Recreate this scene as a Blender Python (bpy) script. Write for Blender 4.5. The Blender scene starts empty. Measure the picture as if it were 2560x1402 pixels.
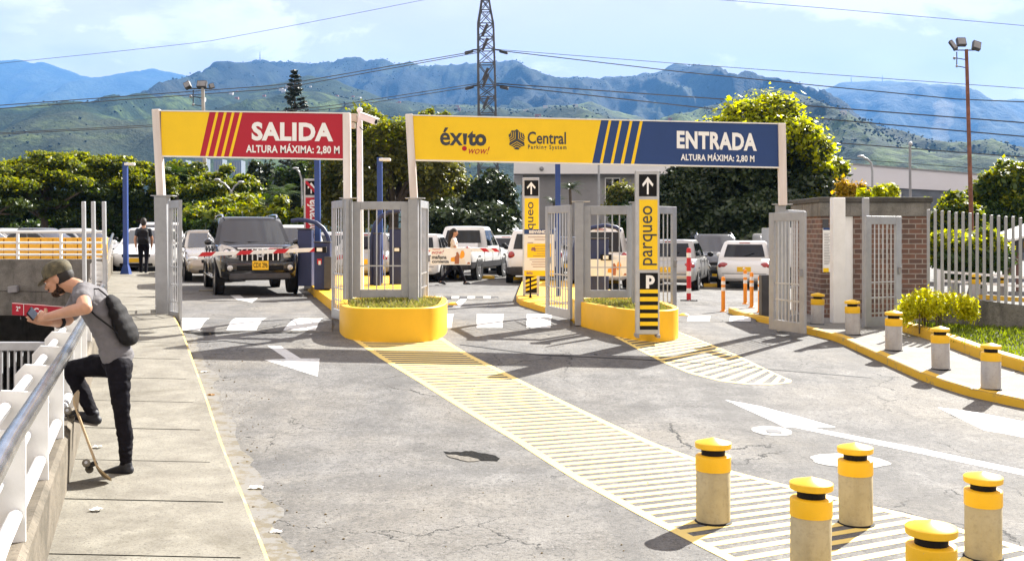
import bpy, bmesh, math, random
import numpy as np
from mathutils import Vector, Matrix, noise as mnoise
R = math.radians
random.seed(7)
scn = bpy.context.scene
COL = scn.collection

# ---------------------------------------------------------------- camera
F, CX, HY, HC = 2600.0, 1280.0, 580.0, 1.6      # focal length (px of the 2560 px photo), horizon row, eye height
cd = bpy.data.cameras.new('camera'); cam = bpy.data.objects.new('camera', cd); COL.objects.link(cam)
cam.location = (0, 0, HC); cam.rotation_euler = (R(90), 0, 0)
cd.sensor_width = 36; cd.lens = 36 * F / 2560; cd.shift_y = -121 / 2560
cd.clip_start = 0.05; cd.clip_end = 60000
scn.camera = cam
# ---------------------------------------------------------------- light
SD = Vector((0.80, 1.08, 1.0)).normalized()     # towards the sun
SUN_EL = math.asin(SD.z); SUN_AZ = math.atan2(SD.x, SD.y)
sl = bpy.data.lights.new('sun', 'SUN'); sun = bpy.data.objects.new('sun', sl); COL.objects.link(sun)
sl.energy = 5.0; sl.angle = R(0.5); sl.color = (1.0, 0.96, 0.89)
sun.rotation_euler = (-SD).to_track_quat('-Z', 'Y').to_euler()
sun.location = (20, 30, 40)
W = bpy.data.worlds.new('World'); scn.world = W; W.use_nodes = True
scn.view_settings.view_transform = 'Standard'; scn.view_settings.look = 'None'
scn.view_settings.gamma = 1; scn.view_settings.exposure = 1.9
def world_sky():
    nt = W.node_tree; N = nt.nodes; L = nt.links; N.clear()
    out = N.new('ShaderNodeOutputWorld'); bg = N.new('ShaderNodeBackground')
    sky = N.new('ShaderNodeTexSky'); sky.sky_type = 'NISHITA'; sky.sun_disc = False
    sky.sun_elevation = SUN_EL; sky.sun_rotation = SUN_AZ
    sky.air_density = 1.0; sky.dust_density = 0.6; sky.ozone_density = 1.6; sky.altitude = 1500
    tc = N.new('ShaderNodeTexCoord'); mp = N.new('ShaderNodeMapping'); mp.inputs['Scale'].default_value = (1, 1, 2.2)
    L.new(tc.outputs['Generated'], mp.inputs['Vector'])
    def fbm(scale, det, rough, loc, dist=0):
        m2 = N.new('ShaderNodeMapping'); m2.inputs['Location'].default_value = loc
        L.new(mp.outputs[0], m2.inputs[0])
        n = N.new('ShaderNodeTexNoise'); n.inputs['Scale'].default_value = scale; n.inputs['Detail'].default_value = det
        n.inputs['Roughness'].default_value = rough; n.inputs['Distortion'].default_value = dist
        L.new(m2.outputs[0], n.inputs['Vector']); return n.outputs['Fac']
    def ramp(s, a, b, c0=0, c1=1):
        r = N.new('ShaderNodeMapRange'); r.inputs[1].default_value = a; r.inputs[2].default_value = b
        r.inputs[3].default_value = c0; r.inputs[4].default_value = c1; r.interpolation_type = 'SMOOTHSTEP'
        L.new(s, r.inputs[0]); return r.outputs[0]
    def math_(op, a, b):
        m = N.new('ShaderNodeMath'); m.operation = op
        for i, q in enumerate((a, b)):
            if isinstance(q, (int, float)): m.inputs[i].default_value = q
            else: L.new(q, m.inputs[i])
        return m.outputs[0]
    sx = N.new('ShaderNodeSeparateXYZ'); L.new(tc.outputs['Generated'], sx.inputs[0])
    side = ramp(math_('ABSOLUTE', math_('SUBTRACT', sx.outputs[0], .015), 0), .12, .30)          # cloud banks to the left and to the right of the view
    high = ramp(sx.outputs[2], .135, .20); low = ramp(sx.outputs[2], .02, .16, .55, 0)
    n1 = fbm(7.5, 10, .6, (1.9, 3.1, .35), .25)
    puffs = ramp(math_('ADD', n1, math_('MULTIPLY', math_('MULTIPLY', side, high), .16)), .53, .64)
    veil = math_('MAXIMUM', ramp(fbm(3.0, 6, .55, (8.1, 2.2, .4), .6), .36, .72, .12, .75), low)
    cl = math_('MAXIMUM', puffs, veil)
    # grey undersides: where the cloud is thick
    thick = ramp(fbm(9, 6, .55, (3.9, 3.6, 1.1)), .45, .7, 1.0, .72)
    mix = N.new('ShaderNodeMix'); mix.data_type = 'RGBA'
    col = N.new('ShaderNodeMix'); col.data_type = 'RGBA'; col.blend_type = 'MULTIPLY'; col.inputs[0].default_value = 1
    cc = N.new('ShaderNodeCombineColor'); L.new(thick, cc.inputs[0]); L.new(thick, cc.inputs[1]); cc.inputs[2].default_value = 1
    L.new(thick, cc.inputs[2])
    col.inputs[6].default_value = (11.5, 10.2, 9.2, 1); L.new(cc.outputs[0], col.inputs[7])
    # the air whitens the sky near the sun side and the horizon
    pale = N.new('ShaderNodeMix'); pale.data_type = 'RGBA'; pale.inputs[0].default_value = .75
    L.new(sky.outputs[0], pale.inputs[6]); pale.inputs[7].default_value = (9.4, 7.3, 6.3, 1)
    L.new(cl, mix.inputs[0]); L.new(pale.outputs[2], mix.inputs[6]); L.new(col.outputs[2], mix.inputs[7])
    L.new(mix.outputs[2], bg.inputs[0]); bg.inputs[1].default_value = SKY
    L.new(bg.outputs[0], out.inputs[0])
SKY = 0.038
world_sky()
scn.cycles.max_bounces = 6; scn.cycles.diffuse_bounces = 3; scn.cycles.glossy_bounces = 3
scn.cycles.transmission_bounces = 4; scn.cycles.volume_bounces = 0; scn.cycles.transparent_max_bounces = 6

# ---------------------------------------------------------------- positions
def clamp(x, a, b): return max(a, min(b, x))
def sstep(t): t = clamp(t, 0, 1); return t * t * (3 - 2 * t)
def gz(X, Y):                       # height of the paving: level lot, then down towards the street, falling to the right
    return -0.38 * sstep((17.5 - Y) / 9.5) - 0.021 * clamp(X, -14, 14)
def P(px, py, Y): return Vector(((px - CX) / F * Y, Y, HC - (py - HY) / F * Y))
def G(px, py, dz=0.0):              # point of the paving (raised by dz) seen at a pixel of the photo
    a, b = 2.0, 900.0
    def h(Y):
        p = P(px, py, Y); return p.z - gz(p.x, Y) - dz
    for _ in range(60):
        m = (a + b) / 2
        if h(m) > 0: a = m
        else: b = m
    p = P(px, py, (a + b) / 2); p.z = gz(p.x, p.y) + dz
    return p
def ground(x, y, dz=0): return Vector((x, y, gz(x, y) + dz))

# ---------------------------------------------------------------- mesh builder
ROOT = {}
class MB:
    def __init__(s): s.v = []; s.f = []; s.m = []; s.k = 0
    def add(s, vs, fs):
        b = len(s.v); s.v.extend([tuple(v) for v in vs])
        for f in fs: s.f.append([i + b for i in f]); s.m.append(s.k)
        return s
    def mat(s, k): s.k = k; return s
    def bx(s, x0, x1, y0, y1, z0, z1, M=None):
        vs = [Vector((x, y, z)) for z in (z0, z1) for y in (y0, y1) for x in (x0, x1)]
        if M: vs = [M @ v for v in vs]
        return s.add(vs, [(0, 2, 3, 1), (4, 5, 7, 6), (0, 1, 5, 4), (2, 6, 7, 3), (0, 4, 6, 2), (1, 3, 7, 5)])
    def box(s, c, size, M=None):
        c = Vector(c); h = [q / 2 for q in size]
        T = Matrix.Translation(c) @ (M.to_4x4() if M else Matrix.Identity(4))
        return s.bx(-h[0], h[0], -h[1], h[1], -h[2], h[2], T)
    def loft(s, rings, closed=True, caps=True):
        n = len(rings[0]); vs = [p for r in rings for p in r]; fs = []
        for i in range(len(rings) - 1):
            for j in range(n if closed else n - 1):
                a = i * n + j; b = i * n + (j + 1) % n
                fs.append((a, b, b + n, a + n))
        if caps and closed:
            fs.append(tuple(range(n - 1, -1, -1))); fs.append(tuple(range((len(rings) - 1) * n, len(rings) * n)))
        return s.add(vs, fs)
    def tube(s, pts, r, n=8, caps=True):
        pts = [Vector(p) for p in pts]; m = len(pts)
        rr = r if isinstance(r, (list, tuple)) else [r] * m
        rings = []; up = None
        for i, p in enumerate(pts):
            t = (pts[min(i + 1, m - 1)] - pts[max(i - 1, 0)]).normalized()
            if up is None:
                up = Vector((0, 0, 1)) if abs(t.z) < .9 else Vector((0, 1, 0))
            a = t.cross(up).normalized(); b = a.cross(t).normalized(); up = b
            rings.append([p + (a * math.cos(2 * math.pi * k / n) + b * math.sin(2 * math.pi * k / n)) * rr[i] for k in range(n)])
        return s.loft([list(reversed(q)) for q in rings], True, caps)
    def bar(s, p0, p1, w, h=None, up=(0, 0, 1)):      # rectangular bar
        p0 = Vector(p0); p1 = Vector(p1); h = h or w; t = (p1 - p0).normalized(); up = Vector(up)
        if abs(t.dot(up)) > .95: up = Vector((0, 1, 0))
        a = t.cross(up).normalized(); b = a.cross(t)
        q = [(-1, -1), (-1, 1), (1, 1), (1, -1)]
        return s.loft([[p + a * (i * w / 2) + b * (j * h / 2) for i, j in q] for p in (p0, p1)])
    def lathe(s, prof, n=20, c=(0, 0, 0), M=None):
        c = Vector(c); rings = []
        for r, z in prof:
            q = [Vector((r * math.cos(2 * math.pi * k / n), r * math.sin(2 * math.pi * k / n), z)) for k in range(n)]
            if M: q = [M @ v for v in q]
            rings.append([c + v for v in q])
        return s.loft(rings)
    def prism(s, poly, z0, z1, M=None):               # polygon in xy, extruded along z
        n = len(poly)
        ar = sum(poly[i][0] * poly[(i + 1) % n][1] - poly[(i + 1) % n][0] * poly[i][1] for i in range(n))
        if ar < 0: poly = list(reversed(poly))
        vs = [Vector((x, y, z)) for z in (z0, z1) for x, y in poly]
        if M: vs = [M @ v for v in vs]
        fs = [tuple(range(n - 1, -1, -1)), tuple(range(n, 2 * n))]
        fs += [(i, (i + 1) % n, (i + 1) % n + n, i + n) for i in range(n)]
        return s.add(vs, fs)
    def ell(s, c, r, n=14, m=9, M=None):
        c = Vector(c); r = r if isinstance(r, (list, tuple)) else (r, r, r); vs = []; fs = []
        for i in range(1, m):
            th = math.pi * i / m
            for k in range(n):
                ph = 2 * math.pi * k / n
                vs.append(Vector((r[0] * math.sin(th) * math.cos(ph), r[1] * math.sin(th) * math.sin(ph), -r[2] * math.cos(th))))
        vs.append(Vector((0, 0, -r[2]))); vs.append(Vector((0, 0, r[2]))); b = (m - 1) * n
        for i in range(m - 2):
            for k in range(n):
                fs.append((i * n + k, i * n + (k + 1) % n, (i + 1) * n + (k + 1) % n, (i + 1) * n + k))
        for k in range(n):
            fs.append((b, (k + 1) % n, k)); fs.append((b + 1, (m - 2) * n + k, (m - 2) * n + (k + 1) % n))
        if M: vs = [M @ v for v in vs]
        return s.add([c + v for v in vs], fs)
    def cap(s, p0, r0, p1, r1, n=12):                 # tapered capsule
        p0 = Vector(p0); p1 = Vector(p1); t = (p1 - p0); L = t.length; t = t / max(L, 1e-6)
        pts = []; rr = []
        for q in (-1, -.8, -.45, 0): pts.append(p0 + t * (q * r0)); rr.append(r0 * math.sqrt(max(1 - q * q, .003)))
        for q in (0, .45, .8, 1): pts.append(p1 + t * (q * r1)); rr.append(r1 * math.sqrt(max(1 - q * q, .003)))
        return s.tube(pts, rr, n)
    def chain(s, pts, rr, n=12):
        for i in range(len(pts) - 1): s.cap(pts[i], rr[i], pts[i + 1], rr[i + 1], n)
        return s
    def sheet(s, poly, zoff=0.0):                     # flat polygon
        return s.add([Vector(p) + Vector((0, 0, zoff)) for p in poly], [tuple(range(len(poly)))])
    def polyp(s, pix, Y, thick):                      # upright plate: outline at depth Y (pixels of the photo), real thickness
        fr = [P(x, y, Y) for x, y in pix]; n = len(fr)
        ar = sum(fr[i].x * fr[(i + 1) % n].z - fr[(i + 1) % n].x * fr[i].z for i in range(n))
        if ar < 0: fr.reverse()
        bk = [p + Vector((0, thick, 0)) for p in fr]
        fs = [tuple(range(n)), tuple(range(2 * n - 1, n - 1, -1))]
        fs += [((i + 1) % n, i, i + n, (i + 1) % n + n) for i in range(n)]
        return s.add(fr + bk, fs)
    def build(s, name, mats, parent=None, smooth=False, bevel=0.0, local=False, seg=2, ang=40):
        vs = s.v
        if parent is not None and not local and parent.name in ROOT:
            Mi = ROOT[parent.name].inverted(); vs = [tuple(Mi @ Vector(v)) for v in vs]
        me = bpy.data.meshes.new(name); me.from_pydata(vs, [], s.f)
        if not isinstance(mats, (list, tuple)): mats = [mats]
        for m in mats: me.materials.append(m)
        if len(mats) > 1: me.polygons.foreach_set('material_index', [min(k, len(mats) - 1) for k in s.m])
        me.update()
        if smooth:
            me.polygons.foreach_set('use_smooth', [True] * len(me.polygons)); me.set_sharp_from_angle(angle=R(ang))
        o = bpy.data.objects.new(name, me); COL.objects.link(o)
        if parent is not None:
            o.parent = parent; ROOT[o.name] = ROOT.get(parent.name, Matrix.Identity(4))
        if bevel:
            b = o.modifiers.new('bevel', 'BEVEL'); b.width = bevel; b.segments = seg; b.limit_method = 'ANGLE'; b.angle_limit = R(45)
        return o
def tag(o, label, cat, group=None):
    o['label'] = label; o['category'] = cat
    if group: o['group'] = group
    return o
def thing(name, label, cat, loc=(0, 0, 0), rz=0.0, group=None):
    o = bpy.data.objects.new(name, None); COL.objects.link(o); o.empty_display_size = .1
    o.location = loc; o.rotation_euler = (0, 0, rz)
    ROOT[o.name] = Matrix.Translation(Vector(loc)) @ Matrix.Rotation(rz, 4, 'Z')
    return tag(o, label, cat, group)
def struct(o, kind='structure'): o['kind'] = kind; return o
def dup(o, loc=None, rz=None, label=None, group=None, scale=None):
    def cp(a, par):
        c = a.copy(); COL.objects.link(c)
        if par is not None: c.parent = par
        for ch in KIDS.get(a.name, []) or [q for q in a.children]: cp(ch, c)
        return c
    c = cp(o, None)
    if loc is not None: c.location = loc
    if rz is not None: c.rotation_euler = (0, 0, rz)
    if scale: c.scale = (scale, scale, scale)
    if label: c['label'] = label
    if group: c['group'] = group
    return c
KIDS = {}
def rep(o, loc, rz=0, label=None, group=None, scale=None, first=[set()]):   # first use moves the prototype, later uses copy it
    if o.name not in first[0]:
        first[0].add(o.name); o.location = loc; o.rotation_euler = (0, 0, rz)
        if label: o['label'] = label
        if group: o['group'] = group
        if scale: o.scale = (scale,) * 3
        return o
    return dup(o, loc, rz, label, group, scale)

# ---------------------------------------------------------------- materials
def nodes(name):
    m = bpy.data.materials.new(name); m.use_nodes = True; nt = m.node_tree
    return m, nt.nodes, nt.links, nt.nodes['Principled BSDF']
def c4(c): return (c[0], c[1], c[2], 1)
def mk(name, col, rough=.5, metal=0.0, var=.12, scale=3.0, bump=0.0, bscale=60.0, spec=.5, col2=None, streak=False, coat=0.0):
    m, N, L, B = nodes(name)
    tc = N.new('ShaderNodeTexCoord'); src = tc.outputs['Object']
    if streak:
        mp = N.new('ShaderNodeMapping'); mp.inputs['Scale'].default_value = (1, 1, .12); L.new(src, mp.inputs[0]); src = mp.outputs[0]
    n = N.new('ShaderNodeTexNoise'); n.inputs['Scale'].default_value = scale; n.inputs['Detail'].default_value = 7; n.inputs['Roughness'].default_value = .65
    L.new(src, n.inputs['Vector'])
    r = N.new('ShaderNodeValToRGB'); r.color_ramp.elements[0].position = .32; r.color_ramp.elements[1].position = .68
    a = col2 or [q * (1 - var * 1.6) for q in col]
    r.color_ramp.elements[0].color = c4(a); r.color_ramp.elements[1].color = c4([min(q * (1 + var * .5), 1) for q in col])
    L.new(n.outputs['Fac'], r.inputs[0]); L.new(r.outputs[0], B.inputs['Base Color'])
    B.inputs['Roughness'].default_value = rough; B.inputs['Metallic'].default_value = metal
    B.inputs['Specular IOR Level'].default_value = spec; B.inputs['Coat Weight'].default_value = coat
    if coat: B.inputs['Coat Roughness'].default_value = .05
    if bump:
        n2 = N.new('ShaderNodeTexNoise'); n2.inputs['Scale'].default_value = bscale; n2.inputs['Detail'].default_value = 4
        L.new(tc.outputs['Object'], n2.inputs['Vector']); b = N.new('ShaderNodeBump'); b.inputs['Strength'].default_value = bump; b.inputs['Distance'].default_value = .02
        L.new(n2.outputs['Fac'], b.inputs['Height']); L.new(b.outputs[0], B.inputs['Normal'])
    return m
def noise_node(N, L, src, scale, det=6, rough=.6, dist=0.0):
    n = N.new('ShaderNodeTexNoise'); n.inputs['Scale'].default_value = scale; n.inputs['Detail'].default_value = det
    n.inputs['Roughness'].default_value = rough; n.inputs['Distortion'].default_value = dist; L.new(src, n.inputs['Vector']); return n.outputs['Fac']
def rng(N, L, s, a, b, c=0.0, d=1.0):
    r = N.new('ShaderNodeMapRange'); L.new(s, r.inputs[0])
    for i, q in enumerate((a, b, c, d)): r.inputs[i + 1].default_value = q
    return r.outputs[0]
def mixc(N, L, f, a, b, mode='MIX'):
    m = N.new('ShaderNodeMix'); m.data_type = 'RGBA'; m.blend_type = mode
    for i, q in ((0, f), (6, a), (7, b)):
        if isinstance(q, (int, float)): m.inputs[i].default_value = q
        elif isinstance(q, (tuple, list)): m.inputs[i].default_value = c4(q)
        else: L.new(q, m.inputs[i])
    return m.outputs[2]
def mm(N, L, op, a, b):
    m = N.new('ShaderNodeMath'); m.operation = op
    for i, q in enumerate((a, b)):
        if isinstance(q, (int, float)): m.inputs[i].default_value = q
        else: L.new(q, m.inputs[i])
    return m.outputs[0]
def bumpn(N, L, B, h, st, dist=.01):
    b = N.new('ShaderNodeBump'); b.inputs['Strength'].default_value = st; b.inputs['Distance'].default_value = dist
    L.new(h, b.inputs['Height']); L.new(b.outputs[0], B.inputs['Normal'])
def asphalt(name, base, dark, crack=.5, warm=(.30, .27, .22)):
    m, N, L, B = nodes(name); tc = N.new('ShaderNodeTexCoord'); o = tc.outputs['Object']
    grit = noise_node(N, L, o, 55, 4, .8); grit2 = noise_node(N, L, o, 28, 4, .7); mid = noise_node(N, L, o, 2.2, 8, .7); big = noise_node(N, L, o, .28, 5, .6, .5)
    c = mixc(N, L, rng(N, L, mid, .35, .68), dark, base)
    c = mixc(N, L, rng(N, L, big, .45, .62, 0, .55), c, warm)
    c = mixc(N, L, rng(N, L, grit, .33, .47, .85, 0), c, [q * .25 for q in dark])
    sp2 = noise_node(N, L, o, 22, 6, .9); c = mixc(N, L, rng(N, L, sp2, .38, .50, .85, 0), c, [q * .42 for q in dark]); pt = noise_node(N, L, o, .75, 6, .7, 1.0); c = mixc(N, L, rng(N, L, pt, .50, .58, 0, .38), c, [q * .75 for q in dark])
    c = mixc(N, L, rng(N, L, grit2, .56, .72, 0, .5), c, [min(q * 1.5, 1) for q in base])
    # tyre-worn dark streaks along the lanes
    mp = N.new('ShaderNodeMapping'); mp.inputs['Rotation'].default_value = (0, 0, R(-20)); mp.inputs['Scale'].default_value = (1.3, .12, 1); L.new(o, mp.inputs[0])
    st = noise_node(N, L, mp.outputs[0], 1.6, 5, .6)
    c = mixc(N, L, rng(N, L, st, .50, .72, 0, .6), c, [q * .8 for q in dark]); oil = noise_node(N, L, o, .9, 4, .6, .8); c = mixc(N, L, rng(N, L, oil, .62, .75, 0, .55), c, [q * .45 for q in dark])
    # cracks
    d = noise_node(N, L, o, 2.6, 5, .65); ad = N.new('ShaderNodeVectorMath'); ad.operation = 'MULTIPLY_ADD'
    cb = N.new('ShaderNodeCombineXYZ'); L.new(d, cb.inputs[0]); L.new(noise_node(N, L, o, 3.7, 4, .6), cb.inputs[1])
    L.new(cb.outputs[0], ad.inputs[0]); ad.inputs[1].default_value = (.55, .55, 0); L.new(o, ad.inputs[2])
    v = N.new('ShaderNodeTexVoronoi'); v.feature = 'DISTANCE_TO_EDGE'; v.inputs['Scale'].default_value = .8; L.new(ad.outputs[0], v.inputs['Vector'])
    msk = rng(N, L, noise_node(N, L, o, .55, 3, .5), .5, .58)
    ck = mm(N, L, 'MULTIPLY', rng(N, L, v.outputs['Distance'], .002, .007, 1, 0), msk)
    ck = mm(N, L, 'MULTIPLY', ck, crack)
    c = mixc(N, L, ck, c, (.02, .02, .02))
    L.new(c, B.inputs['Base Color']); B.inputs['Roughness'].default_value = .85; B.inputs['Specular IOR Level'].default_value = .3
    bumpn(N, L, B, mm(N, L, 'SUBTRACT', mm(N, L, 'ADD', grit, mm(N, L, 'MULTIPLY', mid, .6)), mm(N, L, 'MULTIPLY', ck, 1.5)), .5, .012)
    return m
def concrete(name, base, dark, stain=(.06, .055, .045), bscale=70, stv=.5, streak=False, gr=.85):
    m, N, L, B = nodes(name); tc = N.new('ShaderNodeTexCoord'); o = tc.outputs['Object']
    s = o
    if streak:
        mp = N.new('ShaderNodeMapping'); mp.inputs['Scale'].default_value = (3, 3, .35); L.new(o, mp.inputs[0]); s = mp.outputs[0]
    fine = noise_node(N, L, o, bscale, 4, .7); mid = noise_node(N, L, o, 3.1, 8, .7); st = noise_node(N, L, s, 1.1, 7, .65, .4)
    c = mixc(N, L, rng(N, L, mid, .35, .65), dark, base)
    c = mixc(N, L, rng(N, L, fine, .34, .48, gr, 0), c, [q * .55 for q in dark])
    c = mixc(N, L, rng(N, L, st, .52, .72, 0, stv), c, stain)
    L.new(c, B.inputs['Base Color']); B.inputs['Roughness'].default_value = .85; B.inputs['Specular IOR Level'].default_value = .3
    bumpn(N, L, B, mm(N, L, 'ADD', fine, mid), .35, .008)
    return m
def leafm(name, c1, c2, c3, trans=.35, rough=.45):
    m, N, L, B = nodes(name)
    g = N.new('ShaderNodeNewGeometry'); r = N.new('ShaderNodeValToRGB'); e = r.color_ramp.elements
    e[0].color = c4(c1); e[0].position = .0; e[1].color = c4(c3); e[1].position = 1; k = e.new(.55); k.color = c4(c2)
    L.new(g.outputs['Random Per Island'], r.inputs[0]); L.new(r.outputs[0], B.inputs['Base Color'])
    B.inputs['Roughness'].default_value = rough; B.inputs['Specular IOR Level'].default_value = .35
    t = N.new('ShaderNodeBsdfTranslucent'); hs = N.new('ShaderNodeHueSaturation'); hs.inputs['Value'].default_value = 1.5; hs.inputs['Saturation'].default_value = 1.15; hs.inputs['Hue'].default_value = .485
    L.new(r.outputs[0], hs.inputs['Color']); L.new(hs.outputs[0], t.inputs[0])
    mx = N.new('ShaderNodeMixShader'); mx.inputs[0].default_value = trans; L.new(B.outputs[0], mx.inputs[1]); L.new(t.outputs[0], mx.inputs[2])
    L.new(mx.outputs[0], N['Material Output'].inputs['Surface'])
    return m
def painted(name, col, under, wear=.6, wscale=9.0, rough=.6):      # road paint worn through to the paving below
    m, N, L, B = nodes(name); tc = N.new('ShaderNodeTexCoord'); o = tc.outputs['Object']
    w = noise_node(N, L, o, wscale, 9, .75); g = noise_node(N, L, o, 80, 3, .7)
    f = mm(N, L, 'MAXIMUM', rng(N, L, w, wear, wear + .08), rng(N, L, g, .33, .25))
    c = mixc(N, L, rng(N, L, noise_node(N, L, o, 1.7, 5), .3, .7), [q * .86 for q in col], col)
    L.new(mixc(N, L, f, c, under), B.inputs['Base Color']); B.inputs['Roughness'].default_value = rough
    bumpn(N, L, B, g, .3, .006)
    return m
M_ = {}
M_['road'] = asphalt('worn_asphalt', (.205, .201, .194), (.095, .093, .091), 1.0, (.225, .205, .17))
M_['walk'] = concrete('pavement_concrete', (.255, .240, .198), (.165, .152, .125), (.075, .065, .045), 60, .8)
M_['walk2'] = concrete('pale_pavement', (.235, .225, .205), (.17, .163, .148), (.12, .11, .10), 80, .35)
M_['oldcon'] = concrete('stained_concrete', (.22, .21, .19), (.12, .115, .10), (.03, .03, .028), 50, .85, True)
M_['parapet'] = concrete('weathered_parapet', (.20, .17, .13), (.11, .095, .07), (.035, .03, .022), 45, .8)
M_['yellow'] = painted('yellow_paint', (.86, .49, .010), (.34, .25, .10), .70, 3.0, .5)
M_['yband'] = painted('yellow_band', (.86, .51, .012), (.40, .33, .2), .70, 9, .5)
M_['ykerb'] = painted('yellow_kerb_paint', (.72, .43, .02), (.22, .19, .12), .57, 5)
M_['yedge'] = painted('worn_yellow_edge', (.72, .50, .08), (.24, .21, .15), .50, 4)
M_['yroad'] = painted('yellow_road_paint', (.84, .63, .19), (.30, .27, .2), .66, 7)
M_['wroad'] = painted('white_road_paint', (.62, .62, .60), (.20, .195, .185), .565, 5)
M_['galv'] = mk('grey_painted_steel', (.335, .345, .36), .45, .15, .10, 5, .06, 90)
M_['galv2'] = mk('pale_steel', (.46, .47, .485), .4, .3, .1, 6)
M_['white'] = mk('white_paint', (.78, .78, .76), .45, 0, .06, 4, .05, 60)
M_['dwhite'] = mk('rusty_white_post', (.78, .75, .74), .5, 0, .12, 2.2, .06, 60, col2=(.55, .46, .40), streak=True)
M_['steel'] = mk('polished_steel_pipe', (.50, .50, .50), .2, .9, .3, 4, .05, 40, streak=False)
M_['blk'] = mk('black', (.007, .007, .008), .6, 0, .2, 9, spec=.2)
M_['rub'] = mk('tyre_rubber', (.02, .02, .021), .8, 0, .2, 12, .1, 80)
M_['dark'] = mk('dark_grey', (.05, .05, .055), .5, 0, .2, 5)
M_['blue'] = mk('machine_blue', (.016, .028, .095), .5, 0, .1, 3)
M_['bpole'] = mk('pole_blue', (.014, .05, .22), .5, 0, .08, 3)
M_['red'] = mk('red', (.50, .008, .016), .55, 0, .06, 3)
M_['orange'] = mk('orange_plastic', (.85, .28, .01), .4, 0, .08, 5)
M_['grey'] = mk('mid_grey', (.25, .25, .26), .5, 0, .12, 4)
# ================================================================ the setting
RAIL = [(-0.65, 0.0), (-1.36, 2.4), (-2.13, 4.45), (-3.31, 7.77), (-4.45, 10.9), (-6.6, 16.8), (-7.9, 20.3), (-9.4, 24.0), (-13.3, 34.7)]
def rail_x(y):
    for (x0, y0), (x1, y1) in zip(RAIL, RAIL[1:]):
        if y <= y1: return x0 + (x1 - x0) * (y - y0) / (y1 - y0)
    return RAIL[-1][0]
PITY = 24.0                                   # the ramp opening beside the pavement ends under the deck edge here
def make_ground():
    ys = [-12, -6, -2, 0] + [1 + .5 * i for i in range(46)] + [24.0] + [25 + i for i in range(20)] + [50, 60, 75, 100, 140, 200, 300, 500, 800]
    ys = sorted(set(ys)); m = MB(); xs_n = 40; rows = []
    for y in ys:
        xl = rail_x(max(y, 0)) if y <= PITY else -60 - y
        if y < 0: xl = -.65
        xr = 60 + max(y, 0)
        row = []
        for i in range(xs_n + 1):
            t = i / xs_n; x = xl + (xr - xl) * (t ** 1.6); row.append((x, y, gz(x, y)))
        rows.append(row)
        if y == PITY:
            xl = -60 - y; row = []
            for i in range(xs_n + 1):
                t = i / xs_n; x = xl + (xr - xl) * (t ** 1.0); row.append((x, y, gz(x, y)))
            rows.append(row)
    n = xs_n + 1; vs = [p for r in rows for p in r]; fs = []
    for j in range(len(rows) - 1):
        if rows[j][0][1] == PITY and rows[j + 1][0][1] == PITY: continue
        for i in range(n - 1): fs.append((j * n + i, j * n + i + 1, (j + 1) * n + i + 1, (j + 1) * n + i))
    m.add(vs, fs)
    struct(m.build('ground', M_['road'], smooth=True))
    m = MB(); k = 14                              # far country under the hills
    m.bx(-30000, 30000, -300, 30000, -14, -12)
    struct(m.build('terrain', mk('valley_floor', (.06, .075, .04), .9, 0, .3, .01)))
make_ground()
def strip_ground(name, poly_px, mat, dz, th=None, parent=None):   # paint or paving sheet following the ground; outline in pixels
    pts = [G(x, y) for x, y in poly_px]
    return sheet_ground(name, [(p.x, p.y) for p in pts], mat, dz)
def sheet_verts(m, poly, dz, step=.6):
    bm = bmesh.new(); vs = [bm.verts.new((x, y, 0)) for x, y in poly]; bm.faces.new(vs)
    y0 = min(p[1] for p in poly); y1 = max(p[1] for p in poly); y = math.ceil(y0 / step) * step
    while y < min(y1, 18):
        bmesh.ops.bisect_plane(bm, geom=bm.verts[:] + bm.edges[:] + bm.faces[:], plane_co=(0, y, 0), plane_no=(0, 1, 0)); y += step
    bm.normal_update()
    vv = [(v.co.x, v.co.y, gz(v.co.x, v.co.y) + dz) for v in bm.verts]
    for i, v in enumerate(bm.verts): v.index = i
    fs = [[v.index for v in f.verts] if f.normal.z > 0 else [v.index for v in reversed(f.verts)] for f in bm.faces]
    m.add(vv, fs); bm.free()
def sheet_ground(name, poly, mat, dz):
    m = MB(); sheet_verts(m, poly, dz); return m.build(name, mat)
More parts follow.
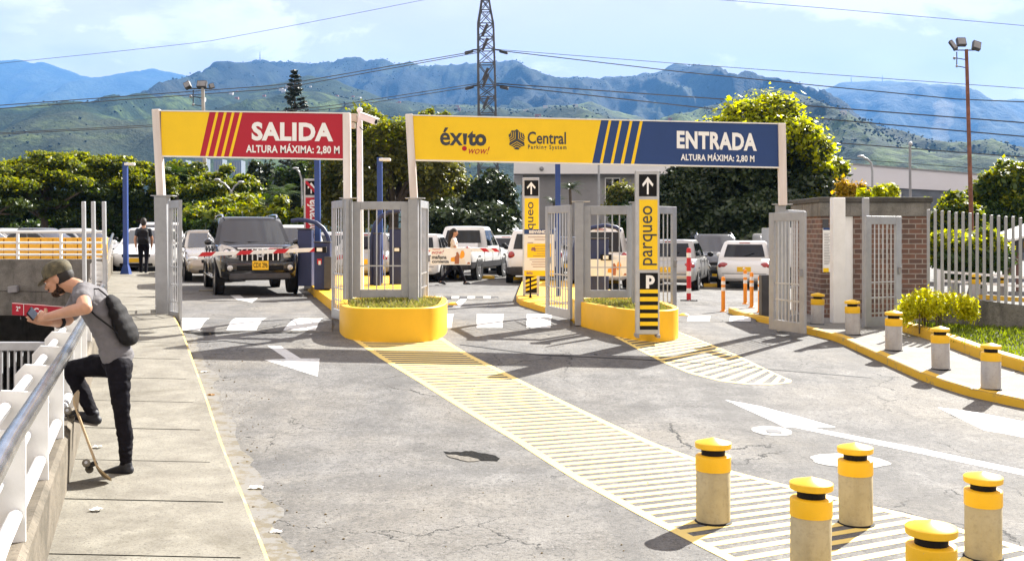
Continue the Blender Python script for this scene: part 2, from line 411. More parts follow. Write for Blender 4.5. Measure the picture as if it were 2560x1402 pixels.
# ---- pavement on the left: slab by slab surface in one mesh, kerb along the road
KL = [(-0.0, 2.0), (-1.05, 5.0), (-1.34, 5.79), (-1.90, 7.34), (-2.43, 8.78), (-3.14, 10.74), (-4.70, 14.9), (-5.75, 17.6), (-7.2, 21.5), (-11.6, 34.0)]
def kl_x(y):
    for (x0, y0), (x1, y1) in zip(KL, KL[1:]):
        if y <= y1: return x0 + (x1 - x0) * (y - y0) / (y1 - y0)
    return KL[-1][0]
WH = .11
def walk_left():
    m = MB(); k = MB(); y = -1.2; i = 0
    while y < 32:
        a, b = y + .011, y + 1.18 - .011
        sub = [a + (b - a) * t / 3 for t in range(4)]
        jit = random.uniform(-.002, 0)
        for u in range(3):
            q = []
            for yy in (sub[u], sub[u + 1]):
                xl = rail_x(max(yy, 0)) + .02; xr = kl_x(max(yy, 2)) - .158 if yy > 0 else .1
                q.append((Vector((xl, yy, gz(xl, yy) + WH + jit)), Vector((xr, yy, gz(xr, yy) + WH + jit))))
            m.add([q[0][0], q[0][1], q[1][1], q[1][0]], [(0, 1, 2, 3)])
        # edging strip of the kerb, level with the slabs, painted only on its outer arris
        for u in range(3):
            ya, yb = sub[u], sub[u + 1]
            if u == 2: yb = y + 1.18 + .011
            xa, xb = kl_x(max(ya, 2)), kl_x(max(yb, 2))
            za, zb = gz(xa, ya) + WH + .0012, gz(xb, yb) + WH + .0012
            k.mat(0).add([(xa - .162, ya, za), (xa - .024, ya, za), (xb - .024, yb, zb), (xb - .162, yb, zb)], [(0, 1, 2, 3)])
            k.mat(1).add([(xa - .024, ya, za), (xa, ya, za - .012), (xb, yb, zb - .012), (xb - .024, yb, zb)], [(0, 1, 2, 3)])
            k.mat(1).add([(xa, ya, za - .012), (xa + .01, ya, za - .3), (xb + .01, yb, zb - .3), (xb, yb, zb - .012)], [(0, 1, 2, 3)])
        y += 1.18; i += 1
    o = struct(m.build('pavement', M_['walk']))
    struct(k.build('kerb', [M_['walk'], M_['yedge']]))
    b = MB()                                         # dark joint bed under the slabs
    ys = [-1 + .8 * i for i in range(42)]
    b.add([p for yy in ys for p in ((rail_x(max(yy, 0)), yy, gz(-3, yy) + WH - .09), (kl_x(max(yy, 2)) - .1, yy, gz(-3, yy) + WH - .09))],
          [(2 * i, 2 * i + 1, 2 * i + 3, 2 * i + 2) for i in range(len(ys) - 1)])
    struct(b.build('pavement_bed', mk('joint_dirt', (.05, .045, .035), .9)))
walk_left()
# ---- low parapet under the railing
def parapet():
    m = MB(); rings = []
    ys = [-1 + .7 * i for i in range(52)]
    for y in ys:
        x = rail_x(max(y, 0)); g = gz(x, y) + WH
        top = g + .37 if y < 22 else g + .37 + min((y - 22) * .035, .12)
        w = random.uniform(-.006, .006)
        rings.append([Vector(q) for q in ((x + .02, y, g - .3), (x + .02, y, top - .03 + w), (x - .01, y, top + w), (x - .36, y, top), (x - .38, y, top - .03), (x - .38, y, -3.2))])
    m.loft([list(r) for r in rings], True, True)
    o = m.build('parapet_wall', M_['parapet'], smooth=True, ang=30)
    tag(o, 'low weathered concrete wall under the white railing along the pavement', 'wall')
parapet()
def pit():
    m = MB()
    ys = [-4, 0, 4, 8, 12, 16, 20, 24, 30, 38]
    vs = []
    for y in ys:
        z = -.55 - .16 * max(0, y - 7) if y < 24 else -3.25
        vs += [(-60, y, z), (rail_x(max(y, 0)) - .3, y, z)]
    m.add(vs, [(2 * i, 2 * i + 1, 2 * i + 3, 2 * i + 2) for i in range(len(ys) - 1)])
    struct(m.build('ramp', M_['oldcon']))
    m = MB()
    m.bx(-60, -9.0, 37.5, 38, -3.4, -.15); m.bx(-9.2, -8.9, 24.1, 38, -3.4, -.15); m.bx(-60, -9.3, 24.0, 24.35, -.32, -.012)
    o = m.build('basement_wall', M_['oldcon']); tag(o, 'dark concrete back wall of the basement under the deck', 'wall')
pit()
# ---- islands, painted hatches
def chain_px(pts, dz=0): return [G(x, y, dz) for x, y in pts]
def lerp_poly(pts, t):            # point at parameter t (0..1) by length of a world polyline
    d = [0]
    for a, b in zip(pts, pts[1:]): d.append(d[-1] + (b - a).length)
    s = t * d[-1]
    for i in range(len(pts) - 1):
        if s <= d[i + 1] + 1e-9:
            return pts[i].lerp(pts[i + 1], (s - d[i]) / max(d[i + 1] - d[i], 1e-9))
    return pts[-1]
def hatch(name, left, right, n, mat, edge, duty=.48, t0=0, t1=1, dz=.0022):
    Lp = chain_px(left); Rp = chain_px(right); m = MB()
    for i in range(n):
        for (ta, tb) in (((i) / n, (i + duty) / n),):
            a, b, c, d = lerp_poly(Lp, ta), lerp_poly(Rp, ta), lerp_poly(Rp, tb), lerp_poly(Lp, tb)
            w = (b - a).length
            if w < .12: continue
            e = edge * .9 / w
            a2, b2 = a.lerp(b, e), b.lerp(a, e); d2, c2 = d.lerp(c, e), c.lerp(d, e)
            q = [a2, a2.lerp(b2, .5), b2, c2, c2.lerp(d2, .5), d2]
            m.add([(p.x, p.y, gz(p.x, p.y) + dz) for p in q], [(0, 1, 4, 5), (1, 2, 3, 4)])
    for pl, sgn in ((Lp, 1), (Rp, -1)):
        K = 60
        for i in range(K):
            a, b = lerp_poly(pl, i / K), lerp_poly(pl, (i + 1) / K)
            oa, ob = lerp_poly(Rp if sgn > 0 else Lp, i / K), lerp_poly(Rp if sgn > 0 else Lp, (i + 1) / K)
            if (oa - a).length < .05 or (ob - b).length < .05: continue
            a2 = a + (oa - a).normalized() * min(edge, (oa - a).length * .5); b2 = b + (ob - b).normalized() * min(edge, (ob - b).length * .5)
            q = [a, a2, b2, b] if sgn > 0 else [a2, a, b, b2]
            m.add([(p.x, p.y, gz(p.x, p.y) + dz + .001) for p in q], [(0, 1, 2, 3)])
    return struct(m.build(name, mat))
HL = [(872, 843), (912, 870), (950, 896), (1049, 956), (1149, 1019), (1282, 1099), (1431, 1195), (1600, 1289), (1800, 1392), (2100, 1540), (2300, 1640)]
HR = [(1104, 843), (1142, 868), (1182, 890), (1348, 973), (1514, 1052), (1647, 1112), (1840, 1180), (2080, 1240), (2330, 1300), (2640, 1392), (2900, 1470)]
hatch('road_hatching', HL, HR, 74, M_['yroad'], .085)
H2L = [(1535, 842), (1590, 871), (1650, 903), (1720, 932), (1800, 953), (1870, 961), (1930, 962), (1988, 955)]
H2R = [(1692, 828), (1745, 848), (1800, 870), (1850, 891), (1900, 915), (1940, 934), (1965, 945), (1988, 954)]
hatch('road_hatching', H2L, H2R, 22, M_['yroad'], .075)
def marks():
    struct(strip_ground('road_arrow', [(668, 864), (702, 865), (752, 896), (799, 896), (794, 941), (660, 899), (716, 897)], M_['wroad'], .0022))
    struct(strip_ground('road_arrow', [(1812, 999), (1900, 1015), (2000, 1042), (2090, 1067), (2030, 1069), (2140, 1090), (2300, 1120), (2600, 1183), (2600, 1196), (2300, 1133), (2100, 1092), (1990, 1069), (1960, 1067), (1930, 1052)], M_['wroad'], .0022))
    struct(strip_ground('road_arrow', [(2344, 1018), (2440, 1030), (2640, 1070), (2640, 1110), (2520, 1085), (2460, 1075)], M_['wroad'], .0022))
    struct(strip_ground('road_arrow', [(575, 738), (600, 737), (610, 745), (645, 745), (630, 757), (598, 750), (590, 748)], M_['wroad'], .0022))
    struct(strip_ground('road_marking', [(1130, 768), (1150, 768), (1172, 742), (1155, 742)], M_['wroad'], .0022))
    # tar seams
    for pts, w in (([(470, 858), (560, 853), (640, 862)], 3), ([(1150, 862), (1350, 888), (1560, 897), (1700, 905), (2000, 930), (2180, 945)], 2.5), ([(452, 765), (570, 750)], 3)):
        a = [G(x, y) for x, y in pts]; poly = [(p.x, p.y) for p in a] + [(p.x, p.y + .05) for p in reversed(a)]
        struct(sheet_ground('road_seam', poly, M_['blk'], .004))
    rp = random.Random(3)
    def blob(cx, cy, rx, ry, name, mat, dz, n=22, jit=.25):
        c = G(cx, cy); e = G(cx + rx, cy); f = G(cx, cy - ry)
        ax = e.x - c.x; ay = f.y - c.y
        poly = []
        for i in range(n):
            a = 2 * math.pi * i / n; k = 1 + rp.uniform(-jit, jit)
            poly.append((c.x + ax * k * math.cos(a), c.y + ay * k * math.sin(a)))
        return struct(sheet_ground(name, poly, mat, dz))
    wc = mk('pale_patch_concrete', (.36, .355, .34), .8, 0, .3, 6, .3, 60)
    blob(1930, 1077, 49, 12, 'road_patch', wc, .004, 26, .05); blob(1935, 1079, 17, 5, 'drain_cover', M_['dark'], .008, 16, .3)
    blob(2125, 1152, 92, 17, 'road_patch', wc, .004, 26, .06)
    pot = mk('broken_asphalt', (.010, .0095, .009), .95, 0, .4, 30, .8, 40, spec=.1)  # near-black paints the hole's shade on a flat sheet; also the broken bump edge
    def blobpx(pts, name, mat, dz):
        for _ in range(3):
            q = []
            for (x0, y0), (x1, y1) in zip(pts, pts[1:] + pts[:1]):
                l = math.hypot(x1 - x0, (y1 - y0)); q += [(x0, y0), ((x0 + x1) / 2 + rp.uniform(-.10, .10) * l, (y0 + y1) / 2 + rp.uniform(-.06, .06) * l)]
            pts = q
        a = [G(x, y) for x, y in pts]; struct(sheet_ground(name, [(p.x, p.y) for p in a], mat, dz))
    blobpx([(1108, 1128), (1150, 1130), (1178, 1127), (1216, 1134), (1250, 1146), (1243, 1153), (1205, 1152), (1175, 1144), (1140, 1141), (1116, 1136)], 'pothole', pot, .004)
    blobpx([(1114, 1136), (1142, 1138), (1172, 1142), (1200, 1151), (1186, 1154), (1150, 1150), (1126, 1144)], 'pothole', mk('broken_edge', (.15, .135, .11), .9, 0, .3, 20, .6, 40), .006)
    blobpx([(455, 829), (560, 829), (640, 828), (720, 829), (800, 824), (818, 820), (812, 826), (740, 833), (650, 832), (560, 834), (470, 833)], 'pothole', pot, .003)
    dirt = painted('gutter_dirt', (.135, .118, .085), (.165, .16, .15), .44, 7, .9); L_, R_ = [], []
    for i in range(60):
        y = 4.3 + 11 * i / 59; x = kl_x(y) + .012; L_.append((x, y)); R_.append((x + .10 + .22 * abs(mnoise.noise((y * 1.7, 3.3, 0))) + rp.uniform(0, .06), y + .03))
    struct(sheet_ground('gutter_dirt', L_ + R_[::-1], dirt, .0025), 'structure')
    # gravel and grit by the pavement edge: real crumbs of stone, one mesh
    g = MB()
    for i in range(520):
        t = rp.random(); y = 4.5 + 12 * t; x = kl_x(y) + .05 + abs(rp.gauss(0, .32)); s = rp.choice((.003, .003, .004, .005, .006, .010)) * rp.uniform(.7, 1.2)
        if rp.random() < .25: x = rp.uniform(-2, 1.2); y = rp.uniform(4.6, 9); s *= .8
        g.ell((x, y, gz(x, y) + s * .4), (s, s * rp.uniform(.6, 1.2), s * .6), 5, 3)
    struct(g.build('road_grit', mk('grit', (.22, .17, .09), .9, 0, .4, 30)), 'stuff')
marks()
# long kerb islands: outline in plan, raised, kerb face yellow
def island(name, poly, dz, top, side, label, cat, smooth=False):
    m = MB(); n = len(poly)
    tp = [Vector((x, y, gz(x, y) + dz)) for x, y in poly]
    ar = sum(poly[i][0] * poly[(i + 1) % n][1] - poly[(i + 1) % n][0] * poly[i][1] for i in range(n))
    if ar < 0: tp.reverse()
    bt = [p + Vector((0, 0, -dz - .15)) for p in tp]
    m.mat(0).add(tp, [tuple(range(n))])
    m.mat(1).add(tp + bt, [(i, i + n, (i + 1) % n + n, (i + 1) % n) for i in range(n)])
    return m.build(name, [top, side], bevel=.015)
PL1 = [(-2.72, 17.3), (-2.60, 16.6), (-2.40, 16.05), (-2.12, 15.72), (-1.82, 15.62), (-1.5, 15.68), (-1.24, 15.95), (-1.12, 16.4), (-1.14, 17.0), (-1.3, 18.0)]
IS1 = [(-2.74, 17.4), (-5.35, 27.0), (-5.5, 33), (-3.4, 33), (-2.75, 27), (-1.3, 18.05)]
o = island('kerb_island', IS1, .2, M_['yellow'], M_['yellow'], '', ''); tag(o, 'long yellow kerbed island behind the SALIDA lane planter', 'kerb island')
IS2 = [(1.12, 18.9), (.72, 20.5), (.18, 22.8), (.1, 24), (.35, 33), (2.4, 33), (2.75, 24), (2.5, 18.9)]
o = island('kerb_island', IS2, .12, M_['yellow'], M_['yellow'], '', ''); tag(o, 'yellow kerbed island under the parking welcome board', 'kerb island')
# right pavement with its yellow kerb
KR = [(1821, 770), (1838, 777), (1859, 783), (1895, 791), (1931, 798), (1975, 809), (2030, 823), (2086, 836), (2150, 864), (2222, 896), (2300, 930), (2364, 952), (2428, 971), (2560, 999), (2800, 1040)]
KRW = [G(x, y, .10) for x, y in KR]
def kerb_loft(pts, h, r, w):          # continuous kerb, its inner side away from the road, arris rounded
    K = [];
    for a, b in zip(pts, pts[1:]):
        for i in range(4): K.append(a.lerp(b, i / 4))
    K.append(pts[-1]); K = [K[0]] + [(K[i - 1] + K[i] * 2 + K[i + 1]) / 4 for i in range(1, len(K) - 1)] + [K[-1]]; rings = []
    for i, p in enumerate(K):
        t = K[min(i + 1, len(K) - 1)] - K[max(i - 1, 0)]; n = Vector((-t.y, t.x, 0)).normalized()
        if n.y + n.x * .5 < 0: n = -n
        z = gz(p.x, p.y); b = Vector((p.x, p.y, 0)); U = Vector((0, 0, 1))
        rings.append([b + U * (z - .2), b + U * (z + h - .02), b + n * r + U * (z + h), b + n * w + U * (z + h), b + n * w + U * (z - .2)])
    m = MB(); m.loft([list(q) for q in rings], True, True); return m
def walk_right():
    poly = [(p.x, p.y) for p in KRW]
    pl = poly + [(14, 9), (14, 24), (5.6, 24), (4.9, 21.8)]
    struct(sheet_ground('pavement', pl, M_['walk2'], .10))
    m = kerb_loft(KRW, .108, .015, .13)
    struct(m.build('kerb', M_['ykerb']))
    j = MB()
    for x0, y0, x1, y1 in ((2150, 866, 2300, 838), (2300, 930, 2440, 872), (2428, 972, 2600, 905), (2364, 880, 2560, 925), (2230, 835, 2560, 998)):
        a, b = G(x0, y0, .1), G(x1, y1, .1); t = (b - a).normalized(); nn = Vector((-t.y, t.x, 0)) * .009
        q = [a - nn, b - nn, b + nn, a + nn]; j.add([(p.x, p.y, gz(p.x, p.y) + .104) for p in q], [(0, 1, 2, 3)])
    struct(j.build('pavement_joint', M_['dark']))
walk_right()
K2 = [(2250, 806), (2290, 817), (2330, 829), (2390, 850), (2440, 868), (2500, 886), (2560, 903), (2700, 945)]
K2W = [G(x, y, .24) for x, y in K2]
def garden():
    m = kerb_loft(K2W, .25, .02, .16)
    struct(m.build('kerb', M_['ykerb']))
    poly = [(p.x, p.y + .1) for p in K2W] + [(13, 13), (13, 17.4), (6.4, 17.6)]
    struct(sheet_ground('garden_bed', poly, mk('soil', (.075, .085, .025), .95, 0, .3, 8, .5, 30), .2))
    return poly
GARD = garden()
# ================================================================ writing
def glyphs(s, bold=0.0, shear=0.0, space=1.0):
    c = bpy.data.curves.new('t', 'FONT'); c.body = s; c.size = 1; c.offset = bold; c.shear = shear; c.space_character = space
    c.resolution_u = 3; c.dimensions = '2D'; c.fill_mode = 'FRONT'
    o = bpy.data.objects.new('t', c); me = bpy.data.meshes.new_from_object(o)
    v = np.array([(q.co.x, q.co.y) for q in me.vertices]); f = [list(p.vertices) for p in me.polygons]
    bpy.data.objects.remove(o); bpy.data.curves.remove(c); bpy.data.meshes.remove(me)
    return v, f
def text_on(m, s, x0, x1, yt, yb, Y, slope=0.0, bold=.02, up=False, shear=0, space=1.0):
    # letters laid on an upright board at depth Y, filling the pixel box; slope: boards hang a little out of level
    v, f = glyphs(s, bold, shear, space); a = v.min(0); b = v.max(0); n = (v - a) / (b - a); vs = []
    for u, w in n:
        if up: px, py = x0 + (1 - w) * (x1 - x0), yb + (yt - yb) * u
        else: px, py = x0 + u * (x1 - x0), yb + (yt - yb) * w
        vs.append(P(px, py + slope * (px - x0), Y))
    m.add(vs, f); return m
# ================================================================ overhead signs
YS = 17.45
def quad_px(m, pts, Y, th=.003): return m.polyp(pts, Y, th)
def overhead(name, label, corners, backmat, yel_poly, stripes, posts, texts, Y=YS):
    (xa, ya), (xb, yb), (xc, yc), (xd, yd) = corners
    t = thing(name, label, 'sign', ground((xa + xb) / 2 / F * Y - CX / F * Y, Y))
    m = MB(); m.polyp(corners, Y, .09); bd = m.build('board', backmat, t)
    m = MB(); quad_px(m, yel_poly, Y - .004, .0035)
    for s in stripes: quad_px(m, s, Y - .004, .0035)
    m.build('yellow_panel', M_['ysign'], t)
    m = MB()                                             # rim
    for (p, q) in (((xa, ya), (xb, yb)), ((xd, yd), (xc, yc))):
        m.bar(P(*p, Y + .04), P(*q, Y + .04), .02, .11, (0, 1, 0))
    m.build('rim', M_['white'], t)
    for (x0, y0, x1, y1) in posts:
        m = MB(); m.bar(P(x0, y0, Y + .02), P(x1, y1, Y + .02), .125, .125, (0, 1, 0)); m.build('post', M_['dwhite'], t, bevel=.012)
    for nm, mat, fn in texts:
        m = MB(); fn(m, Y - .008); m.build(nm, mat, t)
    return t
M_['ysign'] = mk('sign_yellow', (.90, .585, .003), .6, 0, .03, 3)
M_['ylog'] = M_['ysign']
M_['rsign'] = mk('sign_red', (.43, .003, .022), .6, 0, .04, 3)
M_['bsign'] = mk('sign_navy', (.010, .045, .175), .6, 0, .05, 3)
M_['ink'] = mk('sign_dark_lettering', (.035, .04, .05), .5, 0, .1, 5)
M_['wlet'] = mk('white_lettering', (.85, .85, .84), .5, 0, .02, 5)
sl_ = .0135
overhead('overhead_sign', 'red and yellow SALIDA height limit sign on two white posts', [(402, 278), (859, 284), (862, 399), (404, 391)], M_['rsign'],
    [(402, 278), (524, 279.6), (499, 392.6), (404, 391)],
    [[(a, 278 + .0131 * (a - 402)), (b, 278 + .0131 * (b - 402)), (d, 391 + .0175 * (d - 404)), (c, 391 + .0175 * (c - 404))] for a, b, c, d in
     ((540, 546.5, 513, 520), (560.5, 567, 533, 540), (580, 586.5, 552, 559), (600, 606.5, 571, 578))],
    [(391, 274, 403, 489), (867, 283, 869, 498)],
    [('lettering', M_['wlet'], lambda m, Y: (text_on(m, 'SALIDA', 629, 833, 305, 352, Y, .012, .045, space=1.07), text_on(m, 'ALTURA MÁXIMA: 2,80 M', 615, 849, 358, 385, Y, .012, .03, space=1.06)))])
def brand(m, Y):
    text_on(m, 'éx', 1100, 1157, 319, 364, Y, .012, .02); text_on(m, 'to', 1169, 1216, 327, 365, Y, .012, .045)
    m.polyp([(1157, 334), (1168, 334), (1165.5, 362), (1159, 362)], Y, .001)
def central(m, Y):
    text_on(m, 'Central', 1319, 1415, 329, 360, Y, .012, .018); text_on(m, 'Parking System', 1320, 1416, 362, 376, Y, .012, .018, space=1.35)
    pts = [(1340, 960), (1352, 948), (1362, 928), (1385, 930), (1400, 918), (1420, 940), (1446, 950), (1458, 978), (1450, 1000), (1455, 1035), (1430, 1045), (1410, 1066), (1385, 1062), (1372, 1045), (1345, 1030), (1350, 1005)]
    m.polyp([(800 + x / 2.844, y / 2.844) for x, y in pts], Y, .001)
def chev(m, Y):
    c = (1400, 995)
    for k in (14, 30, 46):
        for a0, a1 in ((-90, 30), (30, 150), (150, 270)):
            am = R((a0 + a1) / 2); u = (math.cos(R(a0)), math.sin(R(a0))); w = (math.cos(R(a1)), math.sin(R(a1)))
            ox, oy = c[0] + k * math.cos(am), c[1] + k * math.sin(am)
            ln = 58 - k * .55
            for d in (u, w):
                nx, ny = -d[1] * 1.7, d[0] * 1.7
                q = [(ox + nx, oy + ny), (ox + d[0] * ln + nx, oy + d[1] * ln + ny), (ox + d[0] * ln - nx, oy + d[1] * ln - ny), (ox - nx, oy - ny)]
                q = [(800 + x / 2.844, y / 2.844) for x, y in q if (x - c[0]) ** 2 + (y - c[1]) ** 2 < 80 ** 2]
                if len(q) == 4: m.polyp(q, Y - .003, .001)
def wow(m, Y):
    text_on(m, 'wow!', 1172, 1224, 366, 385, Y, .012, .0, shear=.35)
    m.polyp([(1161 + 6.2 * math.cos(a * .5236), 371.5 + 6.2 * math.sin(a * .5236)) for a in range(12)], Y, .001)
s2 = .0197
overhead('overhead_sign', 'long yellow and navy ENTRADA sign with dark shop and parking logos', [(1032, 289), (1948, 310.5), (1950, 419.5), (1036, 401)], M_['bsign'],
    [(1032, 289), (1503, 300.0), (1480, 410), (1036, 401)],
    [[(a, 289 + .0235 * (a - 1032)), (b, 289 + .0235 * (b - 1032)), (d, 401 + .0202 * (d - 1036)), (c, 401 + .0202 * (c - 1036))] for a, b, c, d in
     ((1522, 1528.5, 1499, 1506), (1549, 1555.5, 1526, 1533), (1575, 1581.5, 1551, 1559), (1600, 1607, 1577, 1585))],
    [(1023, 286, 1035, 498), (1953, 309, 1957, 514)],
    [('shop_logo', M_['ink'], brand), ('parking_logo', M_['ink'], central), ('logo_lines', M_['ysign'], chev), ('red_lettering', M_['rsign'], wow),
     ('lettering', M_['wlet'], lambda m, Y: (text_on(m, 'ENTRADA', 1692, 1892, 327, 371, Y, .034, .042, space=1.08), text_on(m, 'ALTURA MÁXIMA: 2,80 M', 1702, 1886, 381, 404, Y, .022, .03, space=1.06)))])
# ================================================================ gates
GT = 2.16
def gate_post(x, y, w, ztop, label, lean=0, plate=True, zb=None):
    b = ground(x, y); t = thing('gate_post', label, 'gate post', b)
    m = MB(); m.bar((x, y, b.z + .01 if zb is None else zb), (x - lean, y, ztop), w, w, (0, 1, 0)); m.build('column', M_['galv'], t, bevel=.012)
    if plate:
        m = MB(); m.box((x - lean + .03, y, ztop + .008), (w + .16, w + .03, .014)); m.build('cap_plate', M_['galv2'], t)
    return t
def gate_leaf(p0, p1, zb, zt, label, stile=.13, nb=5, cross=(.42, .26), group=None, rails=(.13, .16), handle=True):
    p0 = Vector((*p0, 0)); p1 = Vector((*p1, 0)); u = (p1 - p0); Wd = u.length; u.normalize()
    t = thing('gate_leaf', label, 'gate', (p0.x, p0.y, zb))
    up = Vector((0, 0, 1)); nrm = u.cross(up)
    def q(a, z): return Vector((p0.x, p0.y, 0)) + Vector((u.x, u.y, 0)) * a + up * z
    m = MB(); d = .05
    m.bar(q(stile / 2, zb), q(stile / 2, zt), stile, d, nrm); m.bar(q(Wd - stile / 2, zb), q(Wd - stile / 2, zt), stile, d, nrm)
    m.bar(q(stile, zt - rails[0] / 2), q(Wd - stile, zt - rails[0] / 2), rails[0], d - .004, up) if False else None
    for (z, h) in ((zt - rails[0] / 2, rails[0]), (zb + rails[1] / 2, rails[1])):
        m.bar(q(stile, z), q(Wd - stile, z), d - .004, h, up)
    m.build('frame', M_['galv'], t, bevel=.006)
    for i in range(nb):
        a = stile + (Wd - 2 * stile) * (i + 1) / (nb + 1)
        m = MB(); m.tube([q(a, zb + rails[1] - .01), q(a, zt - rails[0] + .01)], .011, 6); m.build('bar', M_['galv2'], t, smooth=True)
    for c in cross:
        z = zb + (zt - zb) * c
        m = MB(); m.bar(q(stile, z), q(Wd - stile, z), .012, .02, up); m.build('cross_rail', M_['galv2'], t)
    if handle:
        m = MB(); h = q(Wd - stile * .5, zb + (zt - zb) * .5) + nrm * .035; m.box(h, (.05, .05, .12)); m.ell(h + nrm * .03 + Vector((0, 0, .05)), .016, 8, 6)
        m.build('lock', M_['grey'], t, bevel=.004)
    return t
def wx(px, Y): return (px - CX) / F * Y
yg = 17.5
gate_post(wx(411, yg), yg, .21, 2.2, 'grey square gate post under the left end of the SALIDA sign', .04)
gate_leaf((wx(424, 17.35), 17.35), (wx(447, 16.85), 16.95), .13, 2.12, 'grey gate leaf folded open edge-on beside the pavement', .05, 3, (.16, .3, .45), handle=False)
gate_leaf((wx(394, 17.6), 17.6), (wx(377, 18.0), 18.3), .16, 2.1, 'narrow grey gate leaf folded back over the pavement', .05, 3, (.2, .4), handle=False)
gate_post(wx(870, yg), yg, .15, GT, 'grey gate post under the right end of the SALIDA sign', .01)
gate_leaf((wx(868, 17.3), 17.3), (wx(832, 18.4), 18.4), .10, GT - .02, 'open grey gate leaf beside the yellow kerb of the exit lane', .10, 4, (.16, .26, .38))
gate_post(wx(1035, yg), yg, .165, GT, 'grey gate post under the left end of the ENTRADA sign', .01)
gate_leaf((wx(1048, 17.6), 17.6), (wx(1067, 18.5), 18.6), .12, GT - .02, 'open grey gate leaf edge-on at the right of the nearer planter', .08, 4, (.16, .26, .38))
gate_leaf((wx(882, yg), yg), (wx(1022, yg), yg), .50, 2.11, 'fixed grey barred panel standing in the left planter', .13, 4, (.33,), rails=(.135, .135), handle=False)
y3 = 18.0
gate_post(wx(1448, y3), y3, .15, 2.12, 'grey gate post at the left of the right planter', .0)
gate_leaf((wx(1428, 18.0), 18.0), (wx(1367, 19.0), 19.2), .09, 2.07, 'open grey gate leaf at the left side of the right planter', .13, 6, (.26, .13, .38))
gate_leaf((wx(1459, y3), y3), (wx(1584, y3), y3), .465, 2.05, 'fixed grey barred panel in the planter behind the yellow parking pylon', .12, 4, (.33,), rails=(.15, .13), handle=False)
gate_post(wx(1590, 17.8), 17.8, .14, 2.1, 'grey gate post half hidden behind the yellow parking pylon', .0)
gate_leaf((wx(1605, 17.4), 17.4), (wx(1689, 18.2), 18.2), .05, 2.04, 'open grey gate leaf at the right end of the right planter', .13, 5, (.33,))
y4 = 17.6
gate_post(wx(1954, y4), y4, .15, 2.06, 'grey gate post under the right end of the ENTRADA sign', .02)
gate_leaf((wx(1925, 17.4), 17.4), (wx(2016, 16.5), 16.55), -.02, 1.92, 'open grey barred gate leaf on the yellow kerb right of the entrance lane', .13, 6, (.40, .26), rails=(.14, .17))
gate_leaf((wx(1968, 17.8), 17.8), (wx(2011, 18.7), 18.7), .0, 1.98, 'second grey gate leaf folded behind the entrance gate leaf', .1, 4, (.33,), handle=False)
gate_post(wx(2164, 17.7), 17.7, .10, 2.18, 'slim white post between the booth door and its gate leaf', .0, False)
gate_leaf((wx(2162, 17.55), 17.55), (wx(2246, 18.1), 18.0), -.0, 1.87, 'grey barred gate leaf in front of the brick booth', .14, 5, (.40, .26, .12), rails=(.14, .16))
b = ground(wx(2094, 18.6), 18.6, .1); m = MB(); m.bar(b, (b.x, 18.6, 2.21), .22, .2, (0, 1, 0)); pass
tag(m.build('gate_column', M_['white'], bevel=.01), 'tall white square column in front of the booth door', 'column')
# ================================================================ planters
def planter(poly, h, label, soil_dz):
    n = len(poly); cx = sum(p[0] for p in poly) / n; cy = sum(p[1] for p in poly) / n
    t = thing('planter', label, 'planter', ground(cx, cy)); m = MB()
    def off(p, k): d = Vector((cx - p[0], cy - p[1])); L = d.length; d /= L; return (p[0] + d.x * k, p[1] + d.y * k)
    inn = [off(p, .13) for p in poly]; top = h
    rings = [[Vector((x, y, gz(x, y) - .1)) for x, y in poly], [Vector((x, y, gz(cx, cy) + top)) for x, y in poly],
             [Vector((x, y, gz(cx, cy) + top)) for x, y in inn], [Vector((x, y, gz(cx, cy) + top - .3)) for x, y in inn]]
    ar = sum(poly[i][0] * poly[(i + 1) % n][1] - poly[(i + 1) % n][0] * poly[i][1] for i in range(n))
    if ar < 0: rings = [list(reversed(r)) for r in rings]
    m.loft(rings, True, False); m.build('wall', M_['yellow'], t, smooth=True, bevel=.012, ang=35)
    m = MB(); m.add([Vector((x, y, gz(cx, cy) + top - .07)) for x, y in (inn if ar > 0 else list(reversed(inn)))], [tuple(range(n))]); m.build('soil', mk('planter_soil', (.10, .085, .045), .95, 0, .3, 9, .4, 40), t)
    return t, inn, gz(cx, cy) + top - .07
def smooth_poly(pts, it=2):
    for _ in range(it):
        q = []
        for i in range(len(pts)):
            a, b = pts[i], pts[(i + 1) % len(pts)]
            q += [(a[0] * .75 + b[0] * .25, a[1] * .75 + b[1] * .25), (a[0] * .25 + b[0] * .75, a[1] * .25 + b[1] * .75)]
        pts = q
    return pts
def grass_blades(name, poly, zf, n, hgt, mats, label, seed=1, parent=None):
    rp = random.Random(seed); xs = [p[0] for p in poly]; ys = [p[1] for p in poly]; m = MB()
    def inside(x, y):
        c = False; k = len(poly)
        for i in range(k):
            (x0, y0), (x1, y1) = poly[i], poly[(i + 1) % k]
            if (y0 > y) != (y1 > y) and x < (x1 - x0) * (y - y0) / (y1 - y0) + x0: c = not c
        return c
    k = 0
    while k < n:
        x = rp.uniform(min(xs), max(xs)); y = rp.uniform(min(ys), max(ys))
        if not inside(x, y): continue
        k += 1
        z = zf(x, y); a = rp.uniform(0, 6.28); h = hgt * rp.uniform(.4, 1.1) * (.6 + .8 * abs(mnoise.noise((x * 3, y * 3, 0)))); w = rp.uniform(.006, .014)
        d = Vector((math.cos(a), math.sin(a), 0)); s = Vector((-d.y, d.x, 0)) * w; b = Vector((x, y, z)); l = rp.uniform(.2, 1.0) * h
        m.add([b - s, b + s, b + d * l * .5 + Vector((0, 0, h * .7)) + s * .6, b + d * l + Vector((0, 0, h))], [(0, 1, 2, 3)])
    o = m.build(name, mats); struct(o, 'stuff'); return o
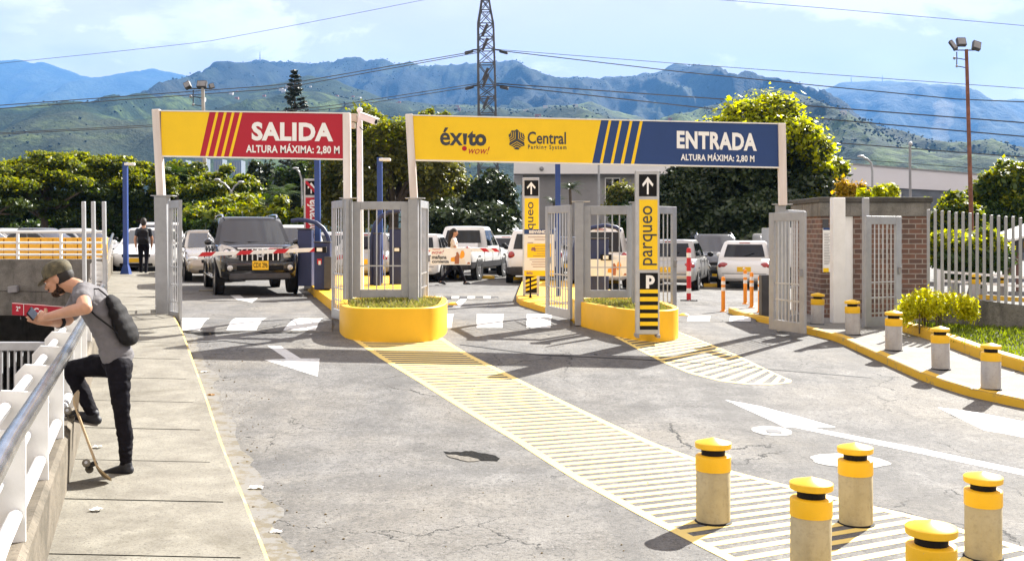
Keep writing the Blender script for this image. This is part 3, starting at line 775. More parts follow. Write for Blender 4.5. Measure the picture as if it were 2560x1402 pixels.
M_['grass'] = leafm('dry_grass', (.20, .19, .05), (.13, .16, .03), (.30, .26, .10), .4)
M_['grass2'] = leafm('green_grass', (.13, .19, .02), (.20, .26, .03), (.08, .12, .015), .45)
PA = smooth_poly([(-2.82, 18.3), (-2.84, 17.2), (-2.68, 16.1), (-2.40, 15.34), (-1.80, 15.22), (-1.18, 15.36), (-1.02, 16.1), (-1.06, 17.2), (-1.2, 18.3)], 2)
t, inn, zs = planter(PA, .45, 'rounded yellow concrete planter below the fixed panel, nearest the SALIDA lane', .05)
grass_blades('grass', inn, lambda x, y: zs, 2600, .13, M_['grass'], '', 2)
PB = smooth_poly([(1.08, 19.2), (1.10, 18.2), (1.42, 17.1), (1.75, 16.2), (2.12, 15.85), (2.50, 16.0), (2.68, 16.6), (2.66, 17.6), (2.5, 19.2)], 2)
t, inn, zs2 = planter(PB, .44, 'yellow concrete planter tapering behind the yellow parking pylon', .05)
grass_blades('grass', inn, lambda x, y: zs2, 2600, .12, M_['grass'], '', 3)
grass_blades('grass', GARD, lambda x, y: gz(x, y) + .2, 20000, .09, M_['grass2'], '', 4)
# ================================================================ pylons
def pylon(label, fr, yt, yb, Y, dark, yel, texts, back_label=None, extra=None, panelmat='ysign', basepl=True):
    xl, xr = fr; xm = (xl + xr) / 2; base = P(xm, yb, Y); t = thing('parking_pylon', label, 'pylon sign', base)
    m = MB(); m.polyp([(xl, yt), (xr, yt), (xr + 1, yb), (xl + 1, yb)], Y, .14); m.build('body', M_['galv2'], t, bevel=.012)
    for x0, x1, y0, y1 in dark: m = MB(); m.polyp([(x0, y0), (x1, y0), (x1, y1), (x0, y1)], Y - .004, .0035); m.build('black_panel', M_['blk'], t)
    for q in yel: m = MB(); m.polyp(q, Y - .004 if q is yel[0] else Y - .008, .0035); m.build('colour_panel' if q is yel[0] else 'colour_band', M_[panelmat], t)
    for nm, mat, fn in texts: m = MB(); fn(m, Y - .008); m.build(nm, mat, t)
    if basepl:
        m = MB(); g = gz(base.x, Y); s = F / Y
        for sx in (xl + 4, xr - 3): m = MB(); m.box((wx(sx, Y), Y + .07, base.z - .02), (.05, .3, .05)); m.build('foot', M_['grey'], t, bevel=.006)
    return t
def arrow(m, cx, y0, y1, w, Y):
    h = y1 - y0; k = w * .16
    m.polyp([(cx - k, y0 + h * .1), (cx + k, y0 + h * .1), (cx + k, y1), (cx - k, y1)], Y, .001)
    for s in (-1, 1):
        m.polyp([(cx, y0), (cx + s * w, y0 + h * .43), (cx + s * w * .85, y0 + h * .57), (cx - s * k * .2, y0 + h * .24)], Y - (.001 if s > 0 else .002), .0008)
def rect(x0, x1, y0, y1): return [(x0, y0), (x1, y0), (x1, y1), (x0, y1)]
Yp = 15.62
pylon('tall parqueo pylon with yellow and black bands in front of the right planter', (1589, 1648), 426, 836, Yp, [(1597.5, 1642, 436, 491), (1599.5, 1645, 682, 824)],
      [rect(1598, 1644, 499, 674)] + [rect(1599.7, 1645, a, b) for a, b in ((723.5, 733), (742, 753), (763, 773), (783, 794), (804, 814))],
      [('white_arrow', M_['wlet'], lambda m, Y: arrow(m, 1619.5, 442, 486, 14, Y)), ('parking_letter', M_['wlet'], lambda m, Y: text_on(m, 'p', 1615, 1637, 688, 721, Y, 0, .045)),
       ('lettering', M_['ink'], lambda m, Y: text_on(m, 'parqueo', 1607, 1642, 515, 663, Y, 0, .004, True))])
Yq = 24.3
pylon('shorter parqueo pylon behind the white welcome board', (1306, 1348), 444, 737, Yq, [(1311, 1346, 451, 490), (1314, 1342, 686, 732)],
      [rect(1311.5, 1347, 496, 632)] + [[(1314, 700 + k), (1342, 690 + k), (1342, 696 + k), (1314, 706 + k)] for k in (0, 11, 22)],
      [('white_arrow', M_['wlet'], lambda m, Y: arrow(m, 1328, 455, 486, 11, Y)), ('lettering', M_['ink'], lambda m, Y: text_on(m, 'parqueo', 1320, 1340, 505, 620, Y, 0, .004, True))])
Yr = 25.3
def noarrow(m, Y): arrow(m, 778, 456, 484, 9, Y)
t = pylon('red contravía pylon with a struck-out white arrow behind the exit barrier', (759, 799), 447, 722, Yr, [(763.5, 795, 452, 488)], [rect(764, 795, 494, 612)],
      [('white_arrow', M_['wlet'], noarrow), ('lettering', M_['wlet'], lambda m, Y: text_on(m, 'contravía', 768, 791, 498, 607, Y, 0, .025, True)),
       ('red_stroke', M_['rsign'], lambda m, Y: m.polyp([(763.5, 453), (768, 453), (795, 483), (795, 488), (791, 488), (763.5, 458)], Y - .004, .001))], panelmat='rsign')
# welcome board
def welcome():
    Y = 23.6; t = thing('notice_board', 'white BIENVENIDOS board with blue header and yellow box on a leg', 'notice board', P(1335, 748, Y))
    m = MB(); m.polyp(rect(1310.5, 1386, 573, 690), Y, .03); m.build('board', M_['white'], t, bevel=.004)
    m = MB(); m.polyp(rect(1310.5, 1386, 573, 585.5), Y - .004, .0035); m.build('header', M_['bsign'], t)
    m = MB(); m.polyp(rect(1318, 1379, 609, 644), Y - .004, .0035); m.polyp(rect(1310.5, 1386, 676, 690), Y - .004, .0035); m.build('yellow_box', M_['ysign'], t)
    m = MB(); text_on(m, 'BIENVENIDOS', 1323, 1376, 575.5, 583.5, Y - .006, 0, .04); m.build('lettering', M_['wlet'], t)
    m = MB(); rp = random.Random(5)
    for y, x0, x1 in ((592, 1320, 1376), (598, 1336, 1362), (606, 1319, 1333), (648, 1324, 1374), (654, 1330, 1378), (660, 1328, 1376), (666, 1332, 1372)): m.polyp(rect(x0, x1, y, y + 1.5), Y - .004, .001)
    for y in (615, 621, 627, 633, 639): m.polyp(rect(1342 - rp.uniform(0, 10), 1376 - rp.uniform(0, 8), y, y + 1.4), Y - .006, .001)
    text_on(m, 'éxito', 1316, 1332, 678, 686, Y - .006, 0, .03); m.polyp([(1328, 622), (1330, 618), (1337, 618), (1339, 622), (1339, 627), (1328, 627)], Y - .006, .001)
    m.build('small_print', mk('small_print_brown', (.30, .16, .14), .6), t)
    m = MB(); m.tube([P(1326, 690, Y + .03), P(1326, 745, Y + .03)], .02, 8); m.lathe([(.11, 0), (.11, .015), (.03, .05), (.02, .1)], 14, P(1326, 748, Y + .03)); m.build('leg', M_['blk'], t, smooth=True)
welcome()
# ================================================================ bollards
def tilt(o):
    o.rotation_euler = (random.uniform(-.02, .02), random.uniform(-.02, .02), o.rotation_euler[2])
M_['ycap'] = mk('yellow_cap_paint', (.86, .52, .015), .4, 0, .12, 5)
def bollard_proto(name, bodymat):
    t = thing(name, '', 'bollard'); r = .118
    m = MB(); m.lathe([(r + .012, -.03), (r + .012, .004), (r + .002, .012)], 28); m.build('base_joint', M_['blk'], t, local=True)
    m = MB(); m.lathe([(r * .97, -.03), (r, .01), (r, .355), (r * .98, .358)], 28); m.build('body', bodymat, t, smooth=True, local=True)
    m = MB(); m.lathe([(r + .001, .356), (r + .004, .36), (r + .004, .455), (r - .004, .462), (.06, .464)], 28); m.build('yellow_band', M_['yband'], t, smooth=True, local=True)
    m = MB(); m.lathe([(.082, .462), (.082, .512)], 20); m.build('neck', M_['blk'], t, smooth=True, local=True)
    m = MB(); m.lathe([(.08, .508), (r + .002, .51), (r + .007, .515), (r + .008, .546), (r + .003, .551), (.004, .582), (.001, .5825)], 28); m.build('cap', M_['ycap'], t, smooth=True, local=True)
    KIDS[t.name] = [o for o in bpy.data.objects if o.parent == t]
    return t
M_['bolA'] = concrete('beige_bollard_concrete', (.46, .40, .26), (.36, .31, .19), (.14, .11, .06), 30, .45, True, .25)
M_['bolB'] = concrete('grey_bollard_concrete', (.42, .41, .40), (.33, .32, .31), (.14, .12, .10), 30, .45, True, .25)
BA = bollard_proto('bollard', M_['bolA'])
gA = 'beige concrete bollards with yellow tops on the hatched island'
for x, y, s, lb in ((1783, 1303, 1.0, 'beige bollard nearest the left edge of the hatched strip'), (2140, 1308, .97, 'beige bollard behind the two front ones, midway across the hatched strip'),
                    (2458, 1392, .93, 'rightmost beige bollard at the far side of the hatched strip'), (2026, 1440, 1.0, 'beige bollard in front, its base cut by the lower picture edge'), (2328, 1588, 1.0, 'nearest bollard, showing only its yellow cap and band at the picture bottom')):
    tilt(rep(BA, G(x, y), random.uniform(0, 3), lb, gA, s))
BB = bollard_proto('bollard', M_['bolB'])
gB = 'grey concrete bollards with yellow tops along the right kerb'
for x, y, s, lb in ((2043, 810, .95, 'grey bollard beside the entrance gate leaf, farthest of the kerb row'), (2132, 836, .96, 'grey bollard in front of the booth door'), (2234, 875, .98, 'grey bollard in front of the booth gate leaf'),
                    (2352, 922, .95, 'grey bollard before the yellow bush, between two others of the row'), (2477, 972, .93, 'grey bollard nearest the camera in the row along the right kerb')):
    tilt(rep(BB, G(x, y, .10), random.uniform(0, 3), lb, gB, s))
for x, y, s, lb in ((2388, 738, 1.0, 'small distant bollard at the left behind the picket fence'), (2437, 748, 1.15, 'stout distant yellow bollard behind the picket fence'), (2458, 738, .9, 'distant bollard beside the stout yellow one behind the fence'), (2507, 748, 1.1, 'distant bollard at the right behind the picket fence')):
    p = G(x, y); rep(BB, p, .3, lb, 'distant bollards behind the picket fence', s * 1.05)
# ================================================================ delineator posts
def delineator(px, yt, yb, label, mat, dz=0.0, w=.045, base=False, lean=0.0, group=None):
    p = G(px, yb, dz); h = (yb - yt) * p.y / F; t = thing('delineator_post', label, 'traffic post', p, 0, group)
    m = MB(); m.lathe([(w, 0), (w, h - .03), (w * .7, h), (.005, h + .005)], 14, p); m.build('tube', mat, t, smooth=True)
    for a, b in ((.60, .70), (.78, .88)) if not base else ((.16, .25), (.48, .57), (.82, .91)): m = MB(); m.lathe([(w + .002, h * a), (w + .002, h * b)], 14, p); m.build('white_band', M_['white'], t, smooth=True)
    if base:
        m = MB()
        for a in (0, 1, 2): m.box(p + Vector((0, 0, .025)), (.42, .09, .04), Matrix.Rotation(a * math.pi / 3 + .2, 3, 'Z'))
        m.build('foot', M_['blk'], t, bevel=.01)
    else:
        m = MB(); m.lathe([(w * 1.6, 0), (w * 1.5, .02), (w, .03)], 14, p); m.build('foot', mat, t, smooth=True)
delineator(1722, 620, 754, 'tall red and white post on a black rubber foot in the entrance lane', M_['red'], 0, .055, True)
for a in ((1808, 692, 779, 'orange post with white bands standing on the asphalt left of the kerb end'), (1863, 674, 760, 'leftmost orange post on the small kerbed island'), (1879, 681, 769, 'middle orange post on the small kerbed island'), (1900, 690, 781, 'orange post touching the black box on the small kerbed island'), (2031, 682, 736, 'small orange post right of the entrance gate, near the white truck'), (1000, 672, 722, 'orange and white post seen through the bars of the left fixed panel')):
    delineator(a[0], a[1], a[2], a[3], M_['orange'], .1 if 1850 < a[0] < 1910 else 0, .042, False, 0, 'orange delineator posts')
def box_post(x0, x1, y0, y1, label, mat, dz=.1):
    p = G((x0 + x1) / 2, y1, dz); Y = p.y; m = MB(); m.bx(wx(x0, Y), wx(x1, Y), Y, Y + .22, p.z, P(0, y0, Y).z)
    m.bx(wx(x0, Y) + .02, wx(x1, Y) - .02, Y - .006, Y - .001, p.z + .5 * (P(0, y0, Y).z - p.z), P(0, y0 + 12, Y).z)
    return tag(m.build('reader_box', mat, bevel=.012), label, 'reader box')
box_post(1904, 1928, 688, 790, 'dark charcoal loop reader box at the end of the small kerbed island', M_['dark'])
# ================================================================ speed bumps
def bump(x0, x1, yf, yn, blocks, label, h=.05):
    a0, a1 = G(x0, yf), G(x0, yn); b0, b1 = G(x1, yf), G(x1, yn)
    t = thing('speed_bump', label, 'speed bump', a0.lerp(b1, .5)); prof = [(0, 0), (.15, .5), (.35, .92), (.5, 1), (.65, .92), (.85, .5), (1, 0)]
    def pt(u, v, dz): p = a0.lerp(b0, u).lerp(a1.lerp(b1, u), v); k = next(((prof[i], prof[i + 1]) for i in range(6) if prof[i][0] <= v <= prof[i + 1][0]), (prof[5], prof[6])); hh = k[0][1] + (k[1][1] - k[0][1]) * (v - k[0][0]) / (k[1][0] - k[0][0]); return Vector((p.x, p.y, gz(p.x, p.y) + h * hh + dz))
    m = MB(); vs = []; nu = 16
    for i in range(nu + 1): vs += [pt(i / nu, v, .003) for v, _ in prof]
    m.add(vs, [(i * 7 + j, i * 7 + j + 1, i * 7 + j + 8, i * 7 + j + 7) for i in range(nu) for j in range(6)]); m.build('hump', M_['road'], t, smooth=True, ang=60)
    for (t0, t1, n0, n1) in blocks:
        m = MB(); vs = []
        for k in range(9):
            v = .02 + .93 * k / 8
            for e in (0, 1):
                px = (t0 if e == 0 else t1) * (1 - v) + (n0 if e == 0 else n1) * v; vs.append(pt((px - x0) / (x1 - x0), v, .007))
        m.add(vs, [(2 * i, 2 * i + 2, 2 * i + 3, 2 * i + 1) for i in range(8)]); m.build('white_block', M_['wroad'], t)
bump(452, 830, 796, 830, [(455, 528, 456, 497), (589, 667, 563, 637), (750, 811, 704, 787)], 'worn speed bump with slanted white blocks across the exit lane')
bump(1096, 1425, 785, 824, [(1099, 1134, 1097, 1128), (1190, 1257, 1190, 1254), (1315, 1380, 1314, 1375)], 'speed bump with white blocks between the two planters')
bump(1694, 1890, 791, 806, [(1722, 1778, 1718, 1772), (1828, 1880, 1822, 1876)], 'low speed bump with white blocks in the rightmost lane')
def rubber():
    a, b = G(1068, 746), G(1247, 746); m = MB(); n = 9
    t = thing('rubber_hump', 'low striped rubber hump strip across the entrance lane', 'speed hump', a.lerp(b, .5))
    for i in range(n):
        p, q = a.lerp(b, i / n + .004), a.lerp(b, (i + 1) / n - .004)
        m.mat(i % 2); m.loft([[w + Vector((0, -.14, .003)), w + Vector((0, -.05, .05)), w + Vector((0, .05, .05)), w + Vector((0, .14, .003))] for w in (p, q)])
    m.build('strip', [M_['dark'], M_['wroad']], t)
rubber()
for x, y, lb in ((1132, 762, 'yellow road stud on the asphalt between the planters'), (1710, 790, 'yellow road stud in the rightmost lane beside the planter')):
    p = G(x, y); m = MB(); m.lathe([(.11, .002), (.10, .03), (.05, .055), (.01, .06)], 12, p); tag(m.build('road_stud', M_['yband'], smooth=True), lb, 'road stud')
# ================================================================ barriers and ticket machines
def machine(x0, x1, yt, yb, Y, label, side=None, mat='blue', dep=.35, extra=None):
    b = P((x0 + x1) / 2, yb, Y); t = thing('ticket_machine', label, 'barrier machine', b); zt = P(0, yt, Y).z
    m = MB(); m.bx(wx(x0, Y), wx(x1, Y), Y, Y + dep, b.z, zt); m.build('cabinet', M_[mat], t, bevel=.02)
    m = MB(); w = wx(x1, Y) - wx(x0, Y); h = zt - b.z
    m.bx(wx(x0, Y) + w * .12, wx(x1, Y) - w * .12, Y - .008, Y - .001, b.z + h * .12, b.z + h * .55); m.build('door_panel', M_[mat], t, bevel=.004)
    m = MB(); m.bx(wx(x0, Y) - .012, wx(x1, Y) + .012, Y - .012, Y + dep + .012, zt, zt + .03); m.build('lid', M_['dark'], t, bevel=.008)
    if extra: extra(t, Y, b.z, zt)
    return t
def arch(pts, Y, r, label, zbase=None):
    m = MB(); q = [P(x, y, Y) for x, y in pts]; m.tube(q, r, 10); o = m.build('canopy_arch', M_['blue'], smooth=True); return tag(o, label, 'canopy arch')
Yb1 = 23.5
def ex1(t, Y, zb, zt):
    m = MB(); m.bx(wx(812, Y), wx(830, Y), Y - .12, Y + .1, P(0, 721, Y).z, P(0, 641, Y).z); m.build('side_box', M_['dark'], t, bevel=.01)
    m = MB(); m.polyp(rect(793, 804, 647, 668), Y - .005, .004); m.build('warning_sticker', M_['red'], t)
    m = MB(); m.polyp(rect(796, 802, 652, 662), Y - .009, .003); m.build('sticker_centre', M_['white'], t)
machine(785, 825, 607, 724, Yb1, 'blue barrier machine with red sticker holding the exit barrier arm', extra=ex1)
machine(744, 779, 574, 715, 24.6, 'tall blue ticket machine between the dark SUV and the exit barrier')
arch([(728, 553), (745, 550), (765, 551), (790, 557), (808, 571), (819, 590), (824, 607), (826, 650)], 24.0, .05, 'blue curved tube arch over the exit ticket machine')
def arm(p0, p1, Y, label, reds, th=9.5, banner=None):
    t = thing('barrier_arm', label, 'barrier arm', P(*p1, Y)); m = MB()
    a, b = P(*p0, Y), P(*p1, Y); m.bar(a, b, .05, .09); m.build('boom', M_['white'], t, bevel=.006)
    for r0, r1 in reds:
        m = MB(); d = (b - a); k = .05 / d.length
        for s in (-1,):
            q = [a + d * (r0 - k) - Vector((0, 0, .046)), a + d * (r1 - k) - Vector((0, 0, .046)), a + d * (r1 + k) + Vector((0, 0, .046)), a + d * (r0 + k) + Vector((0, 0, .046))]
            fr = [w + Vector((0, -.0275, 0)) for w in q]; bk = [w + Vector((0, .0275, 0)) for w in q]
            m.loft([fr, bk])
        m.build('red_stripe', M_['red'], t)
    m = MB(); m.box(b + Vector((.05, -.02, 0)), (.26, .12, .13)); m.build('pivot', M_['blk'], t, bevel=.01)
    m = MB(); m.box(b + Vector((.03, -.085, .0)), (.12, .02, .08)); m.build('pivot_plate', M_['white'], t)
    return t
arm((501, 636), (797, 624), Yb1 - .15, 'closed red and white barrier arm in front of the dark SUV', ((.0, .115), (.32, .435), (.63, .735), (.94, .985)))
Yb2 = 26.0
machine(973, 1003, 573, 716, 26.6, 'blue ticket machine seen through the bars of the left fixed panel')
machine(934, 950, 585, 719, 25.8, 'slim blue barrier cabinet seen through the bars left of the taller machine')
arch([(930, 718), (930, 640), (931, 590), (938, 562), (952, 542), (972, 531), (1000, 527)], 26.2, .06, 'blue curved tube arch behind the left fixed panel')
t = arm((1245, 625), (990, 624), Yb2, 'closed entrance barrier arm carrying a white advertising banner', ((.0, .05), (.30, .0) if False else (.10, .16), (.68, .74), (.86, .92)))
def banner(t, x0, x1, y0, y1, Y, full=True):
    m = MB(); m.polyp(rect(x0, x1, y0, y1), Y - .055, .012); m.build('banner', M_['white'], t)
    yl = Y - .059; sx = (x1 - x0) / 100.0; X = lambda q: x0 + q * sx
    if full:
        m = MB(); text_on(m, 'mañana', X(4), X(40), y0 + 18, y0 + 27.5, yl, 0, .03); text_on(m, 'comienza', X(4), X(46), y0 + 29.5, y0 + 37.5, yl, 0, .03); m.build('lettering', M_['ink'], t)
        m = MB(); text_on(m, 'wow!', X(4), X(33), y0 + 5, y0 + 15, yl, 0, 0, shear=.3); m.polyp(rect(X(5), X(24), y0 + 2.5, y0 + 4), yl, .001); m.build('red_lettering', M_['rsign'], t)
    m = MB(); m.mat(0).polyp([(X(60), y0 + 40), (X(60), y0 + 22), (X(64), y0 + 18), (X(64), y0 + 11), (X(68), y0 + 10), (X(72), y0 + 18), (X(71), y0 + 40)], yl, .001)
    m.mat(1).polyp([(X(50), y0 + 33), (X(51), y0 + 24), (X(60), y0 + 22), (X(60), y0 + 34)], yl, .001)
    m.mat(1).polyp([(X(72), y0 + 24), (X(74), y0 + 14), (X(77), y0 + 6), (X(82), y0 + 7), (X(85), y0 + 15), (X(83), y0 + 23), (X(76), y0 + 27)], yl - .002, .001)
    m.mat(2).polyp([(X(73), y0 + 40), (X(73), y0 + 28), (X(84), y0 + 26), (X(88), y0 + 40)], yl - .002, .001)
    m.mat(0).polyp([(X(90), y0 + 40), (X(93), y0 + 35), (X(98), y0 + 36), (X(98), y0 + 40)], yl, .001)
    m.build('picture', [mk('banner_brown', (.35, .12, .05), .5), mk('banner_orange', (.85, .35, .02), .5), mk('banner_cream', (.8, .72, .6), .5)], t)
banner(t, 1076, 1177, 620, 662, Yb2)
machine(1477, 1522, 598, 726, 23.0, 'blue ticket machine seen through the bars of the right fixed panel')
arch([(1434, 700), (1434, 640), (1440, 605), (1455, 583), (1478, 570), (1512, 564), (1541, 569), (1552, 578)], 23.4, .05, 'blue curved tube arch behind the right fixed panel')
t = arm((1598, 644), (1510, 643), 22.9, 'short barrier arm with an orange pictured banner behind the right fixed panel', ((.1, .3),))
banner(t, 1470, 1568, 648, 690, 22.9, False)
# ---- blue square posts
def blue_post(px, yt, yb, w, Y, label, dz=0, lamp=False, flare=False):
    b = P(px, yb, Y); b.z = max(b.z, gz(b.x, Y)); t = thing('blue_post', label, 'post', b, 0, 'blue square lamp posts')
    zt = P(0, yt, Y).z; m = MB(); m.bar(b, (b.x - .02, Y, zt), w, w, (0, 1, 0)); m.build('shaft', M_['bpole'], t, bevel=.008)
    if flare: m = MB(); m.lathe([(w * 1.7, 0), (w * 1.6, .05), (w * .75, .38)], 4, b, Matrix.Rotation(R(45), 4, 'Z')); m.build('base', M_['bpole'], t)
    if lamp: m = MB(); m.box((b.x + .12, Y - .02, zt - .06), (.3, .14, .08)); m.build('lamp', M_['white'], t, bevel=.02)
blue_post(315, 406, 700, .13, 31.0, 'blue square post on the pavement near the walking man', lamp=True, flare=True)
blue_post(795, 345, 640, .13, 25.2, 'blue square post rising behind the exit barrier machine', lamp=True)
blue_post(951, 394, 716, .13, 27.0, 'blue square post seen above the left fixed panel', lamp=True)
blue_post(1396, 360, 742, .12, 24.4, 'blue square post behind the open gate leaf by the welcome board', lamp=True)
# ---- camera pole
def camera_pole():
    Y = 18.9; b = ground(wx(902, Y), Y, .2); t = thing('camera_pole', 'white pole with security camera and globe beside the SALIDA sign', 'camera pole', b)
    m = MB(); m.tube([b, P(899, 318, Y), P(899, 290, Y)], [.06, .055, .05], 12); m.build('pole', M_['white'], t, smooth=True)
    m = MB(); m.ell(P(899, 276, Y), .055, 14, 10); m.tube([P(899, 291, Y), P(899, 280, Y)], .03, 10); m.build('globe', M_['wlet'], t, smooth=True)
    m = MB(); m.bx(wx(874, Y), wx(893, Y), Y - .06, Y + .04, P(0, 305, Y).z, P(0, 285, Y).z); m.bx(wx(877, Y), wx(888, Y), Y - .05, Y + .04, P(0, 322, Y).z, P(0, 307, Y).z); m.build('junction_box', mk('beige_box', (.55, .52, .42), .5), t, bevel=.008)
    c0, c1 = P(903, 291, Y - .12), P(940, 305, Y - .28); u = (c1 - c0).normalized()
    m = MB(); m.bar(c0, c1, .11, .11); m.bar(c0 + Vector((0, 0, .065)), c1 + u * .04 + Vector((0, 0, .065)), .13, .018); cam_o = m.build('camera_housing', M_['white'], t, bevel=.01)
    m = MB(); m.tube([c1 - u * .02, c1 + u * .006], .04, 12); m.build('lens', M_['blk'], cam_o)
    m = MB(); m.tube([P(899, 318, Y - .05), P(908, 326, Y - .1), P(917, 320, Y - .15), P(922, 305, Y - .18)], .008, 6); m.build('cable', M_['blk'], t, smooth=True)
camera_pole()
# ================================================================ booth
def brick_mat():
    m, N, L, B = nodes('booth_brick'); tc = N.new('ShaderNodeTexCoord'); sp = N.new('ShaderNodeSeparateXYZ'); L.new(tc.outputs['Object'], sp.inputs[0])
    cb = N.new('ShaderNodeCombineXYZ'); L.new(mm(N, L, 'ADD', sp.outputs[0], sp.outputs[1]), cb.inputs[0]); L.new(sp.outputs[2], cb.inputs[1])
    br = N.new('ShaderNodeTexBrick'); L.new(cb.outputs[0], br.inputs['Vector']); br.inputs['Scale'].default_value = 1
    br.inputs['Brick Width'].default_value = .26; br.inputs['Row Height'].default_value = .095; br.inputs['Mortar Size'].default_value = .011; br.inputs['Bias'].default_value = -.1
    br.inputs['Color1'].default_value = c4((.155, .078, .054)); br.inputs['Color2'].default_value = c4((.085, .052, .042)); br.inputs['Mortar'].default_value = c4((.24, .21, .18))
    n = noise_node(N, L, tc.outputs['Object'], 4, 6); c = mixc(N, L, rng(N, L, n, .5, .75, 0, .6), br.outputs['Color'], (.05, .04, .035))
    L.new(c, B.inputs['Base Color']); B.inputs['Roughness'].default_value = .85; bumpn(N, L, B, br.outputs['Fac'], -.6, .01); return m
def booth():
    Y = 19.8; x0, x1 = wx(2052, Y), wx(2321, Y); t = thing('guard_booth', 'small brick guard booth with a stained concrete roof band', 'booth', ground((x0 + x1) / 2, Y)); dp = 2.0
    zb = -.2; d0, d1 = wx(2103, Y), wx(2134, Y); zc = 1.90
    m = MB(); m.bx(x0, d0, Y, Y + .2, zb, zc); m.bx(d1, x1, Y, Y + .2, zb, zc); m.bx(x0, x0 + .2, Y + .2, Y + dp, zb, zc); m.bx(x1 - .2, x1, Y + .2, Y + dp, zb, zc); m.bx(x0 + .2, x1 - .2, Y + dp - .2, Y + dp, zb, zc)
    m.build('wall', brick_mat(), t)
    m = MB(); m.bx(x0 - .03, x1 + .03, Y - .04, Y + dp + .04, zc, zc + .26); m.build('roof_band', M_['oldcon'], t, bevel=.01)
    m = MB(); m.bx(x0 - .06, x1 + .06, Y - .08, Y + dp + .08, zc + .262, zc + .36); m.build('roof', concrete('mossy_roof_edge', (.09, .085, .075), (.05, .047, .04), (.02, .02, .018), 40, .7), t, bevel=.015)
    m = MB(); m.bx(d0 + .003, d1 - .003, Y + .03, Y + .07, zb, zc - .003); d = m.build('door', M_['white'], t)
    m = MB(); m.box((d0 + .05, Y + .015, .95), (.03, .03, .1)); m.build('handle', M_['dark'], d)
    m = MB(); m.bx(wx(2056, Y), wx(2071, Y), Y - .01, Y - .002, 1.66, 1.84); m.build('vent', M_['dark'], t)
    Yn = Y - .012; tn = thing('notice_poster', 'white printed notice with blue top and yellow foot on the booth wall', 'notice', P(2068, 680, Yn))
    m = MB(); m.polyp(rect(2057, 2081, 570, 680), Yn, .008); m.build('sheet', M_['white'], tn)
    m = MB(); m.polyp(rect(2058, 2076, 570, 575), Yn - .003, .0025); m.build('header', M_['bsign'], tn)
    m = MB(); m.polyp(rect(2058, 2072, 670, 680), Yn - .003, .0025); m.build('footer', M_['ysign'], tn)
    m = MB(); rp = random.Random(8)
    for k in range(20): m.polyp(rect(2060.5, 2076 - rp.uniform(0, 5), 583 + k * 4, 584.4 + k * 4), Yn - .003, .001)
    m.build('small_print', M_['grey'], tn)
booth()
# ---- picket fence on a low wall
def fence():
    a, b = P(2321, 524, 17.6), P(2551, 543, 17.0); ab = P(2321, 735, 17.6).z; bb = P(2551, 762, 17.0).z
    t = thing('picket_fence', 'grey steel picket fence on a low concrete wall right of the booth', 'fence', (a.x, a.y, ground(a.x, a.y).z)); n = 13
    for i in range(21):
        k = i / n; x = a.x + (b.x - a.x) * k; y = a.y + (b.y - a.y) * k
        m = MB(); m.bar((x, y, ab + (bb - ab) * k - .05), (x, y, a.z + (b.z - a.z) * k + random.uniform(-.008, .008)), .042, .042, (0, 1, 0)); m.build('picket', M_['galv'], t, bevel=.006)
    m = MB(); rings = []
    for i in range(0, 23):
        k = (i - 1) / n; x = a.x + (b.x - a.x) * k; y = a.y + (b.y - a.y) * k; z = ab + (bb - ab) * k
        rings.append([(x, y - .08, -1), (x, y - .08, z), (x, y + .08, z), (x, y + .08, -1)])
    m.loft([[Vector(p) for p in r] for r in rings]); m.build('base_wall', M_['oldcon'], t)
fence()
# three pickets on the parapet at the left gate
for px, lb in ((212, 'leftmost of three grey steel posts on the parapet'), (236, 'middle of three grey steel posts on the parapet'), (263, 'rightmost of three grey steel posts, nearest the pavement')):
    x = wx(px, 17.5); m = MB(); m.bar((x, 17.5, .5), (x - .02, 17.5, P(0, 504, 17.5).z), .06, .06, (0, 1, 0)); tag(m.build('steel_post', M_['galv2'], bevel=.01), lb, 'post', 'grey posts on the parapet')
# ================================================================ railing on the left
def rail_z(y): return .70 if y < 19.4 else (.70 + (y - 19.4) * .057 if y < 24 else .962 + (y - 24) * .053)
def railing():
    t = thing('railing', 'white steel railing with a shiny round handrail along the pavement', 'railing', ground(-3.3, 7.8))
    ys = [-1.0, 0, 1.2, 2.4, 3.4, 4.45, 6, 7.77, 9.4, 10.9, 13, 16.8, 19.4, 21.5, 24.0, 27, 31, 34.7]
    m = MB(); m.tube([(rail_x(max(y, 0)) - .02, y, rail_z(y)) for y in ys], .043, 16); m.build('handrail', M_['steel'], t, smooth=True)
    for off, dz in ((-.24, -.11), (-.13, -.27), (-.05, -.43)):
        m = MB(); m.tube([(rail_x(max(y, 0)) + off, y, rail_z(y) + dz) for y in ys], .034, 12); m.build('lower_pipe', M_['white'], t, smooth=True)
    y = 1.36
    while y < 34:
        x = rail_x(y); g = gz(x, y) + WH + .365; zt = rail_z(y); u = Vector((rail_x(y + .3) - x, .3, 0)).normalized(); sd = Vector((-u.y, u.x, 0)); th = u * .012
        sh = lambda o, z: Vector((x, y, z)) + sd * o
        # fin plate: upright at the pavement side, chamfered at the outer top corner
        pl = [sh(-.0, g), sh(-.0, zt - .045), sh(.06, zt - .03), sh(.25, zt - .01), sh(.31, zt - .08), sh(.31, zt - .22), sh(.10, g)]
        m = MB(); m.loft([[p - th for p in pl], [p + th for p in pl]]); m.build('post', M_['white'], t, bevel=.004)
        y += 1.18
railing()
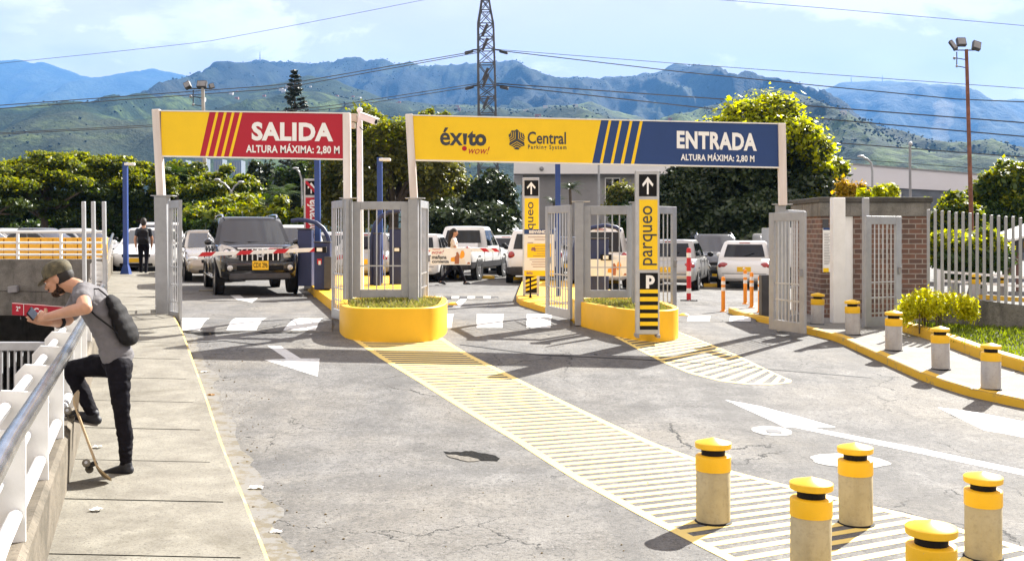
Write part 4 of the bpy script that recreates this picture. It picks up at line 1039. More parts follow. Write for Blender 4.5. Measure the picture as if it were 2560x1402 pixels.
# ---- deck edge, railing and crates, hanging red sign, ramp gate
def deck():
    Y = 24.0; xr = -9.45
    m = MB(); m.bx(-60, xr, Y + .02, Y + .34, -.33, .97); tag(m.build('deck_parapet', M_['oldcon'], bevel=.02), 'stained concrete deck edge beam above the ramp opening', 'parapet')
    t = thing('deck_railing', 'white tubular railing along the top of the stained deck beam', 'railing', (-12, Y + .15, .97))
    for i in range(7):
        x = wx(145, Y) - 1.0 + 1.005 * (i - 2) - .0
        if x > xr: break
        m = MB(); m.bar((x, Y + .15, .96), (x, Y + .15, 1.60), .055, .055, (0, 1, 0)); m.build('post', M_['white'], t, bevel=.006)
    for y in (580, 607, 624, 637):
        z = P(0, y, Y).z; m = MB(); m.tube([(-16, Y + .15, z), (xr - .05, Y + .15, z)], .026 if y > 590 else .035, 8); m.build('rail', M_['white'], t, smooth=True)
    m = MB()
    for q in range(9): pass
    proto = thing('yellow_crate', 'yellow plastic crate stack in the row behind the white deck railing', 'crate', (0, 0, 0), 0, 'yellow crates behind the deck railing')
    m = MB(); w = .275
    m.bx(-w / 2, w / 2, 0, .36, 0, 1.17); m.mat(1)
    m.v, m.f, m.m = [], [], []; rr = []
    for z, o in ((0, 0), (.25, 0), (.252, .008), (.28, .008), (.282, 0), (.55, 0), (.552, .008), (.58, .008), (.582, 0), (.82, 0), (.822, .008), (.85, .008), (.852, 0), (1.13, 0), (1.132, .008), (1.17, .008)): rr.append([Vector((-w / 2 - o, -o, z)), Vector((w / 2 + o, -o, z)), Vector((w / 2 + o, .36 + o, z)), Vector((-w / 2 - o, .36 + o, z))])
    m.k = 0; m.loft(rr); m.build('body', [mk('translucent_yellow', (.85, .42, .01), .4, 0, .12, 6), mk('crate_rib', (.80, .55, .05), .4)], proto, local=True)
    KIDS[proto.name] = [o for o in bpy.data.objects if o.parent == proto]
    for i in range(14): rep(proto, (wx(250, 25.4) - .3 * i - .1, 25.4, .29), random.uniform(-.03, .03))
    Y = 22.6; t = thing('hanging_sign', 'red hanging level sign with white lettering in the dark ramp opening', 'sign', P(110, 772, Y))
    m = MB(); m.polyp([(30, 757), (185, 768), (185, 797), (30, 787)], Y, .04); m.build('board', M_['rsign'], t)
    m = MB(); text_on(m, '2º', 40, 51, 765, 777, Y - .004, .07, .03); text_on(m, 'Co', 84, 108, 769, 784, Y - .004, .07, .03); m.polyp(rect(58.5, 59.7, 760, 788), Y - .004, .001)
    m.polyp([(30, 757), (185, 768), (185, 769.2), (30, 758.2)], Y - .004, .001); m.build('lettering', M_['wlet'], t)
    m = MB()
    for x in (50, 165): m.bar(P(x, 760, Y + .02), (wx(x, Y), Y + .02, -.30), .015)
    m.build('hanger', M_['dark'], t)
    m = MB(); Yk = 23.99; m.polyp([(18, 716), (42, 713), (42, 731), (18, 733)], Yk - .1, .12); tag(m.build('wall_lamp', M_['grey'], bevel=.02), 'small square lamp fixed on the stained deck beam', 'lamp')
    Y = 11.9; t = thing('ramp_gate', 'white barred gate in the sunken ramp below the railing', 'gate', P(60, 1020, Y))
    m = MB(); m.bx(-9.5, wx(124, Y), Y, Y + .06, P(0, 877, Y).z, P(0, 855, Y).z); m.bx(-9.5, wx(124, Y), Y, Y + .05, -1.25, -1.15); m.build('frame', M_['galv2'], t, bevel=.01)
    for i in range(22):
        x = wx(120, Y) - .078 * i; m = MB(); m.bar((x, Y + .03, -1.16), (x, Y + .03, P(0, 876, Y).z), .022, .022, (0, 1, 0)); m.build('bar', M_['galv2'], t)
deck()
# ---- litter
def scrap(px, py, s, label, mat='white', dz=0.0, seed=0):
    rp = random.Random(seed); p = G(px, py, dz); m = MB(); n = 5; vs = []
    for i in range(n + 1):
        for j in range(n + 1): vs.append(p + Vector(((i / n - .5) * s * 1.5 + rp.uniform(-.1, .1) * s, (j / n - .5) * s + rp.uniform(-.1, .1) * s, .004 + abs(rp.gauss(0, .12)) * s)))
    m.add(vs, [(i * (n + 1) + j, (i + 1) * (n + 1) + j, (i + 1) * (n + 1) + j + 1, i * (n + 1) + j + 1) for i in range(n) for j in range(n)])
    tag(m.build('paper_scrap', M_[mat]), label, 'litter')
M_['leafdry'] = mk('dry_leaf', (.32, .17, .05), .8, 0, .3, 20)
scrap(640, 1220, .075, 'white crumpled paper on the asphalt by the pavement kerb', 'white', 0, 1); scrap(690, 1330, .055, 'white paper scrap by the kerb near the picture bottom', 'white', 0, 2)
scrap(241, 1274, .05, 'small white scrap lying on the pavement slabs', 'white', .115, 3); scrap(244, 1117, .05, 'pale scrap on the pavement beside the standing leg', 'white', .115, 4)
scrap(528, 988, .05, 'brown dry leaf by the kerb, farthest up the road', 'leafdry', 0, 5)
scrap(512, 930, .06, 'pale litter scrap in the gutter up the road', 'white', 0, 7)
# ================================================================ cars
def carpaint(name, col, metal=0.0, rough=.22): return mk(name, col, rough, metal, .03, 1.5, coat=.6)
M_['glass'] = mk('car_glass', (.006, .008, .010), .03, 0, .2, 2, spec=.45)
M_['wscreen'] = mk('windscreen_glass', (.012, .015, .018), .02, 0, .2, 2, spec=1.0, coat=.6, bump=.03, bscale=1.5)
M_['chrome'] = mk('chrome', (.65, .65, .66), .12, 1.0, .05)
M_['lampw'] = mk('headlamp_glass', (.62, .62, .60), .06, .2, .2, 14, coat=1)
M_['lampr'] = mk('taillamp_red', (.35, .012, .015), .15, 0, .2, 10, coat=1)
M_['plate'] = mk('plate_yellow', (.85, .50, .01), .4, 0, .03, 5)
M_['alloy'] = mk('alloy_rim', (.42, .42, .43), .3, .7, .1, 9)
WH_ = carpaint('white_car_paint', (.74, .74, .73)); SI_ = carpaint('silver_car_paint', (.42, .42, .41), .6, .28); BK_ = mk('dark_car_paint', (.006, .007, .010), .18, 0, .03, 1.5, spec=.5, coat=.7); GR_ = carpaint('grey_car_paint', (.10, .105, .115), .4)
BG_ = carpaint('champagne_car_paint', (.40, .36, .31), .5)
SHAPES = dict(
    hatch=dict(L=3.95, W=1.68, H=1.48, zt=[(0, .72), (.06, .93), (.35, .95), (.66, .95), (.70, .94), (.92, .78), (1, .62)], zb=.24, xr=(.035, .15), xf=(.72, .52), belt=.93, r=.30),
    sedan=dict(L=4.4, W=1.72, H=1.46, zt=[(0, .74), (.03, .95), (.16, .98), (.35, .96), (.68, .95), (.74, .93), (.94, .76), (1, .60)], zb=.23, xr=(.14, .29), xf=(.73, .53), belt=.93, r=.31),
    suv=dict(L=4.5, W=1.83, H=1.68, zt=[(0, .80), (.03, 1.02), (.3, 1.04), (.68, 1.05), (.73, 1.04), (.94, .93), (1, .72)], zb=.30, xr=(.03, .12), xf=(.74, .56), belt=1.02, r=.36),
    big=dict(L=4.76, W=1.88, H=1.80, zt=[(0, .85), (.025, 1.10), (.3, 1.14), (.66, 1.17), (.72, 1.17), (.86, 1.15), (.955, 1.12), (.985, 1.10), (1, 1.03)], zb=.34, xr=(.03, .09), xf=(.735, .60), belt=1.12, r=.385),
    van=dict(L=4.1, W=1.70, H=1.80, zt=[(0, .80), (.02, 1.0), (.5, 1.02), (.78, 1.02), (.82, 1.0), (.95, .88), (1, .70)], zb=.26, xr=(.012, .05), xf=(.86, .70), belt=1.0, r=.31),
    pickup=dict(L=5.1, W=1.80, H=1.76, zt=[(0, 1.0), (.012, 1.04), (.38, 1.05), (.66, 1.06), (.73, 1.05), (.93, .98), (1, .78)], zb=.38, xr=(.36, .40), xf=(.75, .60), belt=1.03, r=.37))
def make_car(shape, paint, label, name='parked_car', cladding=False, rails=False, plate=True, front=False, mirrorpaint=None):
    S = SHAPES[shape]; L, W_, H = S['L'], S['W'], S['H']; zb0 = S['zb']; belt = S['belt']; r = S['r']
    t = thing(name, label, 'car'); hw0 = W_ / 2
    def zt(u):
        q = S['zt']
        for (a, za), (b, zc) in zip(q, q[1:]):
            if u <= b: return za + (zc - za) * (u - a) / (b - a)
        return q[-1][1]
    X = lambda u: (u - .5) * L
    def hw(u): return hw0 * (1 - .13 * max(0, (u - .80) / .2) ** 2.2 - .09 * max(0, (.13 - u) / .13) ** 2)
    def ring(u, k=1.0, zbk=0, out=0):
        a, b, c = hw(u) * k + out, zb0 + zbk, zt(u)
        h = [(.80 * a, b), (.965 * a, b + .07), (a, b + .5 * (c - b)), (.992 * a, b + .72 * (c - b)), (.955 * a, c - .035), (.88 * a, c - .004), (.45 * a, c + .02), (0, c + .025)]
        return [Vector((X(u), y, z)) for y, z in h] + [Vector((X(u), -y, z)) for y, z in reversed(h[:-1])]
    us = [0, .012, .03, .06, .12, .2, .35, .5, .65, .72, .80, .87, .92, .955, .98, .992, 1.0]
    rings = []
    for u in us:
        k, z = (1, 0)
        if u < .01 or u > .995: k, z = .93, .10
        elif u < .02 or u > .985: k, z = .975, .05
        rings.append(ring(u, k, z))
    m = MB(); m.loft(rings); m.build('body', paint, t, smooth=True, local=True, ang=50)
    # cabin surface
    hb, ht = hw0 * .935, hw0 * .76; xr, xf = [X(q) for q in S['xr']], [X(q) for q in S['xf']]; zc0, zc1 = belt, H - .055
    def surf(side, s, tt, off=0.0):
        def pos(s, tt):
            h = hb + (ht - hb) * tt ** 1.25; z = zc0 + (zc1 - zc0) * tt
            f = xf[0] + (xf[1] - xf[0]) * tt; b = xr[0] + (xr[1] - xr[0]) * tt; w = 2 * s - 1; cf, cr = .16 - .04 * tt, .10
            if side == 'f': return Vector((f - cf * w * w, h * -w, z))
            if side == 'r': return Vector((b + cr * w * w, h * w, z))
            sx = b + cr + (f - cf - b - cr) * s
            return Vector((sx, (h + .012 * (1 - w * w)) * (1 if side == 'l' else -1), z))
        p = pos(s, tt)
        if off:
            e = .01; n = (pos(s + e, tt) - p).cross(pos(s, tt + e) - p).normalized(); q = p - Vector((( xf[0] + xr[0]) / 2, 0, zc0))
            if n.dot(q) < 0: n = -n
            p = p + n * off
        return p
    def cring(tt): return [surf('r', i / 6, tt) for i in range(6)] + [surf('l', i / 8, tt) for i in range(8)][::1] if False else [surf('f', i / 6, tt) for i in range(6)] + [surf('x', 1 - i / 8, tt) for i in range(8)] + [surf('r', 1 - i / 6, tt) for i in range(6)] + [surf('l', i / 8, tt) for i in range(8)]
    def shrink(rg, k, z):
        c = sum(rg, Vector()) / len(rg); return [Vector((c.x + (p.x - c.x) * (1 - k * .8), p.y * (1 - k), z)) for p in rg]
    top = cring(1.0); rs = [shrink(cring(0), 0, zc0 - .1)] + [cring(q) for q in (0, .25, .5, .75, 1.0)] + [shrink(top, .04, H - .025), shrink(top, .14, H - .004), shrink(top, .45, H + .008)]
    m = MB(); m.loft(rs); m.build('roof', paint, t, smooth=True, local=True, ang=50)
    def pane(name, side, s0, s1, t0, t1, sk0=0.0, sk1=0.0):
        m = MB(); ns, nt = 7, 5; vs = []
        for j in range(nt):
            tt = t0 + (t1 - t0) * j / (nt - 1)
            for i in range(ns):
                a = s0 + sk0 * j / (nt - 1); b = s1 + sk1 * j / (nt - 1); vs.append(surf(side, a + (b - a) * i / (ns - 1), tt, .008))
        m.add(vs, [(j * ns + i, j * ns + i + 1, (j + 1) * ns + i + 1, (j + 1) * ns + i) for j in range(nt - 1) for i in range(ns - 1)])
        return m.build(name, M_['glass'], t, smooth=True, local=True)
    pane('windscreen', 'f', .06, .94, .05, .93).data.materials[0] = M_['wscreen']; pane('rear_window', 'r', .10, .90, .10 if shape != 'pickup' else .25, .88)
    for sd in ('l', 'x'):
        if shape in ('pickup',): pane('side_window', sd, .05, .46, .12, .88); pane('side_window', sd, .51, .94, .12, .88, 0, -.01)
        else: pane('side_window', sd, .05, .26, .14, .88, .03, 0); pane('side_window', sd, .30, .59, .12, .88); pane('side_window', sd, .63, .96, .12, .88, 0, -.015)
    # wheels
    for u in (.18, .815):
        for s in (-1, 1):
            yo = s * (hw(u) + .006); c = Vector((X(u), yo, r)); Mx = Matrix.Rotation(R(90) * (-s), 4, 'X')     # local +z -> outward
            m = MB(); m.lathe([(.06, -.22), (r * .96, -.22), (r, -.19), (r, -.05), (r * .96, -.015), (r * .70, -.005), (r * .66, -.03), (r * .64, -.2)], 26, c, Mx); w = m.build('wheel', M_['rub'], t, smooth=True, local=True)
            m = MB(); m.lathe([(r * .67, -.032), (r * .62, -.02), (r * .60, -.055), (.02, -.055)], 26, c, Mx)
            for q in range(5):
                a = q * 2 * math.pi / 5 + .3; d = Vector((math.cos(a), math.sin(a), 0)); e = Vector((-d.y, d.x, 0))
                pts = [d * .03 - e * .04, d * r * .61 - e * .028, d * r * .61 + e * .028, d * .03 + e * .04]
                m.loft([[c + Mx @ (p + Vector((0, 0, z))) for p in pts] for z in (-.054, -.02)])
            m.build('rim', M_['alloy'], w, smooth=True, local=True, ang=30)
            m = MB(); m.lathe([(.05, -.32), (r + .05, -.32), (r + .055, -.008), (r + .02, -.004)], 26, c, Mx)
            a = MB(); ca = c + Vector((0, 0, .012)); pr = [(r * .97, -.05), (r + .06, -.05), (r + .06, -.008), (r * .97, -.008), (r * .97, -.05)]
            a.loft([[ca + Mx @ Vector((g * math.cos(2 * math.pi * k / 26), g * math.sin(2 * math.pi * k / 26), z)) for k in range(26)] for g, z in pr], True, False); a.build('wheel_arch', M_['blk'], t, local=True)
    # lamps, plates, mirrors
    zl = zt(.95) - .10; zr = zt(.03) - .10
    for s in (-1, 1):
        m = MB(); m.ell((X(.955), s * hw(.95) * .80, zl), (.15, hw0 * .22, .085), 16, 10); m.build('headlight', M_['lampw'], t, smooth=True, local=True)
        m = MB()
        if shape in ('van', 'pickup', 'suv', 'big'): m.ell((X(.018), s * hw(.02) * .86, zr - .02), (.09, .11, .19 if shape != 'suv' else .12), 14, 10)
        else: m.ell((X(.022), s * hw(.02) * .80, zr), (.10, .17, .10), 14, 10)
        m.build('taillight', M_['lampr'], t, smooth=True, local=True)
        u = S['xf'][0] - .02; m = MB(); m.ell((X(u), s * (hw0 + .09), belt + .08), (.075, .10, .075), 12, 8); m.bar((X(u), s * (hw0 - .08), belt + .02), (X(u), s * (hw0 + .05), belt + .05), .03); m.build('mirror', mirrorpaint or M_['blk'], t, smooth=True, local=True)
        for q in (.40, .62):
            m = MB(); m.box((X(q), s * (hw0 * .99 + .008), belt - .10), (.16, .025, .03)); m.build('door_handle', M_['blk'], t, local=True, bevel=.008)
    m = MB(); m.bx(X(0) - .012, X(0) + .05, -.21, .21, zb0 + .30, zb0 + .45); m.build('licence_plate', M_['plate'], t, local=True, bevel=.006)
    m = MB(); m.bx(X(1) - .05, X(1) + .016, -.21, .21, zb0 + .14, zb0 + .28); m.build('licence_plate', M_['plate'], t, local=True, bevel=.006)
    m = MB(); m.bx(X(0) - .008, X(0) + .06, -hw0 * .74, hw0 * .74, zb0 + .08, zb0 + .22); m.build('rear_bumper', paint if not cladding else M_['dark'], t, local=True, bevel=.03)
    m = MB(); m.bx(X(1) - .2, X(1) + .008, -hw0 * .52, hw0 * .52, zb0 + .30, zb0 + .40); m.bx(X(1) - .2, X(1) + .006, -hw0 * .6, hw0 * .6, zb0 + .02, zb0 + .12); m.build('grille', M_['blk'], t, local=True, bevel=.02)
    if shape != 'pickup':
        m = MB(); m.ell((X(0) - .004, 0, zt(.02) - .16), (.012, .055, .055), 14, 8); m.build('badge', M_['chrome'], t, smooth=True, local=True)
        m = MB(); p0, p1 = surf('r', .5, .12, .02), surf('r', .30, .34, .02); m.tube([p0, p1], .012, 5); m.build('rear_wiper', M_['blk'], t, local=True)
        m = MB(); m.bx(xr[1] - .03, xr[1] + .02, -.16, .16, H - .075, H - .05); m.build('brake_light', M_['lampr'], t, local=True, bevel=.004)
    m = MB(); m.bx(X(0) - .004, X(0) + .03, -hw0 * .80, hw0 * .80, zb0 + .235, zb0 + .247); m.build('bumper_seam', M_['blk'], t, local=True)
    for s in (-1, 1):
        for q in (.30, .505, .715):
            m = MB(); a = X(q); y = s * (hw(q) + .0015); m.bx(a - .006, a + .006, min(y, y - s * .02), max(y, y - s * .02), zb0 + .16, zt(q) - .06); m.build('door_seam', M_['blk'], t, local=True)
    if shape not in ('pickup',):
        m = MB(); m.tube([(X(.2), 0, H), (X(.17), 0, H + .22)], .006, 5); m.build('aerial', M_['blk'], t, local=True)
    if cladding:
        m = MB(); rr = []
        for u in us:
            k, z = (1, 0)
            if u < .01 or u > .995: k, z = .935, .06
            a = hw(u) * k + .008; b = zb0 + z - .03; c = zb0 + .23; x = X(u) + (-.01 if u < .1 else .01 if u > .9 else 0)
            rr.append([Vector((x, .8 * a, b)), Vector((x, .97 * a, b + .06)), Vector((x, a, c)), Vector((x, -a, c)), Vector((x, -.97 * a, b + .06)), Vector((x, -.8 * a, b))])
        m.loft(rr); m.build('cladding', M_['dark'], t, smooth=True, local=True, ang=40)
    if rails:
        for s in (-1, 1):
            m = MB(); y = s * ht * .90; x0, x1 = xr[1] + .15, xf[1] - .05
            m.tube([(x0, y, H - .03), (x0 + .12, y, H + .045), ((x0 + x1) / 2, y, H + .06), (x1 - .15, y, H + .045), (x1, y, H - .03)], .022, 8); m.build('roof_rail', M_['chrome'], t, smooth=True, local=True)
    KIDS[t.name] = [o for o in bpy.data.objects if o.parent == t]
    for k in KIDS[t.name]: KIDS[k.name] = [o for o in bpy.data.objects if o.parent == k]
    return t
def head(dx, dy): return math.atan2(dy, dx)
def put_car(c, px, yb, dx, dy, near='rear', label=None, Y=None):
    d = Vector((dx, dy, 0)).normalized(); S = c
    p = G(px, yb) if Y is None else ground(wx(px, Y), Y)
    k = 1.35 if near == 'rear' else -1.35
    q = p + d * k; q.z = gz(q.x, q.y)
    return rep(c, q, head(dx, dy), label)
# the dark off-roader at the exit barrier
SUV = make_car('big', BK_, 'black off-road car with roof rails waiting at the exit barrier', 'off_road_car', rails=True, mirrorpaint=BK_)
def suv_front(t):
    S = SHAPES['big']; L = S['L']; x = L / 2
    for o in [q for q in KIDS[t.name] if q.name.split('.')[0] in ('grille', 'headlight', 'licence_plate')]:
        KIDS[t.name].remove(o); bpy.data.objects.remove(o)
    m = MB(); m.bx(x - .10, x + .012, -.46, .46, .78, 1.05); g = m.build('grille', M_['blk'], t, local=True, bevel=.02)
    m = MB(); m.bx(x - .05, x + .035, -.50, .50, 1.045, 1.085); m.build('chrome_strip', M_['chrome'], g, local=True, bevel=.008)
    for i in range(8):
        y = -.40 + .8 * i / 7; m = MB(); m.bx(x - .02, x + .028, y - .016, y + .016, .79, 1.045); m.build('grille_bar', M_['chrome'], g, local=True, bevel=.005)
    m = MB(); m.tube([(x + .045, .085 * math.cos(a * .3142), .93 + .055 * math.sin(a * .3142)) for a in range(21)], .010, 6); m.tube([(x + .045, .04 * math.cos(a * .3142), .935 + .045 * math.sin(a * .3142)) for a in range(21)], .008, 6); m.build('badge', M_['chrome'], g, local=True, smooth=True)
    for s in (-1, 1):
        m = MB(); pl = [(.52, .84), (.50, 1.02), (.62, 1.09), (.84, 1.16), (.90, 1.10), (.86, .94), (.74, .86)]
        fr = [Vector((x + (.03 if a < .6 else .022 if a < .7 else .0 if a < .8 else -.07 if a < .88 else -.22), s * a, b)) for a, b in pl]; bk = [p - Vector((.3, 0, 0)) for p in fr]
        if s < 0: fr.reverse(); bk.reverse()
        m.loft([bk, fr]); h = m.build('headlight', M_['lampw'], t, local=True, bevel=.02, smooth=True)
        for q, rr in ((.60, .06), (.74, .055)):
            m = MB(); m.ell((x + (.03 if q < .7 else .01), s * q, .99), (.02, rr, rr), 14, 8); m.build('lens', M_['chrome'], h, local=True, smooth=True)
        m = MB(); m.ell((x + .025, s * .66, .63), (.05, .07, .07), 14, 8); m.build('fog_lamp', M_['lampw'], t, local=True, smooth=True)
        m = MB(); m.bx(x - .14, x + .03, s * .66 - .12, s * .66 + .12, .54, .72); m.build('fog_lamp_recess', M_['blk'], t, local=True, bevel=.03)
        m = MB(); m.bx(-L * .30, L * .28, s * .90 - .07, s * .90 + .07, .36, .41); m.build('running_board', M_['chrome'] if s < 0 else M_['dark'], t, local=True, bevel=.015)
    m = MB(); m.bx(x - .25, x + .05, -.74, .74, .56, .76); m.build('front_bumper', BK_, t, local=True, bevel=.05, seg=4, smooth=True)
    m = MB(); m.bx(x - .1, x + .054, -.52, .52, .575, .68); m.build('air_intake', M_['blk'], t, local=True, bevel=.01)
    m = MB(); m.bx(x - .28, x + .01, -.68, .68, .36, .52); m.build('skid_plate', M_['dark'], t, local=True, bevel=.04, seg=3)
    m = MB(); m.bx(x + .03, x + .066, -.18, .18, .58, .78); p = m.build('licence_plate', M_['plate'], t, local=True, bevel=.004)
    m = MB(); v, f = glyphs('CDX 296', .015); a, b = v.min(0), v.max(0); n = (v - a) / (b - a)
    m.add([(x + .0685, -.155 + .31 * u, .63 + .115 * w) for u, w in n], f); m.build('lettering', M_['blk'], p, local=True)
    for s in (-.25, .3):
        m = MB(); m.tube([(L * .255, s, 1.175), (L * .245, s - .45, 1.20)], .010, 5); m.build('wiper', M_['blk'], t, local=True)
    m = MB(); m.ell((L * .23, 0, 1.15), (.2, .7, .03), 12, 6); m.build('cowl', M_['blk'], t, local=True, smooth=True)
suv_front(SUV)
KIDS.pop(SUV.name, None)
hd = Vector((.35, -.937, 0)); fc = Vector((-5.80, 23.95, 0)); q = fc - hd * 2.38; q.z = gz(q.x, q.y); rep(SUV, q, head(.35, -.937))
SUV.scale = (1.0, 1.02, 1.02)
C_ = {}
C_['sedan_s'] = make_car('sedan', BG_, 'champagne sedan queueing behind the black off-road car'); rep(C_['sedan_s'], ground(-9.15, 31.5), head(.37, -.93))
C_['hatch_w'] = make_car('hatch', WH_, 'white hatchback facing the camera beside the walking man with the backpack', mirrorpaint=WH_); put_car(C_['hatch_w'], 350, 0, .15, -1, 'front', Y=33.6)
C_['suv_w'] = make_car('suv', WH_, 'white off-road car behind the hatchback on the far left of the lot', cladding=True); put_car(C_['suv_w'], 398, 0, .3, -1, 'front', Y=37)
put_car(C_['suv_w'], 742, 0, .2, -1, 'front', 'white car facing the camera just right of the black off-road car', Y=33.5)
C_['sedan_w'] = make_car('sedan', WH_, 'white sedan roof at the far left edge above the yellow crates'); put_car(C_['sedan_w'], 12, 0, .9, -.4, 'front', Y=38)
C_['sedan_d'] = make_car('sedan', GR_, 'dark grey sedan behind the yellow crates and steel posts'); put_car(C_['sedan_d'], 185, 0, .95, -.3, 'front', Y=40)
C_['silver_b'] = make_car('sedan', SI_, 'silver sedan behind the left part of the yellow crates'); put_car(C_['silver_b'], 95, 0, 1, -.25, 'front', Y=42)
put_car(C_['silver_b'], 262, 0, .9, -.5, 'front', 'silver sedan behind the right end of the crate row', Y=44)
C_['pick'] = make_car('pickup', WH_, 'white double cab pickup with black bumper behind the walking woman', 'pickup_truck', cladding=True); put_car(C_['pick'], 1140, 0, .24, .97, 'rear', Y=34.4)
C_['suv_k'] = make_car('suv', WH_, 'white off-road car with black lower cladding left of the welcome board', cladding=True, rails=True); put_car(C_['suv_k'], 1338, 707, .03, 1, 'rear')
put_car(C_['hatch_w'], 1040, 0, .1, 1, 'rear', 'white hatchback half hidden behind the left planter gate', Y=32.5)
put_car(C_['sedan_w'], 1262, 0, .1, 1, 'rear', 'white sedan farther back between the pickup and the white off-road car', Y=40)
C_['van'] = make_car('van', WH_, 'white minivan seen from behind through the right fixed panel'); put_car(C_['van'], 1502, 720, .1, 1, 'rear')
C_['hatch_s'] = make_car('hatch', SI_, 'silver hatchback seen from behind near the red and white post'); put_car(C_['hatch_s'], 1676, 723, .30, .96, 'rear')
C_['suv_d'] = make_car('suv', GR_, 'dark grey off-road car facing the camera between two hatchbacks', rails=True); put_car(C_['suv_d'], 1798, 703, -.05, -1, 'front')
put_car(C_['hatch_w'], 1862, 720, .26, .97, 'rear', 'white hatchback seen from behind near the orange posts')
put_car(C_['sedan_w'], 1958, 0, .3, .95, 'rear', 'white sedan behind the entrance gate leaf on the right', Y=37)
put_car(C_['hatch_s'], 912, 0, .05, 1, 'rear', 'silver hatchback seen through the left fixed panel', Y=32)
put_car(C_['sedan_w'], 838, 0, -.05, 1, 'rear', 'white sedan beside the exit barrier machine, mostly hidden', Y=36)
put_car(C_['sedan_d'], 1425, 0, -.1, -1, 'front', 'dark grey sedan behind the welcome board', Y=38)
put_car(C_['silver_b'], 1590, 0, .2, 1, 'rear', 'silver sedan behind the near parking pylon', Y=38)
def truck():
    t = thing('box_truck', 'small white box truck behind the entrance gate leaf', 'truck', ground(wx(2003, 35), 35)); g = gz(9.7, 35); x = wx(2003, 35)
    m = MB(); m.bx(x - .62, x + .66, 35, 38, g + .62, g + 1.95); m.build('cargo_box', WH_, t, bevel=.03)
    m = MB(); m.bx(x - .6, x + .62, 38.1, 39.6, g + .4, g + 1.75); m.build('cab', WH_, t, bevel=.1, seg=3)
    m = MB(); m.bx(x - .55, x + .6, 34.98, 39.4, g + .38, g + .6); m.build('chassis', M_['dark'], t)
    for s in (-.5, .53):
        m = MB(); m.bx(x + s - .1, x + s + .1, 34.95, 34.99, g + .42, g + .56); m.build('taillight', M_['lampr'], t)
        for y in (35.7, 38.8): m = MB(); m.tube([(x + s - .09, y, g + .3), (x + s + .09, y, g + .3)], .3, 18); m.build('wheel', M_['rub'], t, smooth=True)
    m = MB(); m.bx(x + .3, x + .42, 34.985, 34.999, g + .85, g + .98); m.bx(x - .5, x + .5, 34.985, 34.999, g + 1.72, g + 1.735); m.build('door_fitting', M_['grey'], t)
truck()
def stop(px, yb, w=.9, label='yellow concrete wheel stop', rot=0.0):
    p = G(px, yb); m = MB(); Mx = Matrix.Rotation(rot, 3, 'Z')
    m.loft([[p + Mx @ Vector((x, a, b)) for a, b in ((-.08, .0), (-.06, .11), (.06, .11), (.08, 0))] for x in (-w / 2, w / 2)])
    return tag(m.build('wheel_stop', M_['yband'], bevel=.01), label, 'wheel stop', 'yellow wheel stops in the parking bays')
for a in ((1133, 694, .4, 'yellow wheel stop seen under the white pickup'), (1218, 697, .5, 'yellow wheel stop right of the white pickup'), (1296, 700, .4, 'yellow wheel stop left of the white off-road car'), (1776, 717, .45, 'yellow wheel stop right of the silver hatchback'), (1700, 706, .6, 'yellow wheel stop beneath the silver hatchback'),
          (895, 704, .5, 'yellow wheel stop seen through the left fixed panel'), (1530, 709, .5, 'yellow wheel stop beneath the white minivan'), (1800, 691, .6, 'yellow wheel stop before the dark grey off-road car'), (2075, 700, .7, 'yellow wheel stop by the booth wall')): stop(*a)
p = G(525, 728); m = MB(); m.box(p + Vector((0, 0, .02)), (.5, .16, .04)); tag(m.build('wheel_stop', M_['walk'], bevel=.01), 'pale low strip on the asphalt by the off-road car front wheel', 'wheel stop')
# ================================================================ people
TS = bpy.data.scenes.new('work')
def fuse(name, m, voxel, mat, parent, it=4, local=False, wr=0, wf=9):      # fuse overlapping volumes into one continuous skin
    vs = m.v
    if parent is not None and not local and parent.name in ROOT:
        Mi = ROOT[parent.name].inverted(); vs = [tuple(Mi @ Vector(v)) for v in vs]
    me = bpy.data.meshes.new('w'); me.from_pydata(vs, [], m.f); me.update()
    bm = bmesh.new(); bm.from_mesh(me); bmesh.ops.recalc_face_normals(bm, faces=bm.faces); bm.to_mesh(me); bm.free()
    o = bpy.data.objects.new('w', me); TS.collection.objects.link(o)
    r = o.modifiers.new('r', 'REMESH'); r.mode = 'VOXEL'; r.voxel_size = voxel
    s = o.modifiers.new('s', 'SMOOTH'); s.iterations = it; s.factor = .5
    with bpy.context.temp_override(scene=TS, view_layer=TS.view_layers[0]):
        dg = bpy.context.evaluated_depsgraph_get(); e = bpy.data.meshes.new_from_object(o.evaluated_get(dg))
    bpy.data.objects.remove(o); bpy.data.meshes.remove(me)
    if wr:                                                     # cloth folds
        co = [v.co.copy() for v in e.vertices]; no = [v.normal.copy() for v in e.vertices]
        for v, c, nn in zip(e.vertices, co, no):
            q = (c.x * wf * .7 + c.z * wf * .5, c.y * wf * .7, c.z * wf * 1.3); v.co = c + nn * (wr * (abs(mnoise.fractal(q, 1.0, 2.2, 3)) - .25) * 1.6)
    e.name = name; e.materials.clear(); e.materials.append(mat); e.polygons.foreach_set('use_smooth', [True] * len(e.polygons))
    ob = bpy.data.objects.new(name, e); COL.objects.link(ob)
    if parent is not None: ob.parent = parent; ROOT[ob.name] = ROOT.get(parent.name, Matrix.Identity(4))
    return ob
SKIN = mk('skin', (.48, .25, .15), .5, 0, .08, 12); HAIR = mk('dark_hair', (.020, .014, .010), .7, 0, .3, 30); SHIRT = mk('grey_tshirt', (.14, .133, .14), .85, 0, .12, 9, .35, 14)
